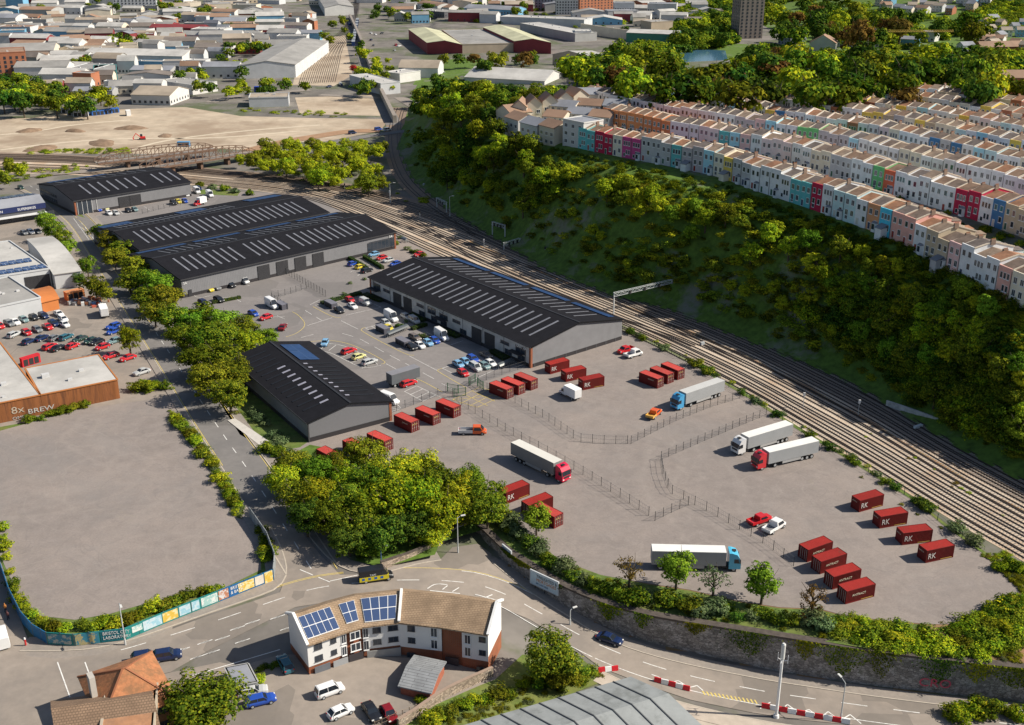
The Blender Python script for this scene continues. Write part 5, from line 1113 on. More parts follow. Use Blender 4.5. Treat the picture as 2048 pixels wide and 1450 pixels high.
# billboards on the wall
def billboard(label,pL,pR,z0,h,lines_,mat,d=.35):
    a,b_=G(*pL,z0),G(*pR,z0); dr=b_-a; L=dr.length; rz=math.atan2(dr.y,dr.x); t=thing('billboard',label,'billboard',(a.x,a.y,z0),rz)
    mb=MB(); mb.box(0,L,-.02,.12,0,h); mb.obj('face',mat,t)
    mb=MB()
    for (x0,x1,z0_,z1_) in ((-.1,L+.1,-.12,0),(-.1,L+.1,h,h+.12),(-.12,0,0,h),(L,L+.12,0,h)): mb.box(x0,x1,-.08,.16,z0_,z1_)
    mb.obj('frame',C((.5,.52,.54),.5),t)
    mb=MB()
    for k in range(3): mb.box(L*(.15+.35*k)-.06,L*(.15+.35*k)+.06,.12,.24,-1.2,h)
    mb.obj('support',mBase,t)
    for (s,sz,x,z_,c_) in lines_: text('lettering',s,sz,c_,t,(x*L,-.05,z_),(R(90),0,0),sx=.8)
    return t
cO=C((.50,.20,.06)); cK=C((.05,.06,.08)); cBl=C((.05,.14,.3))
billboard('large pale blue billboard with orange and black lettering on the stone wall',(1061,1165),(1116,1191),-2.1,2.7,[('TWILIGHTED &',.85,.22,1.72,cK),('MORTGAGES',.95,.22,.92,cO),('WE CAN HELP',.55,.2,.3,cBl)],M('pale_blue_poster',(.45,.58,.66),.5,.06,.3))
billboard('smaller plain pale blue billboard near the bend of the stone wall',(1005,1113),(1022,1127),-1.8,2.6,[('NOTICE',.4,.1,2.0,cBl)],M('pale_blue_poster',(.40,.52,.60),.5,.06,.3))
# mesh fences
mFence=C((.045,.05,.05),.5); mWire=C((.16,.16,.165),.5); mFenG=C((.03,.10,.05),.5)
def fence(label,pts,h=2.0,step=2.6,post=mFence,wires=3,cat='fence',drape=False,mat=mWire,pw=.10,z=.06,sm=0,mesh=True):
    P=[(GT(*p) if drape else G(p[0],p[1],0)) for p in pts]
    if sm: P=smoothpl(P,sm)
    o=P[0].copy(); o.z=z+(hz(o.x,o.y) if drape else 0); Q=resample(P,step)
    while len(Q)>99: step*=1.25; Q=resample(P,step)
    t=thing('mesh_fence',label,cat,o); me=None
    for p in Q:
        zz_=(hz(p.x,p.y)+z if drape else z)
        if me is None:
            mb=MB(); mb.box(-pw/2,pw/2,-pw/2,pw/2,-.2,h); mb.box(-pw*.7,pw*.7,-pw*.7,pw*.7,h-.04,h+.03); me=mb.mesh('post',[post])
        link('post',me,t,(p.x-o.x,p.y-o.y,zz_-o.z))
    mb=MB()
    for a,b_ in zip(Q[:-1],Q[1:]):
        za=(hz(a.x,a.y)+z if drape else z)-o.z; zb=(hz(b_.x,b_.y)+z if drape else z)-o.z
        a_=Vector((a.x-o.x,a.y-o.y,za)); b__=Vector((b_.x-o.x,b_.y-o.y,zb))
        for k in range(wires): 
            hh=.15+(h-.25)*k/(wires-1); mb.bar(a_+UP*hh,b__+UP*hh,.028)
        if mesh:
            for k in range(1,6):
                p=a_.lerp(b__,k/6); mb.bar(p+UP*.1,p+UP*(h-.1),.016)
    mb.obj('wire_mesh',mat,t)
    return t
fence('mesh fence between the gabled unit and the driveway gate',[(650,876),(773,830),(893,785)])
fence('mesh fence from the driveway gate to the long central unit',[(941,771),(1000,751),(1060,733)])
fence('mesh fence under the gable of the long central unit',[(1060,734),(1150,702),(1240,670)])
fence('mesh fence along the left side of the driveway past the red lorry',[(905,792),(924,811),(958,832),(992,852),(1047,883),(1100,912),(1163,948),(1231,989),(1310,1040)],step=3)
fence('short mesh fence closing the driveway compound at its near end',[(1310,1042),(1350,1022),(1386,1007)],step=2.4)
fence('curving mesh fence along the right side of the driveway',[(960,775),(1012,797),(1050,817),(1091,838),(1156,883),(1214,888),(1262,888)],step=2.6)
fence('mesh fence between the blue lorry and the middle lane',[(1262,888),(1350,843),(1420,815),(1490,794)],step=2.4)
fence('mesh fence beside the white lorry running to the railway verge',[(1322,920),(1400,886),(1470,856),(1534,830)],step=2.4)
fence('mesh fence from the corner post down to the two pickups',[(1322,922),(1326,950),(1340,986),(1387,1009),(1428,1029),(1483,1062),(1534,1091),(1585,1131),(1603,1147)],step=3)
fence('green boundary fence along the railway verge',[(1245,661),(1350,712),(1490,794),(1600,864),(1700,922),(1830,1004),(1884,1049),(1972,1113)],h=1.5,step=3.6,post=mFenG,mat=mFenG,mesh=False)
fence('mesh fence across the yard in front of the four roller doors',[(563,543),(610,570),(652,594)],h=2.2,step=2.0)
fence('mesh fence turning off to the parked white van',[(613,577),(575,590),(540,597),(560,610),(580,622)],h=2.0,step=2.2)
fence('mesh fence behind the cars beside the far left unit',[(285,428),(325,418),(370,408)],h=1.8,step=2.6)
fence('wooden garden fence at the foot of the near car park',[(620+130,1462),(800,1440),(838,1425)],h=1.6,step=1.2,post=C((.32,.24,.17)),mat=C((.32,.24,.17)),drape=True)
# gates
def gate(label,p,ang,w=3.0):
    q_=G(*p); t=thing('gate',label,'gate',(q_.x,q_.y,.06),ang)
    for x in (0,w):
        mb=MB(); mb.box(x-.08,x+.08,-.08,.08,0,2.3); mb.obj('gate_post',mFenG,t)
    mb=MB()
    for z_ in (.15,1.1,2.1): mb.bar((0,0,z_),(w,0,z_),.07)
    for k in range(13): mb.bar((w*k/12,0,.15),(w*k/12,0,2.1),.035)
    mb.obj('gate_leaf',mFenG,t)
gate('green gate leaf standing open on the left side of the driveway entrance',(895,783),R(-25)); gate('green gate leaf at the end of the left driveway fence',(908,795),R(20))
gate('green gate leaf standing open on the right side of the driveway entrance',(938,772),R(60)); gate('green gate leaf right of the driveway by the red car',(955,772),R(-60))
# ================================================================ LAMPS, POLES, GANTRIES
mGal=C((.48,.50,.50),.45); mWhP=C((.72,.72,.72),.4)
def lamp(label,px,py,h,arm=1.6,ang=0,m=mGal,r=.09,drape=True):
    p=GT(px,py) if drape else G(px,py); t=thing('street_lamp',label,'street lamp',p,ang)
    mb=MB(); mb.cyl((0,0,-.2),(0,0,h),r*1.3,r*.8,8); mb.cyl((0,0,0),(0,0,1.2),r*1.7,r*1.7,8); mb.obj('column',m,t)
    mb=MB(); mb.cyl((0,0,h),(arm,0,h+.35),r*.6,r*.5,6); mb.obj('arm',m,t)
    mb=MB(); mb.box(arm-.1,arm+.75,-.16,.16,h+.27,h+.42); mb.obj('lamp_head',C((.6,.6,.58),.4),t)
lamp('grey street lamp on the pavement in front of the teal hoarding',251,1290,8,1.2,R(-60))
lamp('tall grey street lamp at the bend beside the stone wall',916,1106,7.5,.8,R(20),m=mGal)
lamp('thin grey street lamp near the red and white barriers',1681,1440,7,1.2,R(110))
lamp('grey street lamp between the yellow trees and the curving track',781,406,8,1.5,0)
lamp('grey lamp post beside the railway near the foot of the cliff',900,434,8,1,0)
lamp('dark blue lamp post under the trees of the wood',763,1132,4,.5,0,m=C((.05,.10,.22)))
lamp('small street lamp on the kerb opposite the billboards',1140,1250,3,.6,R(30))
p=GT(1552,1434); t=thing('mobile_mast','thick white telecoms mast with a cylinder top beside the road','mast',p)
mb=MB(); mb.cyl((0,0,-.3),(0,0,.5),.55,.4,16); mb.cyl((0,0,.5),(0,0,11),.26,.2,14); mb.obj('pole',mWhP,t,smooth=False)
mb=MB(); mb.cyl((0,0,11),(0,0,13.6),.33,.33,16); mb.cyl((0,0,13.6),(0,0,13.8),.33,.2,16); mb.obj('antenna_shroud',C((.6,.6,.58),.4),t)
for a in (0,2.1,4.2):
    mb=MB(); mb.bar((0,0,10.6),(math.cos(a)*.9,math.sin(a)*.9,10.6),.08); mb.bar((math.cos(a)*.9,math.sin(a)*.9,10.1),(math.cos(a)*.9,math.sin(a)*.9,11.6),.09); mb.obj('bracket',mWhP,t)
def gantry(label,pa,pb,h,m=mGal,latt=True):
    a,b_=G(*pa),G(*pb); d=b_-a; L=d.length; t=thing('rail_gantry',label,'gantry',(a.x,a.y,.05),math.atan2(d.y,d.x))
    for x in (0,L):
        mb=MB(); mb.box(x-.15,x+.15,-.15,.15,0,h); mb.obj('upright',m,t)
    mb=MB()
    for z_ in (h-1.0,h):
        for y in (-.4,.4): mb.bar((0,y,z_),(L,y,z_),.11)
    k=int(L/1.4)
    for i in range(k):
        x0,x1=L*i/k,L*(i+1)/k
        for y in (-.4,.4): mb.bar((x0,y,h-1),(x1,y,h),.07) if i%2 else mb.bar((x0,y,h),(x1,y,h-1),.07)
        mb.bar((x0,-.4,h),(x0,.4,h),.06)
    mb.obj('lattice_beam',m,t)
    mb=MB()
    for i in range(3): mb.box(L*(.25+.25*i)-.3,L*(.25+.25*i)+.3,-.75,-.45,h-1.2,h-.1)
    mb.obj('signal_head',mBase,t)
gantry('lattice signal gantry spanning the tracks beyond the central unit',(1227,628),(1342,600),6.5)
gantry('small signal gantry beside the track near the foot of the cliff',(985,470),(1010,478),5)
gantry('small signal gantry where the curving track joins the main line',(874,415),(893,425),4)
gantry('low relay gantry on the dark ballast left of the cliff',(1008,500),(1040,490),2.5)
for i,(x,y) in enumerate([(1606,815),(1340,590),(1185,545),(1090,515),(968,500),(840,440),(1716,830),(1900,848),(780,400),(690,385)]):
    p=G(x,y); t=thing('signal_post',f'slim trackside signal post, {ordn(i+1)} of the scattered posts along the railway','signal post',p,0,'signal posts along the railway')
    mb=MB(); mb.cyl((0,0,0),(0,0,3.6),.07,.06,6); mb.obj('post',mGal,t); mb=MB(); mb.box(-.25,.25,-.15,.1,3.0,3.9); mb.obj('signal_head',mBase if i%2 else mWhP,t)
p=G(1937,868); t=thing('track_sign','red and white notice board beside the tracks below the cliff','sign',p)
mb=MB(); mb.box(-1.1,1.1,-.05,.05,1.0,2.9); mb.obj('board',mFrame,t); mb=MB(); mb.box(-1.0,1.0,-.08,-.05,1.9,2.8); mb.obj('red_band',C((.5,.05,.05)),t); 
mb=MB(); mb.box(-.9,-.8,-.04,.04,0,1); mb.box(.8,.9,-.04,.04,0,1); mb.obj('legs',mGal,t)
for i,(x,y,w_,h_) in enumerate([(1836,855,2.5,.5),(1545,678,.9,1.4),(1293,585,1.6,.9),(1835,800,2.2,.7),(1440,628,1.2,.8),(848,372,.8,1),(1063,470,.9,1.3),(1094,480,.6,1),(1405,690,1,.8),(1700,740,1.2,.7)]):
    p=G(x,y); t=thing('lineside_cabinet',f'small lineside equipment cabinet, {ordn(i+1)} of ten along the foot of the cliff','cabinet',p,rf.uniform(0,1),'lineside cabinets'); mb=MB(); mb.box(-w_/2,w_/2,-.3,.3,0,h_); mb.obj('case',C((.55,.58,.6)),t); mb=MB(); mb.box(-w_/2-.05,w_/2+.05,-.36,.36,h_,h_+.07); mb.obj('lid',mGal,t)
# road barriers red / white
mRed=C((.55,.02,.03),.4)
def barrier(px,py,px2,py2,n,lab,start=0):
    a,b_=GT(px,py),GT(px2,py2); d=(b_-a)/n; L=d.length*.94
    for i in range(n):
        p=a+d*(i+.5); t=thing('road_barrier',f'{"red" if (i+start)%2==0 else "white"} plastic road barrier, {ordn(i+1)} in the {lab}','barrier',(p.x,p.y,hz(p.x,p.y)+.08),math.atan2(d.y,d.x),'red and white road barriers')
        mb=MB(); mb.add([(-L/2,-.28,0),(L/2,-.28,0),(L/2,.28,0),(-L/2,.28,0),(-L/2,-.1,.8),(L/2,-.1,.8),(L/2,.1,.8),(-L/2,.1,.8)],[(0,3,2,1),(4,5,6,7),(0,1,5,4),(1,2,6,5),(2,3,7,6),(3,0,4,7)]); mb.obj('block',mRed if (i+start)%2==0 else mFrame,t)
barrier(1522,1414,1700,1448,10,'row beside the white mast'); barrier(1308,1362,1380,1382,5,'row right of the grey workshop roof'); barrier(1196,1344,1236,1340,3,'short row behind the workshop roof')
# ================================================================ TRUSS BRIDGE
mIron=M('rusty_iron',(.16,.10,.07),.8,.3,1.2)
def truss(label,pa,pb,h,zdeck):
    a,b_=G(*pa,zdeck),G(*pb,zdeck); d=b_-a; L=d.length; t=thing('truss_bridge',label,'bridge',(a.x,a.y,zdeck),math.atan2(d.y,d.x)); k=16
    def zt(u): return h*(1-(2*u-1)**2)**.5*.75+h*.25
    for y,nm in ((-3,'side_truss'),(3,'side_truss')):
        mb=MB()
        for i in range(k):
            u0,u1=i/k,(i+1)/k; mb.bar((L*u0,y,zt(u0)),(L*u1,y,zt(u1)),.4,.3); mb.bar((L*u0,y,0),(L*u0,y,zt(u0)),.25); 
            if i%2: mb.bar((L*u0,y,0),(L*u1,y,zt(u1)),.18)
            else: mb.bar((L*u0,y,zt(u0)),(L*u1,y,0),.18)
        mb.bar((L,y,0),(L,y,zt(1)),.25); mb.bar((0,y,-.3),(L,y,-.3),.4,.8); mb.obj(nm,mIron,t)
    mb=MB(); mb.box(0,L,-2.8,2.8,-.5,-.1); mb.obj('deck',mPave,t)
    mb=MB()
    for i in range(1,4): mb.box(L*i/4-.6,L*i/4+.6,-2,2,-zdeck,-.5)
    mb.obj('pier',mIron,t)
truss('rusty bowstring truss bridge crossing the tracks, nearer of the pair',(285,337),(505,303),4.5,4); truss('rusty bowstring truss bridge crossing the tracks, further of the pair',(192,325),(430,297),4,4)
lines('bridge_approach',[[(60,352),(150,345),(285,335)]],mRoad2,7,.3); lines('brown_road',[[(500,302),(560,285),(640,272),(700,262),(760,262)]],M('brown_surface',(.33,.20,.12),.9,.15,.2),10,.2); lines('far_road',[[(530,306),(640,290),(740,272),(815,262)]],mRoad,7,.25); lines('station_road',[[(788,250),(770,215),(752,180),(735,140),(722,100),(706,60),(698,10)]],mRoad,9,.12)
lines('far_lane',[[(-20,60),(60,48),(150,18)],[(1180,190),(1230,150),(1250,125),(1290,95),(1400,70)],[(640,190),(760,196)]],mPave,7,.2,drape=True)
lines('upper_lane',[[(640,85),(520,100),(400,100),(200,90),(0,78)],[(640,50),(400,60),(0,55)],[(420,205),(480,190),(620,180)],[(800,195),(1000,190),(1100,176),(1210,176)]],mPave,8,.15,drape=True)
# yellow jib
p=GT(1738,108); t=thing('tower_crane','yellow tower crane with a long jib reaching right over the woods','crane',p,R(2)); mY=C((.45,.30,.06),.6); zt_=17
mb=MB()
for x,y in ((-.8,-.8),(.8,-.8),(.8,.8),(-.8,.8)): mb.bar((x,y,0),(x,y,zt_+3),.3)
for i in range(10): mb.bar((-.8,-.8,i*2),(.8,-.8,i*2+2),.2); mb.bar((.8,-.8,i*2),(-.8,-.8,i*2+2),.2)
mb.obj('mast',mY,t)
mb=MB(); 
for y in (-.8,.8): mb.bar((-10,y,zt_),(66,y,zt_),.4)
mb.bar((-10,0,zt_+1.6),(66,0,zt_+1.2),.4)
for i in range(38): mb.bar((-10+i*2,-.8,zt_),(-9+i*2,0,zt_+1.5),.2); mb.bar((-9+i*2,0,zt_+1.5),(-8+i*2,-.8,zt_),.2)
mb.obj('jib',mY,t)
# ================================================================ CONTAINERS
mCR=M('shaded_container_red',(.145,.010,.009),.6,.10,.4,col2=(.10,.012,.010),scale2=.3,amt2=.35)  # wall red darkened: the shade on the sides is in the colour
def _objvar(m,lo=.7,hi=1.25,rust=True):
    nt=m.node_tree; b=nt.nodes['Principled BSDF']; src=b.inputs['Base Color'].links[0].from_socket; oi=_n(nt,'ShaderNodeObjectInfo'); tc=_n(nt,'ShaderNodeTexCoord')
    mr=_n(nt,'ShaderNodeMapRange'); mr.inputs[3].default_value=lo; mr.inputs[4].default_value=hi; nt.links.new(oi.outputs['Random'],mr.inputs[0]); hs=_n(nt,'ShaderNodeHueSaturation'); nt.links.new(mr.outputs[0],hs.inputs['Value']); nt.links.new(src,hs.inputs['Color'])
    n=_n(nt,'ShaderNodeTexNoise'); n.noise_dimensions='4D'; n.inputs['Scale'].default_value=.9; n.inputs['Detail'].default_value=8; n.inputs['Roughness'].default_value=.75; nt.links.new(tc.outputs['Object'],n.inputs[0]); ml=_n(nt,'ShaderNodeMath'); ml.operation='MULTIPLY'; ml.inputs[1].default_value=50; nt.links.new(oi.outputs['Random'],ml.inputs[0]); nt.links.new(ml.outputs[0],n.inputs['W'])
    m2=_n(nt,'ShaderNodeMapRange'); m2.inputs[1].default_value=.56; m2.inputs[2].default_value=.68; m2.inputs[4].default_value=.65; nt.links.new(n.outputs[0],m2.inputs[0]); x=_n(nt,'ShaderNodeMix'); x.data_type='RGBA'; nt.links.new(m2.outputs[0],x.inputs[0]); nt.links.new(hs.outputs[0],x.inputs[6]); x.inputs[7].default_value=(.13,.05,.03,1); nt.links.new(x.outputs[2],b.inputs['Base Color'])
_objvar(mCR)
mCRt=M('red_container_roof',(.36,.028,.020),.6,.08,.5); _objvar(mCRt,.8,1.15); mCD=C((.12,.012,.012),.6); mLab=C((.62,.58,.45));  # roof red brighter than the walls: sunlight from above is in the colour
def container_meshes():
    L,Wd,Hh=6.06,2.44,2.59; mb=MB()
    def corr(p0,p1,nn,inset=.05):
        # corrugated wall between p0 and p1
        p0=Vector(p0);p1=Vector(p1); d=p1-p0; n_=Vector((d.y,-d.x,0)).normalized(); vs=[]
        for i in range(nn+1):
            for s in ((0,0),(.0,0)): pass
        pts=[]
        for i in range(nn):
            u=i/nn; w=1/nn
            pts+=[(u,0),(u+w*.35,0),(u+w*.5,-inset),(u+w*.85,-inset)]
        pts.append((1,0))
        for z_ in (.14,Hh-.1):
            for u,o in pts: v=p0+d*u+n_*o; vs.append((v.x,v.y,z_))
        k=len(pts); mb.add(vs,[(i,i+1,k+i+1,k+i) for i in range(k-1)],0)
    corr((0,0,0),(L,0,0),22); corr((L,Wd,0),(0,Wd,0),22); corr((0,Wd,0),(0,0,0),9)
    body=mb.mesh('corrugated_wall',[mCR])
    r=MB(); vs=[]; nn=24; k=0
    for i in range(nn):
        for u,z_ in ((0,0),(.4,0),(.5,-.03),(.9,-.03)): x=.06+(L-.12)*(i+u)/nn; vs+=[(x,.05,Hh-.03+z_),(x,Wd-.05,Hh-.03+z_)]
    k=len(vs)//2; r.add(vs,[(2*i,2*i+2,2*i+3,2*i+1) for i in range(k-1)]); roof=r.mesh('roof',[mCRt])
    f=MB(); e=.09
    for x in (0,L):
        for y in (0,Wd): f.box(x-e if x else -.03,x+.03 if x else e,y-e if y else -.03,y+.03 if y else e,0,Hh)
    for z0,z1 in ((0,.16),(Hh-.12,Hh)):
        f.box(e,L-e,-.03,.04,z0,z1); f.box(e,L-e,Wd-.04,Wd+.03,z0,z1); f.box(-.03,.04,e,Wd-e,z0,z1); f.box(L-.04,L+.03,e,Wd-e,z0,z1)
    frame=f.mesh('frame',[mCR])
    dd=MB(); dd.box(L-.05,L,.1,Wd/2-.02,.16,Hh-.12,0); dd.box(L-.05,L,Wd/2+.02,Wd-.1,.16,Hh-.12,0)
    door=[dd.mesh('doors',[mCD])]
    b=MB()
    for y in (.35,.95,1.5,2.1): b.bar((L+.05,y,.2),(L+.05,y,Hh-.15),.05); b.box(L+.03,L+.09,y-.12,y+.12,1.0,1.08)
    bars=b.mesh('lock_bars',[C((.4,.36,.33),.4)])
    s=MB(); s.box(.02,.04,.1,.2,0,.1); 
    return body,roof,frame,door[0],bars
CM=container_meshes(); CN=0
def container(Bp,Ap,flag,label,group,mark):
    """B near corner; A the next corner to the left; flag L: the left edge is the long side; S: the short one"""
    b_=G(*Bp); a=G(*Ap); d=(a-b_).normalized(); n_=Vector((d.y,-d.x,0))   # to the right seen from the near corner
    if n_.y<0: n_=-n_
    L,Wd=6.06,2.44
    if flag=='L':   # x axis from far-left corner to near corner; doors at the near end
        o=b_+d*L; rz=math.atan2(-d.y,-d.x)
    else:           # long side goes right from B ; origin at B, x along n_
        o=b_; rz=math.atan2(n_.y,n_.x)
    t=thing('shipping_container',label,'container',(o.x,o.y,.06),rz,group)
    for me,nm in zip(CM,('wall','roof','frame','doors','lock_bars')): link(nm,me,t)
    if flag=='L':
        text('lettering','ANTRACT',.42,mLab,t,(3.0,-.05,1.65),(R(90),0,0)); text('lettering','ANTR 21',.4,C((.65,.50,.2)),t,(L+.08,.25,1.75),(R(90),0,R(90)))
    elif mark=='RK':
        text('lettering','RK',1.6,C((.55,.52,.50),.7,.15,scale=3),t,(.3,-.05,.75),(R(90),0,0),sx=.85); text('lettering','ANTR 21',.35,mLab,t,(-.05,Wd-.3,1.75),(R(90),0,R(-90)))
    else:
        text('lettering','ANTRACT',.62,mLab,t,(1.2,-.05,1.25),(R(90),0,0)); 
        for y in (.3,.75,1.3,1.8): 
            mb=MB(); mb.bar((-.05,y,.2),(-.05,y,2.4),.06); mb.obj('lock_bar',C((.45,.38,.36),.4),t)
    mb=MB()
    if flag=='S': mb.box(3.2,5.7,-.06,-.02,.2,.26); mb.obj('yellow_stripe',C((.5,.36,.08)),t)
for (Bp,Ap,fl,lab,gr,mk) in [
((1013,799.5),(981,786.5),'L','red container right of the driveway gate, nearest to it of three in echelon','containers right of the driveway gate',''),
((1036.5,791),(1004,778),'L','red container right of the driveway gate, middle of three in echelon','containers right of the driveway gate',''),
((1061.4,781.7),(1029,768.5),'L','red container right of the driveway gate, furthest right of three in echelon','containers right of the driveway gate',''),
((1100.8,749),(1087.8,742),'S','red RK container closest to the corner of the central unit','RK containers behind the box van','RK'),
((1132,764.6),(1119.6,756.7),'S','red RK container between two others behind the white box van','RK containers behind the box van','RK'),
((1166.4,781),(1152.7,771.4),'S','red RK container directly behind the white box van','RK containers behind the box van','RK'),
((1313.9,777.8),(1280,764.6),'L','red container nearest the viewer in the touching trio behind the blue lorry','containers side by side behind the blue lorry',''),
((1334,769),(1302,756),'L','red container in the middle of the touching trio behind the blue lorry','containers side by side behind the blue lorry',''),
((1354.8,760.6),(1323,747),'L','red container furthest back in the touching trio behind the blue lorry','containers side by side behind the blue lorry',''),
((907,837),(876.7,824.4),'L','red container by the fence left of the driveway, nearest to the gate','containers left of the driveway',''),
((866,851.8),(835,838.5),'L','red container left of the driveway, middle of the three above the orange flatbed','containers left of the driveway',''),
((822.7,866.5),(792.6,852.5),'L','red container nearest to the gabled unit, above the orange flatbed','containers left of the driveway',''),
((769.7,904.8),(739,890),'L','red container just above the wood, rightmost of the three there','containers above the wood',''),
((720,920),(691,905),'L','red container half hidden by a tree crown above the wood','containers above the wood',''),
((668,938),(640,923),'L','red container furthest left, mostly behind the trees of the wood','containers above the wood',''),
((1012.5,1009),(998.8,1000.5),'S','red RK container emerging from behind the wood below the red lorry','containers below the red lorry','RK'),
((1058,1035),(1044,1026),'S','red container hidden behind the round young tree','containers below the red lorry',''),
((1108,1058),(1076,1041),'L','red container sticking out right of the round young tree','containers below the red lorry',''),
((1718,1025),(1702,1014.6),'S','furthest red RK container of the column of four near the railway','RK containers near the railway','RK'),
((1759,1057.7),(1744.6,1045.6),'S','second furthest red RK container in the column near the railway','RK containers near the railway','RK'),
((1803.7,1091),(1789,1076.6),'S','second nearest red RK container in the column near the railway','RK containers near the railway','RK'),
((1851,1126.7),(1834.7,1114),'S','nearest red RK container of the column of four near the railway','RK containers near the railway','RK'),
((1614,1125),(1597.5,1114),'S','furthest of the four close-set red ANTRACT containers','ANTRACT containers by the verge','A'),
((1640,1149),(1623,1137),'S','second furthest of the four close-set red ANTRACT containers','ANTRACT containers by the verge','A'),
((1665,1179.6),(1647.5,1166),'S','second nearest of the four close-set red ANTRACT containers','ANTRACT containers by the verge','A'),
((1691,1209),(1674,1195),'S','nearest of the four close-set red ANTRACT containers','ANTRACT containers by the verge','A')]:
    container(Bp,Ap,fl,lab,gr,mk)
# ================================================================ VEHICLES
def carpaint(c): return C(c,.22,.03,spec=.6)
PAINT={'white':(.72,.72,.72),'red':(.50,.02,.025),'darkred':(.20,.01,.015),'blue':(.02,.07,.36),'navy':(.012,.025,.08),'lblue':(.18,.36,.55),'silver':(.45,.46,.46),'grey':(.16,.17,.18),'black':(.015,.016,.02),'yellow':(.62,.50,.05),'pyellow':(.60,.58,.25),'teal':(.03,.12,.16),'tgrey':(.16,.25,.26),'brown':(.16,.13,.11),'dgreen':(.02,.05,.04),'orange':(.62,.10,.02)}
mTyre=C((.02,.02,.022),.8); mRim=C((.35,.36,.37),.4); mLampF=C((.75,.75,.72),.2); mLampR=C((.45,.02,.02),.3); mCarG=glassm('car_glass',(.015,.02,.028),.08); mTrim=C((.03,.03,.032),.6)
def wheelm(r,w):
    mb=MB(); mb.cyl((0,-w/2,0),(0,w/2,0),r,r,14,0); mb.cyl((0,-w/2-.012,0),(0,w/2+.012,0),r*.62,r*.62,10,1); return mb.mesh('wheel',[mTyre,mRim])
WH={}
def wheel(t,x,y,r,w=.22):
    k=(r,w)
    if k not in WH: WH[k]=wheelm(r,w)
    link('wheel',WH[k],t,(x,y,r))
def loft(mb,secs,m=0):
    n=len(secs[0]); vs=[v for s in secs for v in s]
    mb.add(vs,[(i*n+j,i*n+j+1,(i+1)*n+j+1,(i+1)*n+j) for i in range(len(secs)-1) for j in range(n-1)],m)
    mb.add(secs[0],[tuple(range(n))],m); mb.add(secs[-1],[tuple(range(n))[::-1]],m)
def carbody(L,Wd,belt,roofz,hood,cab,rear='hatch'):
    """cab=(x_windscreen_base, x_roof_front, x_roof_rear, x_rear_base); x forward, centre 0"""
    h=L/2; w=Wd/2; zb=.22
    def sec(x,zt,ww,crown=.04): return [(x,-ww*.9,zb),(x,-ww,zb+.25),(x,-ww*.99,zt-.22),(x,-ww*.90,zt),(x,0,zt+crown),(x,ww*.90,zt),(x,ww*.99,zt-.22),(x,ww,zb+.25),(x,ww*.9,zb)]
    rb=belt if rear!='sedan' else belt-.02
    mb=MB(); loft(mb,[sec(-h,rb-.25,w*.80,.0),sec(-h+.10,rb-.06,w*.93),sec(-h+.5,rb,w),sec(cab[3]+.2,belt,w),sec(cab[0],belt,w),sec(h-.75,hood+.03,w*.985),sec(h-.22,hood-.10,w*.92),sec(h,hood-.30,w*.74,0)])
    body=mb.mesh('body',[mTrim])
    g=MB(); x0,x1,x2,x3=cab; wb,wr=w*.90,w*.74
    base=[(x0,-wb,belt),(x3,-wb,belt),(x3,wb,belt),(x0,wb,belt)]; top=[(x1,-wr,roofz-.04),(x2,-wr,roofz-.04),(x2,wr,roofz-.04),(x1,wr,roofz-.04)]
    g.add(base+top,[(0,1,5,4),(1,2,6,5),(2,3,7,6),(3,0,4,7)]); gl=g.mesh('windows',[mCarG])
    r=MB(); r.add([(x1+.06,-wr-.02,roofz-.05),(x2-.06,-wr-.02,roofz-.05),(x2-.06,wr+.02,roofz-.05),(x1+.06,wr+.02,roofz-.05),(x1-.12,-wr*.85,roofz+.02),(x2+.12,-wr*.85,roofz+.02),(x2+.12,wr*.85,roofz+.02),(x1-.12,wr*.85,roofz+.02)],[(0,1,5,4),(1,2,6,5),(2,3,7,6),(3,0,4,7),(4,5,6,7)])
    for s in (-1,1):
        r.bar((x0,s*wb,belt),(x1,s*wr,roofz-.04),.07); r.bar((x3,s*wb,belt),(x2,s*wr,roofz-.04),.09); xm=(x1+x2)/2+.1; r.bar((xm,s*wb*1.0,belt),(xm-.03,s*wr*1.01,roofz-.04),.07)
        r.box(x0-.25,x0-.1,s*w-.02 if s<0 else w-.1,s*w+.1 if s<0 else w+.02,belt-.02,belt+.14)
    rf_=r.mesh('roof',[mTrim])
    return body,gl,rf_,L,Wd,hood,belt
CARS={'hatch':carbody(4.1,1.78,.92,1.46,.90,(.95,.30,-1.25,-1.85)),'estate':carbody(4.6,1.82,.92,1.46,.90,(1.0,.35,-1.65,-2.15)),'saloon':carbody(4.6,1.82,.92,1.42,.90,(.95,.25,-.95,-1.65),'sedan'),'suv':carbody(4.6,1.9,1.05,1.70,1.03,(1.05,.45,-1.6,-2.15)),'mpv':carbody(4.5,1.85,1.02,1.85,.98,(1.35,.7,-1.95,-2.18))}
def lights(t,h,w,z,zr):
    for s in (-1,1):
        mb=MB(); mb.box(h-.32,h-.06,s*w*.66-.17,s*w*.66+.17,z-.26,z-.12); mb.obj('headlight',mLampF,t)
        mb=MB(); mb.box(-h+.0,-h+.12,s*w*.74-.13,s*w*.74+.13,zr-.30,zr-.1); mb.obj('tail_light',mLampR,t)
PROTO={}
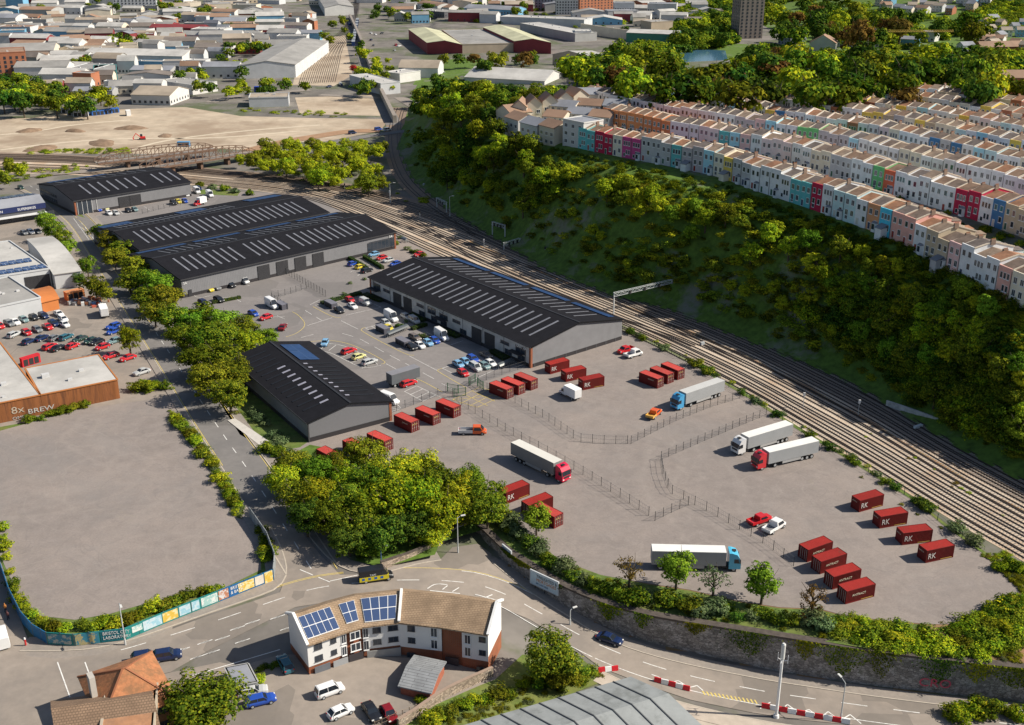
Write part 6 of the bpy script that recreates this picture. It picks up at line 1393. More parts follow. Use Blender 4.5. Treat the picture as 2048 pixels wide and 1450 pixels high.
def car(kind,px,py,dx,dy,col,label,group=None,z=None,drape=False,detail=True):
    p=GT(px,py) if drape else G(px,py,0); q_=(GT if drape else G)(px+dx,py+dy)
    rz=math.atan2(q_.y-p.y,q_.x-p.x); body,gl,rf_,L,Wd,hood,belt=CARS[kind]; m=carpaint(PAINT[col])
    key=(kind,detail)
    if key not in PROTO:
        t=thing('parked_car',label,'car',(0,0,0)); 
        for me,nm in ((body,'body'),(gl,'windows'),(rf_,'roof')): link(nm,me,t)
        for x in (L*.30,-L*.30):
            for s in (-1,1): wheel(t,x,s*(Wd/2-.08),.32)
        lights(t,L/2,Wd/2,hood,belt); PROTO[key]=t; new=t; t['used']=0
    t=PROTO[key]
    if t['used']==0: t['used']=1; t.location=(p.x,p.y,(p.z if drape else 0)+(.10 if z is None else z)); t.rotation_euler.z=rz; t['label']=label
    else: t=dup(t,(p.x,p.y,(p.z if drape else 0)+(.10 if z is None else z)),rz,label)
    if group: t['group']=group
    for c in t.children:
        if c.name.startswith('body') or c.name.startswith('roof'): slotmat(c,m)
    return t
def van(kind,px,py,dx,dy,col,label,group=None,z=.1,drape=False,L=5.6,Hh=2.4,two=None,cabfrac=.30):
    p=GT(px,py) if drape else G(px,py,0); q_=(GT if drape else G)(px+dx,py+dy); rz=math.atan2(q_.y-p.y,q_.x-p.x); m=carpaint(PAINT[col]) if isinstance(col,str) else col; h=L/2; w=1.0
    t=thing({'van':'panel_van','box':'box_van','flat':'flatbed_truck','pickup':'pickup_truck'}[kind],label,'truck' if kind in('flat','box') else ('pickup' if kind=='pickup' else 'van'),(p.x,p.y,p.z+z if drape else z),rz,group)
    cx=h-1.0
    if kind=='van':
        def sec(x,zt,ww): return [(x,-ww*.94,.3),(x,-ww,.6),(x,-ww,zt*.55),(x,-ww*.9,zt-.12),(x,-ww*.75,zt),(x,ww*.75,zt),(x,ww*.9,zt-.12),(x,ww,zt*.55),(x,ww,.6),(x,ww*.94,.3)]
        mb=MB(); loft(mb,[sec(-h,Hh-.12,w*.95),sec(-h+.15,Hh,w),sec(h-1.75,Hh,w),sec(h-1.0,1.25,w*.99),sec(h-.2,1.0,w*.92),sec(h,.75,w*.8)]); mb.obj('body',m,t)
        g=MB(); a=.80; g.add([(h-1.72,-w*.72,Hh-.10),(h-1.72,w*.72,Hh-.10),(h-.98,w*.86,1.33),(h-.98,-w*.86,1.33)],[(0,1,2,3)]); g.v=[(x+.05,y,z_+.05) for x,y,z_ in g.v]; g.obj('windscreen',mCarG,t)
        for s in (-1,1):
            g=MB(); g.add([(h-1.15,s*(w+.012),1.25),(h-2.1,s*(w+.012),1.25),(h-2.1,s*(w*.94+.012),Hh-.35),(h-1.7,s*(w*.94+.012),Hh-.35)],[(0,1,2,3)]); g.obj('side_window',mCarG,t)
        if two:
            mb=MB(); mb.box(-h+.06,h-.9,-w-.02,w+.02,.5,1.35); mb.obj('colour_band',two,t)
    else:
        # cab
        ch=1.75 if kind=='pickup' else 2.0; cl={'pickup':2.2,'flat':2.3,'box':1.9}[kind]; fx=h
        def sec(x,zt,ww): return [(x,-ww*.94,.35),(x,-ww,.6),(x,-ww,zt*.6),(x,-ww*.82,zt),(x,ww*.82,zt),(x,ww,zt*.6),(x,ww,.6),(x,ww*.94,.35)]
        nose=1.25 if kind=='pickup' else .8
        mb=MB(); loft(mb,[sec(fx-nose-cl,ch-.06,w*.95),sec(fx-nose-cl+.1,ch,w*.95),sec(fx-nose-.55,ch,w*.95),sec(fx-nose+.1,1.15,w*.96),sec(fx-.2,1.0,w*.9),sec(fx,.75,w*.78)]); mb.obj('cab',m,t)
        g=MB(); g.add([(fx-nose-.5,-w*.7,ch-.04),(fx-nose-.5,w*.7,ch-.04),(fx-nose+.14,w*.82,1.22),(fx-nose+.14,-w*.82,1.22)],[(0,1,2,3)]); g.v=[(x+.05,y,z_+.04) for x,y,z_ in g.v]; g.obj('windscreen',mCarG,t)
        for s in (-1,1):
            g=MB(); g.add([(fx-nose-.1,s*(w*.96),1.15),(fx-nose-cl+.3,s*(w*.96),1.15),(fx-nose-cl+.3,s*(w*.86),ch-.18),(fx-nose-.6,s*(w*.86),ch-.18)],[(0,1,2,3)]); g.v=[(x,y*1.0+.02*s,z_) for x,y,z_ in g.v]; g.obj('side_window',mCarG,t)
        bx=fx-nose-cl
        if kind=='box':
            mb=MB(); mb.box(-h,bx+.5,-1.08,1.08,.75,3.0); mb.obj('box_body',two or m,t); mb=MB(); mb.box(-h+.02,bx,-.5,.5,.45,.75); mb.obj('chassis',mTrim,t)
            mb=MB(); mb.box(-h-.03,-h,-1.0,1.0,.85,2.9); mb.obj('rear_shutter',C((.6,.6,.6)),t)
        else:
            d=two or m; zf=.75
            mb=MB(); mb.box(-h,bx-.05,-w*.98,w*.98,zf-.15,zf); mb.obj('load_bed',C((.2,.2,.21)) if kind=='flat' else d,t)
            hh=.45 if kind=='flat' else .4
            for nm,(x0,x1,y0,y1) in {'a':(-h,bx-.05,-w,-w+.06),'b':(-h,bx-.05,w-.06,w),'c':(-h,-h+.06,-w+.07,w-.07)}.items():
                mb=MB(); mb.box(x0,x1,y0,y1,zf-.2,zf+hh); mb.obj('side_board',C((.6,.61,.62)) if kind=='flat' and two is None else (two or m),t)
            mb=MB(); mb.box(-h+.1,bx,-.45,.45,.35,zf-.15); mb.obj('chassis',mTrim,t)
    for x in (h-.95,-h+1.2):
        for s in (-1,1): wheel(t,x,s*(w-.12),.36,.24)
    lights(t,h-.05,w,1.05,1.1)
    return t
# lot beside the far left unit
g1='cars beside the far left unit'
for (k,x,y,c,l) in [('hatch',198,422,'blue','blue hatchback by the glazed corner of the far left unit'),('hatch',212,419,'pyellow','pale yellow hatchback by the glazed corner of the far left unit'),('estate',237,413.5,'lblue','light blue estate car in front of the far left unit'),('hatch',251,411,'red','red hatchback in front of the far left unit'),('hatch',257,424,'black','black hatchback near the avenue trees below the far left unit'),('hatch',270,422,'tgrey','grey-green hatchback near the fence below the far left unit'),('estate',218,429,'white','white car nearest the avenue trees below the far left unit'),('estate',232,429,'silver','silver car next to the white one below the far left unit'),('hatch',340,397,'silver','silver hatchback beside the white van at the far left unit'),('suv',347,409,'black','black people carrier right of the two black doors'),('hatch',357,406,'yellow','yellow hatchback tucked behind the black people carrier'),('hatch',370,405,'blue','blue hatchback at the right end of the far left yard'),('hatch',373,392,'white','white hatchback by the right end wall of the far left unit'),('suv',410,399,'black','black car beside the big white van at the far left'),('estate',398,380,'navy','navy car behind the white vans at the far left')]:
    car(k,x,y,8,5,c,l,g1)
van('van',317,398,7,5,'white','white panel van in front of the far left unit',g1); van('van',394,386,7,5,'white','left white panel van at the end of the far left unit',g1); van('van',420,393,7,5,'white','bigger right white panel van at the end of the far left unit',g1); van('box',400,410,-12,3,'red','small red lorry with a white box body behind the black-roofed units',two=mFrame)
g2='cars in the yard before the roller doors'
for (k,x,y,dx,dy,c,l) in [('hatch',419,582,8,4,'yellow','bright yellow hatchback by the wall of the longest unit'),('hatch',433,578.7,8,4,'grey','grey hatchback next to the bright yellow one'),('estate',461.7,573.6,8,4,'black','black estate car under the wall of the longest unit'),('estate',407,609,8,4,'navy','navy car half under the avenue trees'),('estate',438,603,8,4,'black','black car right of the navy one by the avenue'),('hatch',507,631,9,4,'blue','blue hatchback left of the red one near the bend'),('hatch',532,638.6,-9,3,'red','red hatchback near the parked white van'),('saloon',566,658,5,-7,'darkred','dark red saloon at the curved kerb')]: car(k,x,y,dx,dy,c,l,g2)
van('flat',486,566,8,3,'silver','silver flatbed under the wall of the longest unit'); van('van',544,614.6,7,4,'white','white panel van beside the dark bin store',L=6,Hh=2.7)
g3='cars beside the hedge behind the central unit'
for (k,x,y,c,l) in [('hatch',706,531,'blue','blue hatchback nearest the young tree'),('hatch',721,537,'yellow','yellow hatchback between the blue and the black car'),('estate',734,544.5,'black','black estate car nearest the left end of the central unit')]: car(k,x,y,8,-2.5,c,l,g3)
for (k,x,y,c,l) in [('hatch',748,512,'lblue','light blue hatchback behind the clipped hedge'),('hatch',763.5,519,'red','red hatchback behind the clipped hedge'),('hatch',776.5,524,'silver','silver hatchback behind the clipped hedge'),('hatch',791,531,'blue','blue hatchback just behind the roof of the central unit'),('hatch',838,512,'red','red hatchback behind the ridge of the central unit')]: car(k,x,y,-8,2,c,l,g3)
g4='cars in the bays before the central unit'
for (k,x,y,dx,dy,c,l) in [('saloon',678.5,624,8,5,'black','black saloon by the upper bin store'),('hatch',700,603.7,8,4,'red','red hatchback by the hedge in the upper bays'),('saloon',704.7,616,8,4.5,'white','white saloon in the upper bays'),('hatch',771.5,649.5,8,4.5,'silver','silver car beside the white van in the middle bays'),('hatch',812,637,8,4,'silver','silver hatchback behind the planting in the middle bays'),('mpv',828.5,645,8,4.5,'silver','silver people carrier by the hedge in the middle bays'),('hatch',776.5,660,8,4.5,'yellow','yellow hatchback behind the middle bin store'),
('estate',830,679,8,4,'brown','brown car behind the row of five in the middle bays'),('hatch',823.5,698,8,5,'black','black hatchback at the left end of the row of five'),('hatch',840,695,8,5,'white','white hatchback second in the row of five'),('hatch',856,689.5,8,5,'lblue','light blue hatchback in the middle of the row of five'),('hatch',869.6,685,8,5,'blue','blue hatchback next to the white van in the row of five'),
('hatch',917,733,8,5,'lblue','light blue hatchback nearest the driveway in the lower bays'),('hatch',931,728,8,5,'lblue','second light blue hatchback in the lower bays'),('estate',946,722,8,5,'blue','deep blue estate car in the lower bays'),('saloon',972,714,8,4.5,'brown','brown saloon nearest the central unit in the lower bays'),('mpv',951,739.6,8,5,'silver','silver people carrier in the lower bays'),('hatch',968.7,736,8,4.5,'tgrey','grey-green hatchback in the lower bays'),('hatch',981,731,8,4.5,'white','white hatchback in the lower bays beside the cycle rack'),('hatch',926,750,8,5,'red','red hatchback nearest the gate in the lower bays')]: car(k,x,y,dx,dy,c,l,g4)
mp=van('mpv' if 0 else 'van',731,609,8,4,'silver','silver van right of the white saloon in the upper bays',g4,L=4.7,Hh=1.9); van('van',782.7,640,7,4.2,'white','white panel van in the middle bays',g4,L=6,Hh=2.7); van('van',883.6,677.5,7,4.6,'white','white panel van at the right end of the row of five',g4,L=6,Hh=2.7)
g5='cars on the island behind the gabled unit'
for (k,x,y,dx,dy,c,l) in [('hatch',650,690,-4,8,'lblue','light blue hatchback parked on the hatched island'),('estate',698,706,9,-3,'red','red estate car on the island'),('hatch',717.5,717.4,9,-3,'pyellow','pale yellow hatchback on the island'),('estate',739,728,9,-3,'silver','silver estate car on the island'),('estate',817.6,771,9,-3,'red','red estate car beside the grey trailer')]: car(k,x,y,dx,dy,c,l,g5)
van('van',779,805,8,3,'white','white van half hidden by the gabled unit')
# the dealer's yard at the left
g6='cars packed in the dealer yard at the left'
DL=[(0,655.7,'red'),(19,650.6,'grey'),(31,648,'white'),(48,643,'tgrey'),(68.4,638.6,'black'),(88,635,'navy'),(118,631.5,'white'),(127,642,'white'),(130,653,'white'),(108,650.6,'navy'),(95.8,657.5,'red'),(75,663,'grey'),(53.7,668.7,'red'),(29,672.8,'silver'),(84,680,'navy'),(58,687,'navy'),(109.4,680,'grey'),(133,678,'teal'),(160,682,'dgreen'),(182,686,'dgreen'),(146,696,'red'),(100,697,'red'),(117,700,'black'),(205,698,'red'),(195,688,'black'),(222,716,'red'),(256,720,'red'),(229,686,'tgrey'),(227,667,'blue'),(227,656.5,'blue'),(284,748,'silver'),(15,492,'black'),(49,469,'grey'),(62,467,'white'),(76,466,'grey'),(42,378,'dgreen')]
cc={}; tt_={}
for x,y,c in DL: tt_[c]=tt_.get(c,0)+1
for i,(x,y,c) in enumerate(DL):
    dx,dy=((9,5) if y<672 else (9,-4)) if x<150 else (-9,3)
    cc[c]=cc.get(c,0)+1
    car(['hatch','estate','saloon','hatch'][i%4],x,y,dx,dy,c,(f'only {c.replace("tgrey","grey-green").replace("dgreen","dark green")} car in the dealer yard on the left' if tt_[c]==1 else f'{c.replace("tgrey","grey-green").replace("dgreen","dark green")} car, {ordn(cc[c])} of that colour in the dealer yard on the left'),g6)
van('box',208,630,-4,-10,'white','white lorry parked between the dealer yard and the side road',two=mFrame,L=7.5)
# near cars
nc=dict(drape=True)
car('estate',571,1334,-7,-12,'teal','dark teal estate car beside the left gable of the white flats',**nc); car('estate',506,1389,12,-2,'silver','silver-roofed estate car beside the bright blue car',**nc); car('estate',522,1407,12,-3,'blue','bright blue estate car in front of the large tree',**nc); car('mpv',660,1388,12,-4,'white','white people carrier parked in front of the flats',**nc); car('hatch',682,1430,12,-5,'white','white hatchback nearest the bottom edge',**nc); car('saloon',743,1430,8,13,'black','black saloon beside the white hatchback at the bottom edge',**nc); car('hatch',778,1434,8,13,'darkred','dark red hatchback by the wooden fence at the bottom edge',**nc)
car('suv',292,1322,12,-2,'navy','navy car queuing behind the orange-roofed house',**nc); car('suv',335,1318,12,-2,'navy','second navy car ahead in the queue behind the orange-roofed house',**nc); car('saloon',1219,1284,13,5,'navy','dark car with white trim driving along the sunken road',**nc)
van('van',5,1284,-3,-12,'white','white van cut by the left edge of the picture',drape=True)
t=van('van',752,1160,12,-1.5,'black','yellow and black liveried van turning at the junction',drape=True,two=C((.62,.52,.03),.4),L=6.2,Hh=2.6)
mb=MB(); 
for k in range(4): mb.box(-2.6+k*1.1,-2.1+k*1.1,-1.04,1.04,.75,1.2)
mb.obj('blue_check',C((.03,.12,.4),.4),t)
text('lettering','TAXI',.5,mFrame,t,(-1.2,-1.04,1.5),(R(90),0,0))
# yard vehicles
van('pickup',1251,705,-10,3,'red','red pickup beside the white flatbed near the central unit',L=5.2); van('flat',1267,713,10,-3,'white','white flatbed beside the red pickup near the central unit',two=mFrame,L=5.4); van('box',1139,794,-10,-5,'white','white box van standing alone in the yard',two=mFrame,L=6.4)
van('flat',945,868,12,0,'orange','orange crew-cab flatbed truck with silver sides above the wood',L=6.4); van('pickup',1308,833,11,-9,'orange','orange-yellow pickup with a red load in front of the blue lorry',L=5.4,two=carpaint((.62,.36,.08)))
van('pickup',1519,1046,11,-4,'red','red pickup beside the white flatbed at the fence end',L=5.4); van('flat',1548,1060,10,-6,'white','white flatbed beside the red pickup at the fence end',two=mFrame,L=5.6)
def lorry(label,front,rear,col,roofm,sidem):
    f,r_=G(*front),G(*rear); d=f-r_; L=16.0; rz=math.atan2(d.y,d.x); c_=(f+r_)/2
    t=thing('articulated_lorry',label,'lorry',(c_.x,c_.y,.07),rz); h=L/2; m=carpaint(col)
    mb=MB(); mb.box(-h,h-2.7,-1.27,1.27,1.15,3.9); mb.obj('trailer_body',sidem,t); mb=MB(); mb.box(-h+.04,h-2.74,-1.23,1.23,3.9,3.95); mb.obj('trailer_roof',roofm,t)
    mb=MB(); mb.box(-h+.1,h-3,-.5,.5,.8,1.15); mb.obj('chassis',mTrim,t); mb=MB(); mb.box(h-3.4,h-.4,-.9,.9,.5,.85); mb.obj('tractor_chassis',mTrim,t)
    mb=MB(); 
    for s in (-1,1): mb.box(-h+4.6,h-6.5,s*1.2-.03,s*1.2+.03,.5,1.1)
    mb.obj('side_guard',C((.35,.35,.35)),t)
    mb=MB(); x1=h-.0; x0=h-2.15; w=1.24
    pr=[(x0,.55),(x1-.02,.55),(x1,1.6),(x1-.28,2.75),(x1-.75,3.45),(x0+.5,3.75),(x0,3.75)]
    mb.add([(x,-w,z_) for x,z_ in pr]+[(x,w,z_) for x,z_ in pr],[tuple(range(7)),tuple(range(7,14))[::-1]]+[(i,(i+1)%7,7+(i+1)%7,7+i) for i in range(7)]); mb.obj('cab',m,t)
    g=MB(); g.add([(x1+.02,-w*.93,1.75),(x1+.02,w*.93,1.75),(x1-.25,w*.88,2.7),(x1-.25,-w*.88,2.7)],[(0,1,2,3)]); g.obj('windscreen',mCarG,t)
    for s in (-1,1):
        g=MB(); g.add([(x1-.3,s*(w+.015),1.75),(x1-1.25,s*(w+.015),1.75),(x1-1.25,s*(w+.015),2.6),(x1-.5,s*(w+.015),2.6)],[(0,1,2,3)]); g.obj('side_window',mCarG,t)
        mb=MB(); mb.box(x1-.25,x1-.1,s*(w+.12)-.1,s*(w+.12)+.1,1.8,2.6); mb.obj('mirror',mTrim,t)
        mb=MB(); mb.box(x1-.04,x1+.03,s*.95-.2,s*.95+.2,.85,1.05); mb.obj('headlight',mLampF,t)
    mb=MB(); mb.box(x1-.02,x1+.03,-.8,.8,1.15,1.6); mb.obj('grille',mTrim,t); mb=MB(); mb.box(x0+.6,x0+1.3,-.4,.4,3.72,3.80); mb.obj('roof_hatch',mTrim,t)
    for x in (h-1.25,h-4.6,-h+1.6,-h+2.9,-h+4.2):
        for s in (-1,1): wheel(t,x,s*1.05,.5,.34)
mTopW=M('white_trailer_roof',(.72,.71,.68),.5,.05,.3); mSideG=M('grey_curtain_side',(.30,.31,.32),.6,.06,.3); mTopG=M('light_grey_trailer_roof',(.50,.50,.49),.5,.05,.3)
lorry('articulated lorry with a crimson cab and cream-topped trailer beside the driveway fence',(1139,969),(1025,912),(.55,.02,.06),M('cream_trailer_roof',(.62,.60,.55),.5,.05,.3),M('dark_curtain_side',(.22,.22,.22),.6,.06,.3))
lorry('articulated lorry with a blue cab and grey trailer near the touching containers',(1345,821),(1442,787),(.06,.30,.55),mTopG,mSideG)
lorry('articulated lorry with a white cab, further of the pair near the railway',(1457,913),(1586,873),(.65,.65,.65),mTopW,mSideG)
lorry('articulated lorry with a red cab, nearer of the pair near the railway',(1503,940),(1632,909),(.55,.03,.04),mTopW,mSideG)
lorry('articulated lorry with a light blue cab behind the row of young trees',(1475,1137),(1305,1133),(.08,.42,.62),mTopW,mSideG)
# trailer, bins, shelters, orange container, misc
def simplebox(name,label,cat,px,py,dx,dy,L,Wd,Hh,m,top=None,legs=False,group=None):
    p=G(px,py); q_=G(px+dx,py+dy); t=thing(name,label,cat,(p.x,p.y,.07),math.atan2(q_.y-p.y,q_.x-p.x),group); mb=MB(); mb.box(-L/2,L/2,-Wd/2,Wd/2,.0 if not legs else .9,Hh-.1); mb.obj('body',m,t); mb=MB(); mb.box(-L/2-.06,L/2+.06,-Wd/2-.06,Wd/2+.06,Hh-.1,Hh); mb.obj('roof',top or m,t)
    if legs:
        for x in (-L/2+1,-L/2+2.1,L/2-1.5):
            for s in (-1,1): wheel(t,x,s*(Wd/2-.25),.45,.3)
    else:
        mb=MB(); 
        for k in range(3): mb.box(-L*.42+k*L*.29,-L*.42+k*L*.29+L*.24,-Wd/2-.04,-Wd/2,.15,Hh-.5)
        mb.obj('doors',mTrim,t)
    return t
simplebox('curtain_trailer','dark grey curtain-sided trailer behind the red estate car','trailer',807,766,10,-3,8.5,2.5,3.6,C((.10,.11,.12)),C((.2,.2,.22)),True)
mBin=C((.09,.09,.11)); mBinT=C((.16,.16,.19))
for (x,y,l) in [(662,614,'grey slatted bin store by the upper hedge'),(766,664,'grey slatted bin store in the middle bays'),(806,690,'grey slatted bin store left of the black hatchback'),(563,616,'grey slatted bin store beside the white panel van')]: simplebox('bin_store',l,'bin store',x,y,9,4.6,4.6,2.0,1.7,mBin,mBinT,group='slatted bin stores')
simplebox('site_container','orange container with a yellow end beside the white-roofed warehouse','container',150,597,9,-2,5.5,2.5,2.6,C((.55,.20,.07)),C((.55,.22,.09)))
simplebox('skip_box','bright red box standing on the dealer yard behind the white roof','box',62,729,10,-3,5,1.2,2.4,C((.50,.02,.03)))
def bikes(px,py,dx,dy,n,label):
    p=G(px,py); q_=G(px+dx,py+dy); rz=math.atan2(q_.y-p.y,q_.x-p.x); t=thing('cycle_shelter',label,'cycle shelter',(p.x,p.y,.07),rz); L=n*.7
    mb=MB()
    for k in range(n+1):
        x=-L/2+k*.7; mb.bar((x,-.4,0),(x,-.4,.85),.05); mb.bar((x,.4,0),(x,.4,.85),.05); mb.bar((x,-.4,.85),(x,.4,.85),.05)
    mb.obj('hoops',mGal,t)
    mb=MB()
    for k in range(7):
        a0,a1=math.pi*k/7,math.pi*(k+1)/7; mb.add([(-L/2,-math.cos(a0)*1.1,.5+math.sin(a0)*1.1),(L/2,-math.cos(a0)*1.1,.5+math.sin(a0)*1.1),(L/2,-math.cos(a1)*1.1,.5+math.sin(a1)*1.1),(-L/2,-math.cos(a1)*1.1,.5+math.sin(a1)*1.1)],[(0,1,2,3)]) if k<4 and k>0 else None
    mb.obj('canopy',glassm('clear_canopy',(.08,.09,.095),.2),t)
    for k in range(n):
        x=-L/2+.35+k*.7; mb=MB()
        for s in (-.5,.5):
            vs=[]; 
            for j in range(10): a=j*math.pi/5; vs.append((x,s+.33*math.cos(a),.35+.33*math.sin(a)))
            for j in range(10): mb.bar(vs[j],vs[(j+1)%10],.04)
        mb.bar((x,-.5,.35),(x,0,.75),.04); mb.bar((x,.5,.35),(x,0,.75),.04); mb.bar((x,.5,.35),(x,.4,.95),.04); mb.obj('bicycle',mTrim,t)
bikes(793.6,667,10,-4.2,12,'cycle shelter with a row of bicycles beside the middle bin store'); bikes(1010,733,10,-4,8,'cycle rack beside the lower right corner of the central unit'); bikes(810,484,8,3.6,5,'small cycle shelter by the end of the longest unit')
# scrap piles
rs_=random.Random(3)
for (x,y,n,c,l) in [(170,604,26,[(.6,.6,.6),(.5,.2,.1),(.1,.2,.4),(.3,.3,.3)],'pile'),(190,608,20,[(.5,.22,.12),(.6,.6,.58),(.45,.1,.06)],'pile')]:
    p0=G(x,y)
    for k in range(n):
        p=p0+Vector((rs_.uniform(-5,5),rs_.uniform(-3,3),.04)); s=rs_.uniform(.5,1.5); t=thing('scrap_piece',f'piece of scrap, {ordn(k+1)} in the {"left" if x<180 else "right"} heap behind the parked white lorry','scrap',p,rs_.uniform(0,3),'scrap heap behind the white lorry'); mb=MB(); mb.box(-s/2,s/2,-s/3,s/3,0,rs_.uniform(.3,1.2)); mb.obj('panel',C(rs_.choice(c)),t)
# sandy field things
for k,(x,y,r_,h_) in enumerate([(262,257,9,1.6),(85,298,10,1.8),(205,286,11,1.2),(150,263,6,1.5),(60,262,8,1.4),(330,272,6,1.0)]):
    p=G(x,y); t=thing('dirt_mound',f'heap of brown earth, {ordn(k+1)} of six on the sandy field','heap',p,k,'earth heaps on the sandy field'); g_=random.Random(k); mb=MB(); n_=14; vs=[]
    for j,(rr_,zz_) in enumerate(((1,0),(.75,.45),(.42,.85),(.12,1))):
        for a in range(n_): q_=r_*rr_*g_.uniform(.8,1.15); vs.append((math.cos(a*2*math.pi/n_)*q_,math.sin(a*2*math.pi/n_)*q_*.6,h_*zz_*g_.uniform(.85,1.1)))
    mb.add(vs,[(j*n_+a,j*n_+(a+1)%n_,(j+1)*n_+(a+1)%n_,(j+1)*n_+a) for j in range(3) for a in range(n_)]+[tuple(range(3*n_,4*n_))]); mb.obj('heap',C((.22,.15,.10),.95,.3,scale=.4),t,smooth=True)
lines('dirt_tracks',[[(0,300),(120,285),(250,276),(420,278),(600,262)],[(0,270),(80,262),(140,250),(260,240)],[(260,300),(330,280),(480,262),(640,250)]],M('pale_dirt_track',(.55,.47,.36),.95,.1,.3),2.4,.05)
p=G(285,279); t=thing('excavator','small red excavator on the sandy field','excavator',p,R(200)); mb=MB(); mb.box(-1.6,1.6,-1.2,-.7,0,.7); mb.box(-1.6,1.6,.7,1.2,0,.7); mb.obj('tracks',mTrim,t); mb=MB(); mb.box(-1.5,1.0,-1,1,.7,1.5); mb.obj('body',C((.6,.03,.03)),t); mb=MB(); mb.box(-.2,1,-1,0,1.5,2.7); mb.obj('cab',mCarG,t); mb=MB(); mb.bar((.8,.4,1.4),(3,.4,3.4),.35); mb.bar((3,.4,3.4),(4.6,.4,1.2),.3); mb.bar((4.6,.4,1.2),(4.2,.4,.4),.7,.5); mb.obj('boom',C((.6,.03,.03)),t)
for k,(x,y) in enumerate([(182,229),(196,230),(211,228),(225,226)]):
    t=simplebox('site_container',f'blue storage container at the back of the sandy field, {ordn(k+1)} from left','container',x,y,9,-1,7.5,2.5,2.7,C((.03,.12,.40)),group='blue containers on the sandy field')
for k,(x,y) in enumerate([(138,226),(150,231),(162,233)]): simplebox('site_cabin',f'grey site cabin left of the blue containers, {ordn(k+1)} from left','cabin',x,y,9,0,8,3,2.8,C((.45,.47,.5)),group='site cabins on the sandy field')
simplebox('site_cabin','white box trailer standing on the sandy field','cabin',257,231,5,5,4,2.4,3.0,mFrame); simplebox('site_container','blue container beyond the truss bridge','container',368,293,9,0,6,2.4,2.4,C((.08,.25,.45)))
simplebox('site_container','dark blue container in front of the train shed hedge','container',528,184,9,0,12,3,3.5,C((.02,.06,.35)))
fv=random.Random(4)
for i in range(46):
    x,y=fv.choice([(fv.uniform(640,735),fv.uniform(168,184)),(fv.uniform(740,800),fv.uniform(60,110)),(fv.uniform(900,1020),fv.uniform(66,100)),(fv.uniform(460,500),fv.uniform(120,150)),(fv.uniform(850,1090),fv.uniform(138,150)),(fv.uniform(420,560),fv.uniform(70,78))])
    c=fv.choice(['white','white','silver','navy','grey','red','black'])
    car(fv.choice(['hatch','estate','mpv']),x,y,fv.choice([8,-8,3]),fv.choice([1,-3,2]),c,f'distant {c} car, {ordn(i+1)} of those parked among the far sheds','cars parked among the far sheds')
for i,(x,y,c) in enumerate([(705,268,'navy'),(757,261,'blue'),(775,262,'white'),(700,50,'blue'),(1190,160,'white'),(1235,150,'navy')]): car('mpv',x,y,8,-1,c,f'{c} vehicle on the distant roads, {ordn(i+1)} from the nearest','vehicles on the distant roads')
for k in range(9):
    simplebox('rail_carriage',f'dark blue rail carriage, {ordn(k+1)} from the nearest beside the viaduct','carriage',707+k*1.0,90-k*5.6,1,-10,18,2.8,3.7,C((.02,.05,.16)),C((.25,.27,.3)),group='rail carriages beside the viaduct')
# pedestrians and phone box
for (x,y,c,l) in [(12,1225,(.5,.2,.05),'person in an orange top walking on the left street'),(17,1240,(.12,.05,.05),'person in dark red clothes walking on the left street')]:
    p=G(x,y); t=thing('person',l,'person',(p.x,p.y,.09)); mb=MB()
    secs=[]
    # torso, legs, arms and head as one lofted figure
    def ring(z_,rx,ry,cx_=0): return [(cx_+rx*math.cos(a*math.pi/4),ry*math.sin(a*math.pi/4),z_) for a in range(9)]
    loft(mb,[ring(.82,.17,.12),ring(1.0,.15,.11),ring(1.25,.20,.13),ring(1.42,.21,.12),ring(1.48,.09,.08),ring(1.54,.06,.06),ring(1.60,.08,.09),ring(1.68,.09,.10),ring(1.76,.05,.06)])
    for s in (-1,1): mb.cyl((s*.09,s*.12,.0),(s*.08,0,.85),.06,.10,8,1); mb.cyl((s*.25,-s*.08,.8),(s*.2,0,1.42),.04,.06,8)
    mb.obj('body',[C(c),C((.03,.03,.05))],t,smooth=True)
p=G(52,1292); t=thing('street_sign','red and white post at the corner of the blue hoarding','post',(p.x,p.y,.2)); mb=MB(); mb.cyl((0,0,0),(0,0,1.1),.15,.15,8); mb.obj('post',C((.5,.03,.03)),t); mb=MB(); mb.cyl((0,0,1.1),(0,0,1.4),.16,.12,8); mb.obj('cap',mFrame,t)
# ================================================================ VEGETATION
LM={'yellow':leafmat('yellow_green_leaves',(.09,.165,.014),(.23,.32,.018),(.50,.50,.02)),
'green':leafmat('green_leaves',(.038,.080,.010),(.095,.155,.014),(.27,.30,.02)),
'dark':leafmat('dark_green_leaves',(.016,.048,.010),(.045,.10,.014),(.13,.20,.02)),
'grey':leafmat('grey_green_leaves',(.055,.09,.035),(.11,.16,.065),(.20,.25,.11)),
'fresh':leafmat('fresh_green_leaves',(.06,.13,.012),(.13,.25,.02),(.25,.38,.03)),
'brown':leafmat('bronze_leaves',(.07,.045,.014),(.14,.09,.022),(.22,.15,.03)),
'olive':leafmat('olive_leaves',(.06,.09,.010),(.14,.175,.014),(.29,.29,.02)),
'red':leafmat('red_leaves',(.2,.02,.01),(.35,.04,.02),(.45,.06,.03))}
LNAME={'yellow':'yellow-green','green':'mid-green','dark':'dark green','grey':'grey-green','fresh':'fresh green','brown':'bronze','olive':'olive','red':'bright red'}
mBark=C((.09,.07,.05),.9,.3)
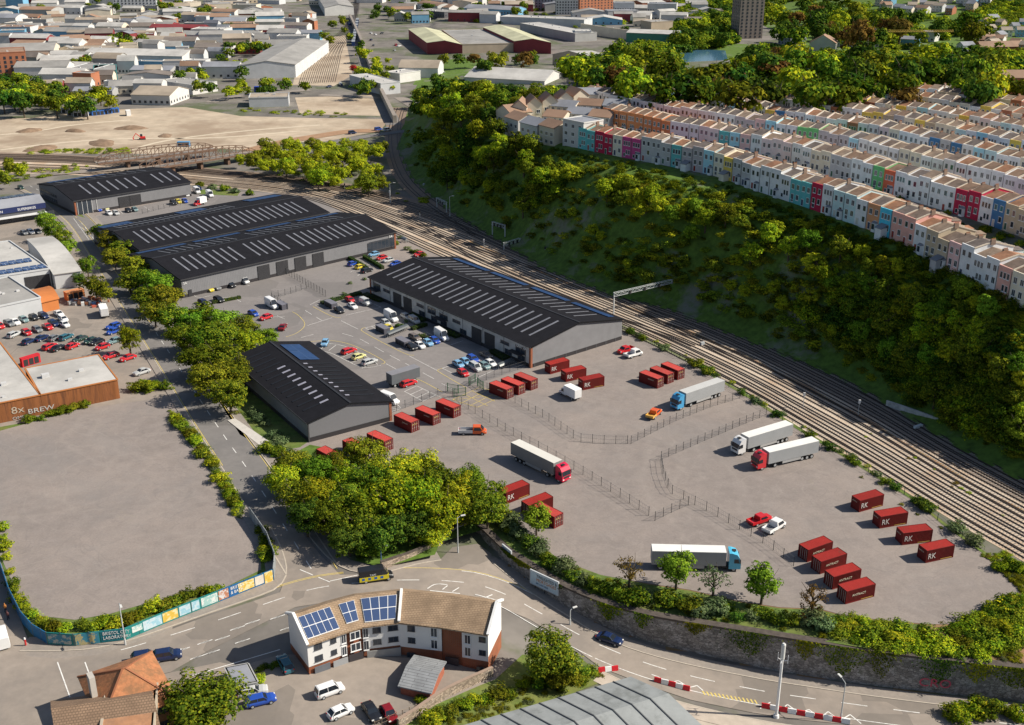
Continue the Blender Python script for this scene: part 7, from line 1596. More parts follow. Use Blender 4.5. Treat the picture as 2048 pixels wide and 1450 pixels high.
def quads(Cn,Nn,size,g):
    n=len(Cn); Nn=Nn/np.linalg.norm(Nn,axis=1,keepdims=True)
    t=g.normal(size=(n,3)); t-=Nn*(t*Nn).sum(1,keepdims=True); t/=np.linalg.norm(t,axis=1,keepdims=True); b=np.cross(Nn,t)
    s=(size*g.uniform(.6,1.35,n))[:,None]; a=s*.5; c=s*.36
    return np.stack([Cn-t*a,Cn-b*c,Cn+t*a,Cn+b*c],1)
def meshq(name,Q,mat):
    n=len(Q); me=bpy.data.meshes.new(name); me.vertices.add(n*4); me.vertices.foreach_set('co',Q.reshape(-1).astype(np.float32)); me.loops.add(n*4); me.loops.foreach_set('vertex_index',np.arange(n*4,dtype=np.int32)); me.polygons.add(n); me.polygons.foreach_set('loop_start',np.arange(0,n*4,4,dtype=np.int32)); me.materials.append(mat); me.update(calc_edges=True); return me
def crownQ(seed,ncl,npl,leaf,rx=1.0,rz=.9,clr=.30,lump=.35,open_=0.0,base=-1.0):
    """unit crown: radius about 1, centre at the origin"""
    g=np.random.default_rng(seed); d=g.normal(size=(ncl,3)); d[:,2]=d[:,2]*.9+.15; d/=np.linalg.norm(d,axis=1,keepdims=True)
    r=g.uniform(.35,.98,ncl)**(.55 if not open_ else .8)*(1-clr*.8); 
    lob=1+lump*np.sin(d[:,0]*3.1+seed)*np.cos(d[:,1]*2.7+seed*1.7)+g.uniform(-.12,.12,ncl)
    cc_=d*(r*lob)[:,None]*np.array([rx,rx,rz]); 
    cc_[:,2]=np.maximum(cc_[:,2],base)
    cr=clr*g.uniform(.6,1.25,ncl)
    dd=g.normal(size=(ncl,npl,3)); dd[:,:,2]=np.abs(dd[:,:,2])*.9-.25; dd/=np.linalg.norm(dd,axis=2,keepdims=True)
    rr=g.uniform(.55,1.0,(ncl,npl,1))**.5
    P=cc_[:,None,:]+dd*rr*cr[:,None,None]*np.array([1,1,.75])
    Nn=dd*1.0+d[:,None,:]*.45+np.array([0,0,.35])+g.normal(size=dd.shape)*.33
    return quads(P.reshape(-1,3),Nn.reshape(-1,3),leaf,g)
NEARV={}; 
def variants(kind,n,**k):
    return [crownQ(100*hash_(kind)+i*7+3,**k) for i in range(n)]
def hash_(s): return sum(ord(c) for c in s)%97
VQ={'big':variants('big',3,ncl=120,npl=62,leaf=.082,clr=.23),'mid':variants('mid',3,ncl=70,npl=46,leaf=.115,clr=.27),'far':variants('far',4,ncl=34,npl=24,leaf=.22,clr=.33,rz=.85),
 'sparse':variants('sparse',2,ncl=46,npl=22,leaf=.085,clr=.17,open_=1,lump=.5),'bush':variants('bush',4,ncl=34,npl=36,leaf=.14,clr=.32,rz=.75,base=-.35),'tall':variants('tall',2,ncl=60,npl=28,leaf=.15,clr=.26,rx=.6,rz=1.25)}
VM={}
def crown(kind,i,mat):
    k=(kind,i%len(VQ[kind]),mat)
    if k not in VM: VM[k]=meshq('crown',VQ[kind][k[1]],LM[mat])
    return VM[k]
def trunkmesh(seed,limbs=5,sp=.5):
    g=random.Random(seed); mb=MB(); mb.cyl((0,0,-.15),(0.01,0,.35),.045,.032,8); mb.cyl((.01,0,.34),(.0,.02,.75),.032,.014,6)
    for k in range(limbs):
        a=k*2.4+g.random(); z_=.30+.30*k/limbs; mb.cyl((0,0,z_),(math.cos(a)*sp*.5,math.sin(a)*sp*.5,z_+.22),.018,.009,5); mb.cyl((math.cos(a)*sp*.5,math.sin(a)*sp*.5,z_+.22),(math.cos(a+.3)*sp*.8,math.sin(a+.3)*sp*.8,z_+.42),.009,.004,4)
    return mb.mesh('trunk',[mBark])
TRM=[trunkmesh(i) for i in range(3)]; TRS=trunkmesh(9,9,.42)
vr=random.Random(77); TREES=[]
def lift_at(cx,cy,hh):
    y=cy
    for _ in range(3):
        q_=GT(cx,y); e=PX(q_.x,q_.y,q_.z+hh)[1]-cy; y-=e
    return GT(cx,y)
def tree(cx,cy,h,R_=None,mat='green',kind=None,zone='',ground=None,p=None,adj='tree',cat='tree',name='broadleaf_tree'):
    R_=R_ or h*.42
    if p is None: p=lift_at(cx,cy,h*.6)
    if kind is None: kind='mid' if p.y<520 else 'far'
    t=thing(name,'',cat,p,vr.uniform(0,6.28)); i=vr.randrange(9)
    tr=link('trunk',TRS if kind=='sparse' else TRM[i%3],t); tr.scale=(h*(.9 if kind=='sparse' else .75),)*2+(h,)
    c=link('crown',crown(kind,i,mat),t); rz_=h*(.46 if kind!='tall' else .36); c.location=(0,0,h-rz_*.95); c.scale=(R_*vr.uniform(.92,1.08),R_*vr.uniform(.92,1.08),rz_)
    TREES.append((t,p,mat,zone,R_,adj)); return t
def shrub(cx,cy,r,mat='green',zone='',p=None,hs=.8):
    p=p or GT(cx,cy); t=thing('shrub','','shrub',p,vr.uniform(0,6.28)); 
    c=link('foliage',crown('bush' if p.y<430 else 'far',vr.randrange(9),mat),t); c.location=(0,0,r*hs*.45); c.scale=(r,r*vr.uniform(.85,1.15),r*hs)
    s=link('stem',TRM[0],t); s.scale=(r*.8,r*.8,r*.7)
    TREES.append((t,p,mat,zone,r,'shrub')); return t
# --- avenue on the right of the side road
for (x,y,h,R_,m) in [(205,462,8,3.8,'green'),(228,478,9,4.4,'olive'),(252,497,9,4.4,'green'),(232,512,8,3.8,'olive'),(272,530,9.5,4.6,'olive'),(262,560,8,4,'green'),(298,556,9,4.4,'green'),(322,566,9,4.2,'fresh'),(300,592,9,4.2,'green'),(338,592,9.5,4.4,'olive'),(312,622,8.5,4,'green'),(352,632,9,4.2,'green'),(385,636,8.5,4,'fresh'),(415,628,9,4.2,'olive'),(376,668,9,4.3,'green'),(412,668,9.5,4.6,'green'),(452,640,9,4.3,'fresh'),(448,668,9.5,4.6,'green'),(485,655,9,4.4,'green'),(500,680,8,3.8,'yellow'),(535,672,6.5,3.0,'fresh'),(410,712,9.5,4.8,'olive'),(444,715,10,4.8,'green'),(430,752,10.5,5,'olive'),(470,745,10,4.6,'green'),(462,785,9.5,4.4,'green')]:
    tree(x,y,h,R_*1.22,m,'big' if y>640 else 'mid','avenue right of the side road')
for (x,y,h,R_,m) in [(96,438,8.5,3.8,'fresh'),(112,455,9,4.2,'green'),(128,472,8,3.6,'green'),(140,492,7.5,3.2,'fresh'),(178,528,8,3.6,'green'),(160,556,5,2.2,'dark'),(195,568,9,4.4,'green'),(215,585,6,2.6,'olive'),(262,672,9,2.9,'yellow')]:
    tree(x,y,h,R_,m,'big' if y>600 else 'mid','left side of the side road')
# --- the wood
for (x,y,h,R_,m) in [(590,925,8,4.2,'olive'),(570,955,8,3.8,'yellow'),(628,940,8.5,4.2,'fresh'),(665,930,8,4,'green'),(600,990,8,4,'green'),(640,985,9,4.5,'yellow'),(615,1030,8,4,'dark'),(660,1030,8.5,4.4,'olive'),(735,905,9.5,4.4,'olive'),(700,960,9,4.4,'yellow'),(690,1000,9,4.5,'green'),(740,960,10,4.8,'green'),(790,945,11,5.2,'yellow'),(838,938,11,5.2,'yellow'),(780,1000,12,5.6,'yellow'),(830,990,12,5.8,'yellow'),(880,965,11,5,'green'),(912,985,10.5,4.8,'yellow'),(880,1020,11,5.2,'yellow'),(940,960,8.5,4,'fresh'),(962,985,8.5,4.2,'green'),(935,1010,9,4.4,'olive'),(975,1015,8,3.8,'green'),(720,1045,9,4.4,'green'),(765,1065,8,4.2,'dark'),(820,1050,8.5,4.4,'dark'),(865,1065,6,3.4,'yellow'),(700,1075,7,3.8,'dark'),(740,1090,5,3,'green')]:
    tree(x,y,h,R_,m,'big','wood in the centre foreground')
# --- young trees along the verge, and single ones
for (x,y,h,R_,m,k,l) in [(1073,1033,6.8,3.3,'fresh','mid','round fresh green young tree beside the red containers below the lorry'),(1258,1140,7.2,3.1,'brown','sparse','thin bronze young tree left of the light blue lorry cab'),(1352,1132,8.0,3.5,'fresh','mid','bright green young tree standing before the trailer of the light blue lorry'),(1425,1158,7.2,3.2,'grey','sparse','thin grey-green young tree below the light blue lorry cab'),(1522,1160,8.0,3.6,'fresh','mid','bright green young tree between two thin ones left of the ANTRACT containers'),(1622,1195,7.4,3.2,'brown','sparse','thin bronze young tree in front of the ANTRACT containers'),(704,491,6.2,2.5,'fresh','mid','young tree on the hedge end by the blue hatchback'),(1100,1305,9.5,4.6,'green','big','spreading tree right of the white flats'),(412,1400,10,6.2,'green','big','large round tree between the orange house and the parked cars'),(1735,30+180,3,1,'dark','far','')]:
    if not l: continue
    t=tree(x,y,h,R_,m,k,'__'); t['label']=l; t.name='young_tree' if k!='big' else 'broadleaf_tree'
tree(398,1435,7,4.5,'green','big','__')['label']='lower tree in front of the large round tree, cut by the bottom edge'
tree(1125,1345,5,3,'olive','big','__')['label']='low olive tree at the foot of the spreading tree by the flats'
# --- cliff top, cliff and head-of-hill trees
def scatter(poly,n,hr,mats,zone,kind=None,mind=.7,sh=False,rr_=None):
    xs=[p[0] for p in poly]; ys=[p[1] for p in poly]; got=[]; tries=0
    while len(got)<n and tries<n*40:
        tries+=1; x=vr.uniform(min(xs),max(xs)); y=vr.uniform(min(ys),max(ys))
        if not inpoly(x,y,poly): continue
        h=vr.uniform(*hr); p=GT(x,y) if sh else lift_at(x,y,h*.5)
        rad=h if sh else h*.42
        e_=PX(p.x,p.y,p.z)
        if 1358<e_[0]<1452 and 106<e_[1]<168: continue
        if any((p-b).length<(rad+rb)*mind for b,rb in got): continue
        if any(abs(p.x-c0.x)<r0*.62 and abs(p.y-c0.y)<r0*.62 for c0,r0 in BUILT): continue
        got.append((p,rad)); m=vr.choice(mats)
        if sh: shrub(x,y,h,m,zone,p=p)
        else: tree(0,0,h,h*vr.uniform(.38,.5),m,kind,zone,p=p)
YG=['yellow','yellow','green','dark','olive','green']
scatter([(815,175),(870,160),(960,170),(1050,180),(1140,180),(1150,205),(990,215),(975,250),(1060,270),(1080,320),(1000,330),(900,300),(830,240)],44,(9,13),YG,'wooded head of the hill',mind=.62)
scatter([(835,260),(900,290),(1000,330),(1090,320),(1150,360),(1090,420),(1000,430),(900,380),(830,320)],18,(6,10),YG+['yellow'],'upper end of the cliff')
scatter([(1090,325),(1180,335),(1300,370),(1420,400),(1520,440),(1640,480),(1780,520),(1880,540),(2048,640),(2048,760),(1900,700),(1700,590),(1500,510),(1300,440),(1140,400)],52,(5,9),['yellow','yellow','fresh','green','yellow'],'cliff top hedge line',mind=.55)
scatter([(1640,560),(1760,560),(1900,620),(2048,680),(2048,880),(1950,840),(1850,780),(1720,690)],30,(6,9.5),['green','fresh','yellow','green'],'lower right cliff',mind=.6)
scatter([(1120,420),(1300,450),(1500,520),(1680,600),(1700,690),(1500,640),(1300,560),(1120,480)],22,(4,7),['yellow','green','yellow','green'],'bare middle of the cliff',mind=1.2)
# --- belt behind the terraces
belt=[(1290,120),(1345,130),(1360,165),(1460,150),(1500,110),(1560,90),(1610,110),(1660,118),(1740,110),(1850,110),(1990,120),(2048,150),(2048,190),(1900,205),(1700,205),(1500,212),(1350,205),(1210,190),(1230,160)]
scatter(belt,84,(13,20),['green','dark','yellow','green','dark','brown','olive','green'],'tree belt behind the terraces',kind='far',mind=.5)
scatter([(1180,130),(1290,90),(1340,110),(1300,160),(1200,185)],12,(11,16),['green','yellow','dark'],'river bank woods',kind='far',mind=.6)
scatter([(1500,0),(1680,0),(1760,30),(1880,35),(1980,30),(1990,80),(1880,90),(1750,85),(1560,85),(1530,60)],52,(17,27),['green','dark','yellow','olive','brown','dark'],'far hillside woods',kind='far',mind=.5)
scatter([(1350,20),(1460,15),(1470,70),(1400,100),(1350,80)],14,(12,18),['green','dark','dark'],'bank by the tall tower block',kind='far',mind=.6)
# --- left and centre background
scatter([(0,155),(90,160),(130,185),(260,190),(262,212),(170,215),(60,222),(0,225)],40,(11,16),['green','dark','yellow','olive'],'tree belt left of the sandy field',kind='far',mind=.42)
scatter([(350,150),(400,135),(420,165),(480,165),(610,160),(625,182),(480,188),(400,175),(355,165)],22,(8,12),['yellow','green','dark'],'tree line before the train shed',kind='far',mind=.6)
scatter([(500,300),(560,285),(640,290),(760,285),(775,330),(770,370),(700,372),(600,350),(500,330),(470,318)],60,(7,11),['yellow','yellow','olive','yellow'],'yellow thicket between the railway lines',kind='mid',mind=.45)
scatter([(-20,325),(60,322),(90,345),(60,362),(-20,368)],7,(6,9),['yellow','green','olive'],'thicket left of the far left unit',kind='mid',mind=.6)
scatter([(715,85),(745,85),(765,190),(735,205),(712,190)],14,(9,13),['green','yellow','dark'],'strip beside the viaduct',kind='far',mind=.6)
scatter([(755,110),(775,110),(800,170),(790,200),(765,170)],6,(6,9),['yellow','green'],'far side of the viaduct',kind='far')
scatter([(885,118),(1070,112),(1075,140),(890,140)],14,(10,13),['olive','dark','brown'],'row below the pale yellow retail sheds',kind='far',mind=.6)
scatter([(440,90),(545,90),(520,140),(450,150),(430,120)],14,(8,13),['green','yellow','dark'],'clump left of the train shed',kind='far',mind=.7)
scatter([(640,60),(690,35),(700,75),(650,95)],8,(8,12),['green','olive'],'clump by the twin sheds',kind='far')
tree(708,135,7,3.4,'red','far','__')['label']='bright red tree beside the rail yard'
# far background individually up to the limit, then one mass
scatter([(210,72),(290,70),(300,92),(215,95)],8,(9,13),['green','yellow','dark'],'clump among the left sheds',kind='far')
scatter([(60,0),(230,0),(330,0),(420,10),(420,28),(150,24),(60,22)],16,(10,15),['dark','green','yellow'],'top left skyline',kind='far')
scatter([(740,5),(1060,0),(1060,28),(930,30),(760,40),(740,25)],22,(10,15),['dark','green','green'],'top middle skyline',kind='far')
scatter([(0,95),(180,100),(180,130),(0,125)],5,(8,12),['green','dark'],'sheds at far left',kind='far'); scatter([(340,25),(470,20),(560,30),(640,60),(560,75),(380,50)],14,(9,13),['dark','green'],'sheds at upper left',kind='far')
# --- shrubs
zr_='railway verge'
vp=[(1250,664),(1300,690),(1350,716),(1400,742),(1440,766),(1490,796),(1540,826),(1600,866),(1650,896),(1700,926),(1740,950),(1790,982),(1840,1014),(1884,1046),(1940,1086),(1990,1122)]
for a,b_ in zip(vp[:-1],vp[1:]):
    n_=2 if a[0]<1300 or a[0] in (1650,) else vr.choice([1,1,2])
    for k in range(n_):
        f=vr.random(); shrub(a[0]+(b_[0]-a[0])*f,a[1]+(b_[1]-a[1])*f-3,vr.uniform(1.5,2.7),vr.choice(['green','dark','grey','green']),zr_)
for (x,y,r,m) in [(790,490,1.8,'green'),(815,500,1.6,'grey'),(835,507,1.8,'green'),(848,513,1.5,'green'),(800,478,1.4,'grey'),(400,372,2.2,'green'),(425,378,2.4,'grey'),(450,381,2.6,'green'),(470,386,2.2,'grey'),(500,390,2.4,'green'),(1262,668,1.8,'dark'),(1285,680,1.9,'green')]: shrub(x,y,r,m,'edge of the site by the tracks')
def band(pts,n,r0,r1,mats,zone,spread=6,dr=True):
    for k in range(n):
        u=(k+.5)/n*(len(pts)-1); i=int(u); f=u-i; x=pts[i][0]*(1-f)+pts[i+1][0]*f+vr.uniform(-spread,spread)*.5; y=pts[i][1]*(1-f)+pts[i+1][1]*f+vr.uniform(-spread,spread)
        shrub(x,y,vr.uniform(r0,r1),vr.choice(mats),zone)
band([(975,1035),(1020,1060),(1060,1090),(1100,1130),(1150,1160),(1200,1180),(1280,1200),(1380,1220),(1500,1235),(1600,1245),(1660,1255)],48,1.5,3.1,['grey','green','grey','dark','green'],'verge above the stone wall',8)
band([(1640,1250),(1720,1262),(1800,1275),(1880,1285),(1960,1270),(2040,1240)],24,1.5,2.8,['yellow','green','olive','yellow'],'earth bank above the wall',16)
band([(1960,1240),(2000,1220),(2048,1210)],6,2,3.2,['green','yellow'],'right end of the earth bank',12); band([(1990,1130),(2048,1150)],4,1.5,2.6,['yellow','green'],'corner of the yard by the railway',10)
band([(2,1050),(10,1110),(28,1180),(50,1225),(85,1252),(140,1262)],15,1.1,2.2,['yellow','green','olive'],'left corner of the empty plot',6); band([(160,1262),(230,1250),(300,1225),(360,1205),(440,1178)],18,1.2,2.3,['yellow','olive','green'],'inside of the teal hoarding',7)
band([(520,1060),(532,1085),(535,1110),(530,1125)],6,1.3,2.2,['yellow','green'],'right corner of the empty plot',4); band([(345,830),(360,850),(385,880),(410,915),(430,945),(455,985),(478,1020)],24,1.2,2.3,['yellow','green','yellow','olive'],'strip left of the side road',6)
band([(270,785),(300,775),(330,770)],7,1.6,2.8,['yellow','green'],'end of the rusty shed',8); band([(50,845),(90,835),(140,822),(180,815)],9,1.2,2.2,['green','olive'],'foot of the graffiti wall',4)
band([(500,830),(530,860),(570,885),(530,905),(560,912),(590,905)],13,1.5,2.5,['grey','green','grey'],'grass beside the gabled unit',8)
band([(850,1440),(900,1425),(960,1405),(1020,1385),(1080,1360),(1140,1350),(1180,1360)],26,1.2,2.5,['yellow','green','olive'],'bank behind the grey workshop',14)
band([(1900,1440),(1960,1425),(2048,1430)],8,1.8,3.2,['yellow','green'],'bottom right corner',8); band([(1290,1232),(1450,1290),(1560,1310),(1200,1220),(1870,1345),(1900,1350),(1640,1340)],7,.8,1.6,['yellow','olive'],'ledges of the stone wall',2)
band([(515,1345),(560,1330)],4,.9,1.4,['dark','green'],'foot of the left gable',3); band([(516,1362),(520,1368)],2,1,1.4,['yellow'],'grey garage',2); band([(835,1400),(850,1408)],3,1,1.4,['yellow','green'],'brick garage',3)
for (x,y,m) in [(700,568,'grey'),(689,590,'grey'),(664,600,'grey'),(812,645,'grey'),(847,672,'grey'),(730,560,'grey')]: shrub(x,y,1.0,m,'planting in the car park')
# ivy hanging on the stone wall
for k_,(u_,w_) in enumerate(IVY):
    i_=min(len(WBs)-2,int(u_*len(WBs))); p_=WBs[i_]; q_=Nw[i_]; d_=Vector((-q_.y,q_.x,0)); zb_=hz(p_.x-q_.x*1.5,p_.y-q_.y*1.5); hh_=(p_.z-zb_); n_=int(170*w_)
    a_=ivg.normal(0,w_*.5,n_); b_=ivg.random(n_)**1.4*hh_*ivg.uniform(.35,.9)*(1-np.clip(np.abs(a_)/w_,0,1)*.6); Cn=np.c_[-d_.x*a_-q_.x*(.28+b_*.06),-d_.y*a_-q_.y*(.28+b_*.06),-b_+.25]; Nn=np.tile(np.array([-q_.x,-q_.y,.5]),(n_,1))+ivg.normal(size=(n_,3))*.5
    t=thing('ivy',f'ivy hanging down the stone wall, {ordn(k_+1)} clump from the left','ivy',(p_.x,p_.y,p_.z),0,'ivy clumps on the stone wall'); link('foliage',meshq('foliage',quads(Cn,Nn,.30,ivg),LM[['green','olive','dark','yellow'][k_%4]]),t)
# clipped hedges
def hedge(pts,w,h,label):
    P=resample([G(*p) for p in pts],.9); g=np.random.default_rng(len(pts)*7+int(pts[0][0])); t=thing('clipped_hedge',label,'hedge',(P[0].x,P[0].y,.06)); o=P[0]
    n=len(P)*46; idx=g.integers(0,len(P)-1,n); f=g.random(n); N_=normals(P); A_=np.array([[p.x-o.x,p.y-o.y] for p in P]); NN=np.array([[p.x,p.y] for p in N_])
    c=A_[idx]*(1-f[:,None])+A_[idx+1]*f[:,None]; s=g.uniform(-1,1,n); z=g.uniform(0.05,1,n)*h; topm=g.random(n)<.5; z=np.where(topm,h+g.normal(0,.05,n),z); s=np.where(topm,s,np.sign(s))
    c=c+NN[idx]*(s*w/2)[:,None]; Cn=np.c_[c,z]; Nn=np.c_[NN[idx]*np.where(topm,0,s)[:,None],np.where(topm,1,.2)]+g.normal(size=(n,3))*.35
    link('foliage',meshq('foliage',quads(Cn,Nn,.28,g),LM['dark']),t)
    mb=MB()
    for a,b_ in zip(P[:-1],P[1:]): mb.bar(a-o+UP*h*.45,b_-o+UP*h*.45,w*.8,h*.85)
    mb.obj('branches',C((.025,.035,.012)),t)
o4h=lambda L_:[(560+a*.2441,560+b*.2441) for a,b in L_]
hedge([(688,512),(735,540)],1.3,1.1,'clipped hedge beside the young tree and the yellow car'); hedge([(728,516),(768,540)],1.3,1.1,'second clipped hedge behind the black car near the central unit')
hedge(o4h([(340,200),(680,112)]),1.6,.9,'clipped hedge behind the upper car bays'); hedge(o4h([(690,125),(850,185)]),2.6,.8,'planting bed before the left end of the central unit'); hedge(o4h([(1070,290),(1180,345)]),2.2,.8,'hedge along the front of the central unit by the silver van'); hedge(o4h([(1080,412),(1210,372)]),1.5,.9,'hedge between the two groups of middle bays')
hedge(o4h([(1280,400),(1470,480)]),2.0,.8,'hedge before the middle of the central unit'); hedge(o4h([(1740,590),(1860,665)]),2.4,.8,'hedge before the right end of the central unit'); hedge([(425,608),(483,597)],1.0,.9,'thin clipped hedge between the avenue and the yard cars'); hedge([(820,505),(835,508)],1.2,.9,'short hedge behind the ridge of the central unit')
hedge(o4h([(1120,470),(1220,490)]),1.6,.9,'small hedge right of the brown car'); hedge(o4h([(950,385),(1030,395)]),1.6,.9,'small hedge right of the yellow hatchback')
# garden hedges below the front terrace
for i,(pts) in enumerate([[(1515,402),(1600,440),(1700,470)],[(1560,425),(1590,415)],[(1640,455),(1665,440)],[(1700,468),(1740,492)],[(1790,520),(1850,545)],[(1105,300),(1150,310),(1200,322)],[(1230,330),(1290,345)],[(1330,362),(1400,380)]]):
    P=[GT(*p) for p in pts]; Q=resample(P,1.6)
    for j,p in enumerate(Q[::2]): shrub(0,0,1.25,'dark','garden hedges below the front terrace',p=p,hs=.9)
# --- labels for everything planted
tr_=sorted([r for r in TREES if r[5]=='tree' and r[3]!='__'],key=lambda r:-(r[4]/math.hypot(r[1].y,r[1].z-CH)))
sh_=sorted([r for r in TREES if r[5]=='shrub'],key=lambda r:-(r[4]/math.hypot(r[1].y,r[1].z-CH)))
FOLD={}
for lst,keep in ((tr_,270),(sh_,290)):
    for r in lst[keep:]:
        t=r[0]
        for c_ in t.children:
            if c_.name.startswith(('crown','foliage')):
                vq=[k for k,v in VM.items() if v==c_.data][0]; Q=VQ[vq[0]][vq[1]]; a=t.rotation_euler.z; ca,sa=math.cos(a),math.sin(a)
                Q=Q*np.array(c_.scale)+np.array(c_.location); Q=Q@np.array([[ca,sa,0],[-sa,ca,0],[0,0,1]])+np.array(t.location); FOLD.setdefault(vq[2],[]).append(Q)
        for c_ in list(t.children): bpy.data.objects.remove(c_)
        bpy.data.objects.remove(t); TREES.remove(r)
fm=sorted(FOLD); me=meshq('distant_trees',np.concatenate([q for m in fm for q in FOLD[m]]),LM[fm[0]])
for m in fm[1:]: me.materials.append(LM[m])
me.polygons.foreach_set('material_index',np.concatenate([np.full(sum(len(q) for q in FOLD[m]),i,np.int32) for i,m in enumerate(fm)]))
tag(link('distant_trees',me),'smallest far-off trees of the town and the far woods taken together','trees',None,'stuff')
zones={}
for rec in TREES: zones.setdefault((rec[3],rec[5]),[]).append(rec)
nt_=0
for (zn,adj),L_ in zones.items():
    if zn=='__': continue
    L_.sort(key=lambda r:PX(r[1].x,r[1].y,r[1].z)[0]); n_=len(L_); cnt={}; tot={}
    for r in L_: tot[r[2]]=tot.get(r[2],0)+1
    for r in L_:
        cnt[r[2]]=cnt.get(r[2],0)+1
        r[0]['label']=(f'only {LNAME[r[2]]} {adj}, {zn}' if tot[r[2]]==1 else f'{LNAME[r[2]]} {adj}, {ordn(cnt[r[2]])} from the left, {zn}'); r[0]['group']=f'{adj}s: {zn}'
print('trees',sum(1 for r in TREES if r[5]=='tree'),'shrubs',sum(1 for r in TREES if r[5]=='shrub'))
# --- undergrowth that nobody could count
def mass(name,label,cat,polys,n,r0,r1,mats,seed,kind='bush',hs=.7,world=None,filt=None):
    g=np.random.default_rng(seed); per={m:[] for m in mats}; k=0; tries=0
    while k<n and tries<n*20:
        tries+=1; poly=polys[g.integers(len(polys))]; xs=[p[0] for p in poly]; ys=[p[1] for p in poly]; x=g.uniform(min(xs),max(xs)); y=g.uniform(min(ys),max(ys))
        if not inpoly(x,y,poly): continue
        p=GT(x,y) if world is None else Vector((x,y,hz(x,y)))
        if filt and not filt(p): continue
        if 1358<x<1452 and 106<y<168: continue
        r=g.uniform(r0,r1); Q=VQ[kind][g.integers(len(VQ[kind]))]; sub=Q[g.random(len(Q))<.55]; a=g.uniform(0,6.28); ca,sa=math.cos(a),math.sin(a); M3=np.array([[ca,sa,0],[-sa,ca,0],[0,0,1]])
        Qn=(sub@M3)*np.array([r,r,r*hs])+np.array([p.x,p.y,p.z+r*hs*.25]); per[mats[g.integers(len(mats))]].append(Qn); k+=1
    me=None; allq=[]; mi=[]
    for i,m in enumerate(mats):
        if per[m]: q_=np.concatenate(per[m]); allq.append(q_); mi.append(np.full(len(q_),i,np.int32))
    me=meshq(name,np.concatenate(allq),LM[mats[0]])
    for m in mats[1:]: me.materials.append(LM[m])
    me.polygons.foreach_set('material_index',np.concatenate(mi)); o=link(name,me); tag(o,label,cat,None,'stuff'); print(name,len(me.polygons))
cliff=[(826,250),(900,285),(1000,300),(1080,300),(1150,318),(1300,352),(1480,398),(1640,450),(1760,505),(1900,555),(2060,610),(2060,930),(1950,880),(1850,820),(1700,735),(1500,650),(1350,592),(1230,560),(1100,512),(1000,455),(900,395),(835,335),(806,290)]
mass('cliff_undergrowth','dense scrub of mixed greens covering the railway cliff','undergrowth',[cliff],880,1.4,3.4,['green','fresh','olive','green','yellow'],5,hs=.6)
mass('cliff_top_scrub','sunlit yellowish scrub along the cliff top','undergrowth',[[(1090,318),(1300,362),(1480,408),(1640,465),(1760,520),(1900,570),(2060,640),(2060,720),(1850,640),(1640,540),(1450,460),(1250,400),(1090,350)],[(1600,560),(2060,640),(2060,860),(1850,760)]],380,1.1,2.6,['yellow','olive','green'],6,hs=.7)
mass('crest_scrub','sunlit scrub and small gardens between the cliff crest and the front terrace','undergrowth',[[(1100,302),(1170,312),(1345,347),(1432,366),(1500,390),(1604,423),(1710,459),(1790,484),(1870,517),(1950,550),(2048,592),(2048,655),(1950,615),(1870,580),(1790,545),(1710,515),(1604,475),(1500,435),(1432,408),(1345,385),(1170,345),(1090,330)]],430,.9,2.3,['yellow','green','yellow','dark'],19,hs=.8)
mass('trackside_weeds','yellowing weeds growing between the two groups of tracks','weeds',[[(1640,832),(1700,858),(1780,900),(1860,948),(1930,992),(2000,1034),(2048,1062),(2048,1048),(1990,1010),(1900,955),(1800,895),(1700,845)],[(1960,1110),(2048,1160),(2048,1130),(2010,1105)]],110,.3,.9,['yellow','olive','brown'],23,hs=.5)
mass('cliff_woodland','thick self-sown woodland on the shaded cliff, mixed crowns','woodland',[[(1560,600),(1700,590),(1880,600),(2060,690),(2060,905),(1950,868),(1850,805),(1700,715)],[(1600,620),(1800,640),(2060,760),(2060,905),(1900,830),(1700,715)],[(830,255),(980,290),(1090,320),(1160,350),(1080,420),(960,400),(880,365),(825,310)]],210,2.4,4.6,['yellow','green','dark','olive'],31,kind='mid',hs=.95)
mass('roadside_scrub','continuous wild strip beside the side road and along the railway verge','undergrowth',[[(338,822),(360,838),(392,870),(430,925),(462,975),(488,1028),(478,1040),(440,968),(405,905),(372,868),(345,838)],[(1245,652),(1350,705),(1490,787),(1600,858),(1700,917),(1830,999),(1972,1106),(1985,1116),(1835,992),(1700,908),(1600,849),(1490,779),(1350,698),(1255,652)]],210,.6,1.5,['yellow','green','dark','grey'],33,hs=.8)
mass('bank_scrub','yellow-green scrub on the earth bank and its right end above the wall','undergrowth',[[(1650,1236),(1780,1248),(1850,1254),(1905,1256),(1985,1212),(2048,1190),(2048,1322),(1920,1312),(1738,1290),(1640,1262)]],130,1.2,2.7,['yellow','green','olive'],15,kind='bush',hs=.75)
mass('far_woodland','continuous far woodland filling in behind the single trees','woodland',[belt,[(1500,0),(1680,0),(1760,30),(1880,35),(1980,30),(1990,80),(1880,90),(1750,85),(1560,85),(1530,60)],[(1340,10),(1480,5),(1480,90),(1350,110)],[(1130,140),(1290,95),(1350,110),(1340,165),(1200,190)]],520,7,12,['dark','green','yellow'],7,kind='far',hs=.9,filt=lambda p: not any((p.x-c0.x)**2+(p.y-c0.y)**2<(r0*.9)**2 for c0,r0 in BUILT))
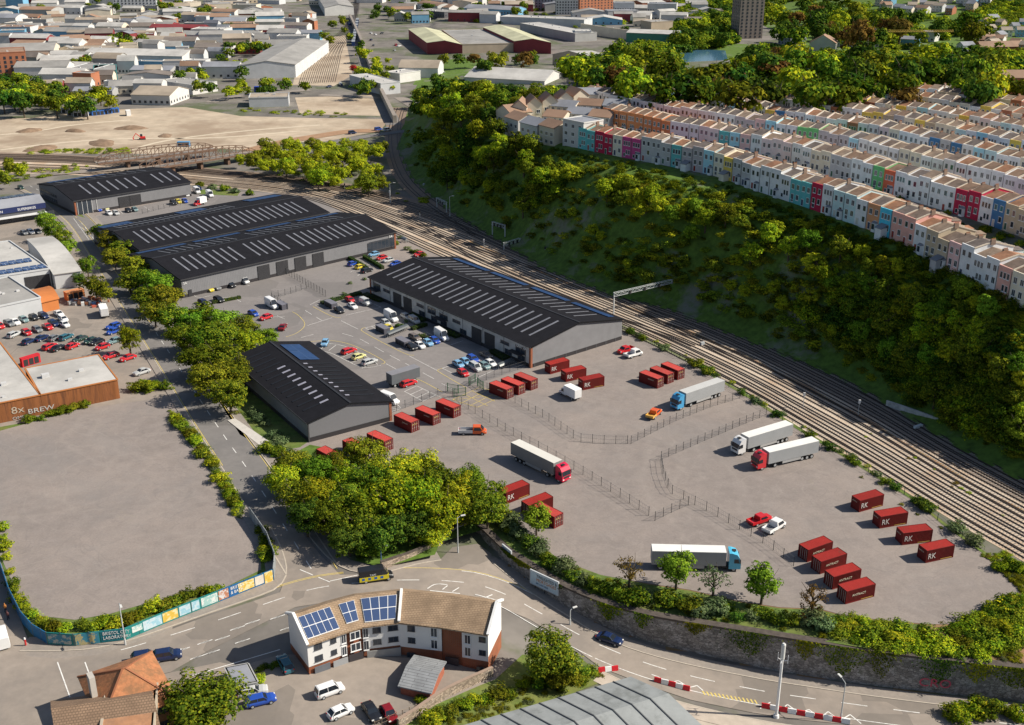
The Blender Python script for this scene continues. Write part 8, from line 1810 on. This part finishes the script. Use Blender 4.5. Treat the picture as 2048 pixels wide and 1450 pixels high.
mass('town_greenery','scattered small trees and gardens between the far town buildings','greenery',[[(0,20),(640,20),(600,150),(0,150)],[(720,0),(1450,0),(1450,80),(1100,60),(900,40),(740,40)],[(820,230),(1000,215),(1140,190),(1000,180),(850,165)],[(1750,90),(2048,100),(2048,150),(1760,150)],[(1960,0),(2048,0),(2048,60),(1990,60)]],720,3,6.5,['dark','green','yellow','olive'],8,kind='far',hs=.8,filt=lambda p: not any((p.x-c0.x)**2+(p.y-c0.y)**2<(r0*.75)**2 for c0,r0 in BUILT))
mass('street_tree_scrub','low scrub on the strips beside the far railway and the sandy field','undergrowth',[[(480,215),(700,228),(700,236),(480,226)],[(60,300),(260,298),(260,308),(60,308)],[(480,322),(640,352),(770,378),(860,400),(850,412),(700,384),(500,346)],[(0,345),(150,330),(180,334),(120,352),(0,366)]],150,1.2,2.6,['yellow','green','olive'],9,hs=.6)
mass('wood_undergrowth','shady undergrowth on the floor of the central wood','undergrowth',[[(555,935),(620,900),(700,915),(930,1000),(975,1025),(955,1050),(880,1080),(860,1100),(765,1125),(700,1110),(645,1060)],[(385,660),(470,740),(500,790),(470,830),(420,770),(330,650),(250,560),(215,500),(240,500)]],190,.9,1.9,['dark','green','olive'],10,hs=.55)
mass('backyard_greenery','small garden shrubs between the rows of terraces','greenery',[[(1240,290),(2048,560),(2048,240),(1300,215)]],170,1.0,2.2,['green','yellow','dark'],12,kind='far',hs=.9)
mass('verge_weeds','rough grass and weeds on the verges','weeds',[[(1000,1050),(1100,1120),(1200,1155),(1400,1195),(1560,1220),(1700,1240),(1555,1262),(1300,1222),(1118,1160),(1010,1090)],[(860,1450),(1100,1362),(1180,1345),(1220,1352),(900,1460)],[(1640,1235),(1850,1252),(2048,1205),(2048,1330),(1850,1310),(1640,1280)],[(1990,1120),(2050,1150),(2050,1190),(2010,1150)],[(1700,940),(1850,1040),(2000,1115),(1990,1125),(1830,1030)]],420,.35,.9,['yellow','green','olive','grey'],13,hs=.7)
print('objs',len(bpy.data.objects))

for o in bpy.data.objects:
    if 'label' in o and len(o['label'].split())>16: print('LONG',o['label'])
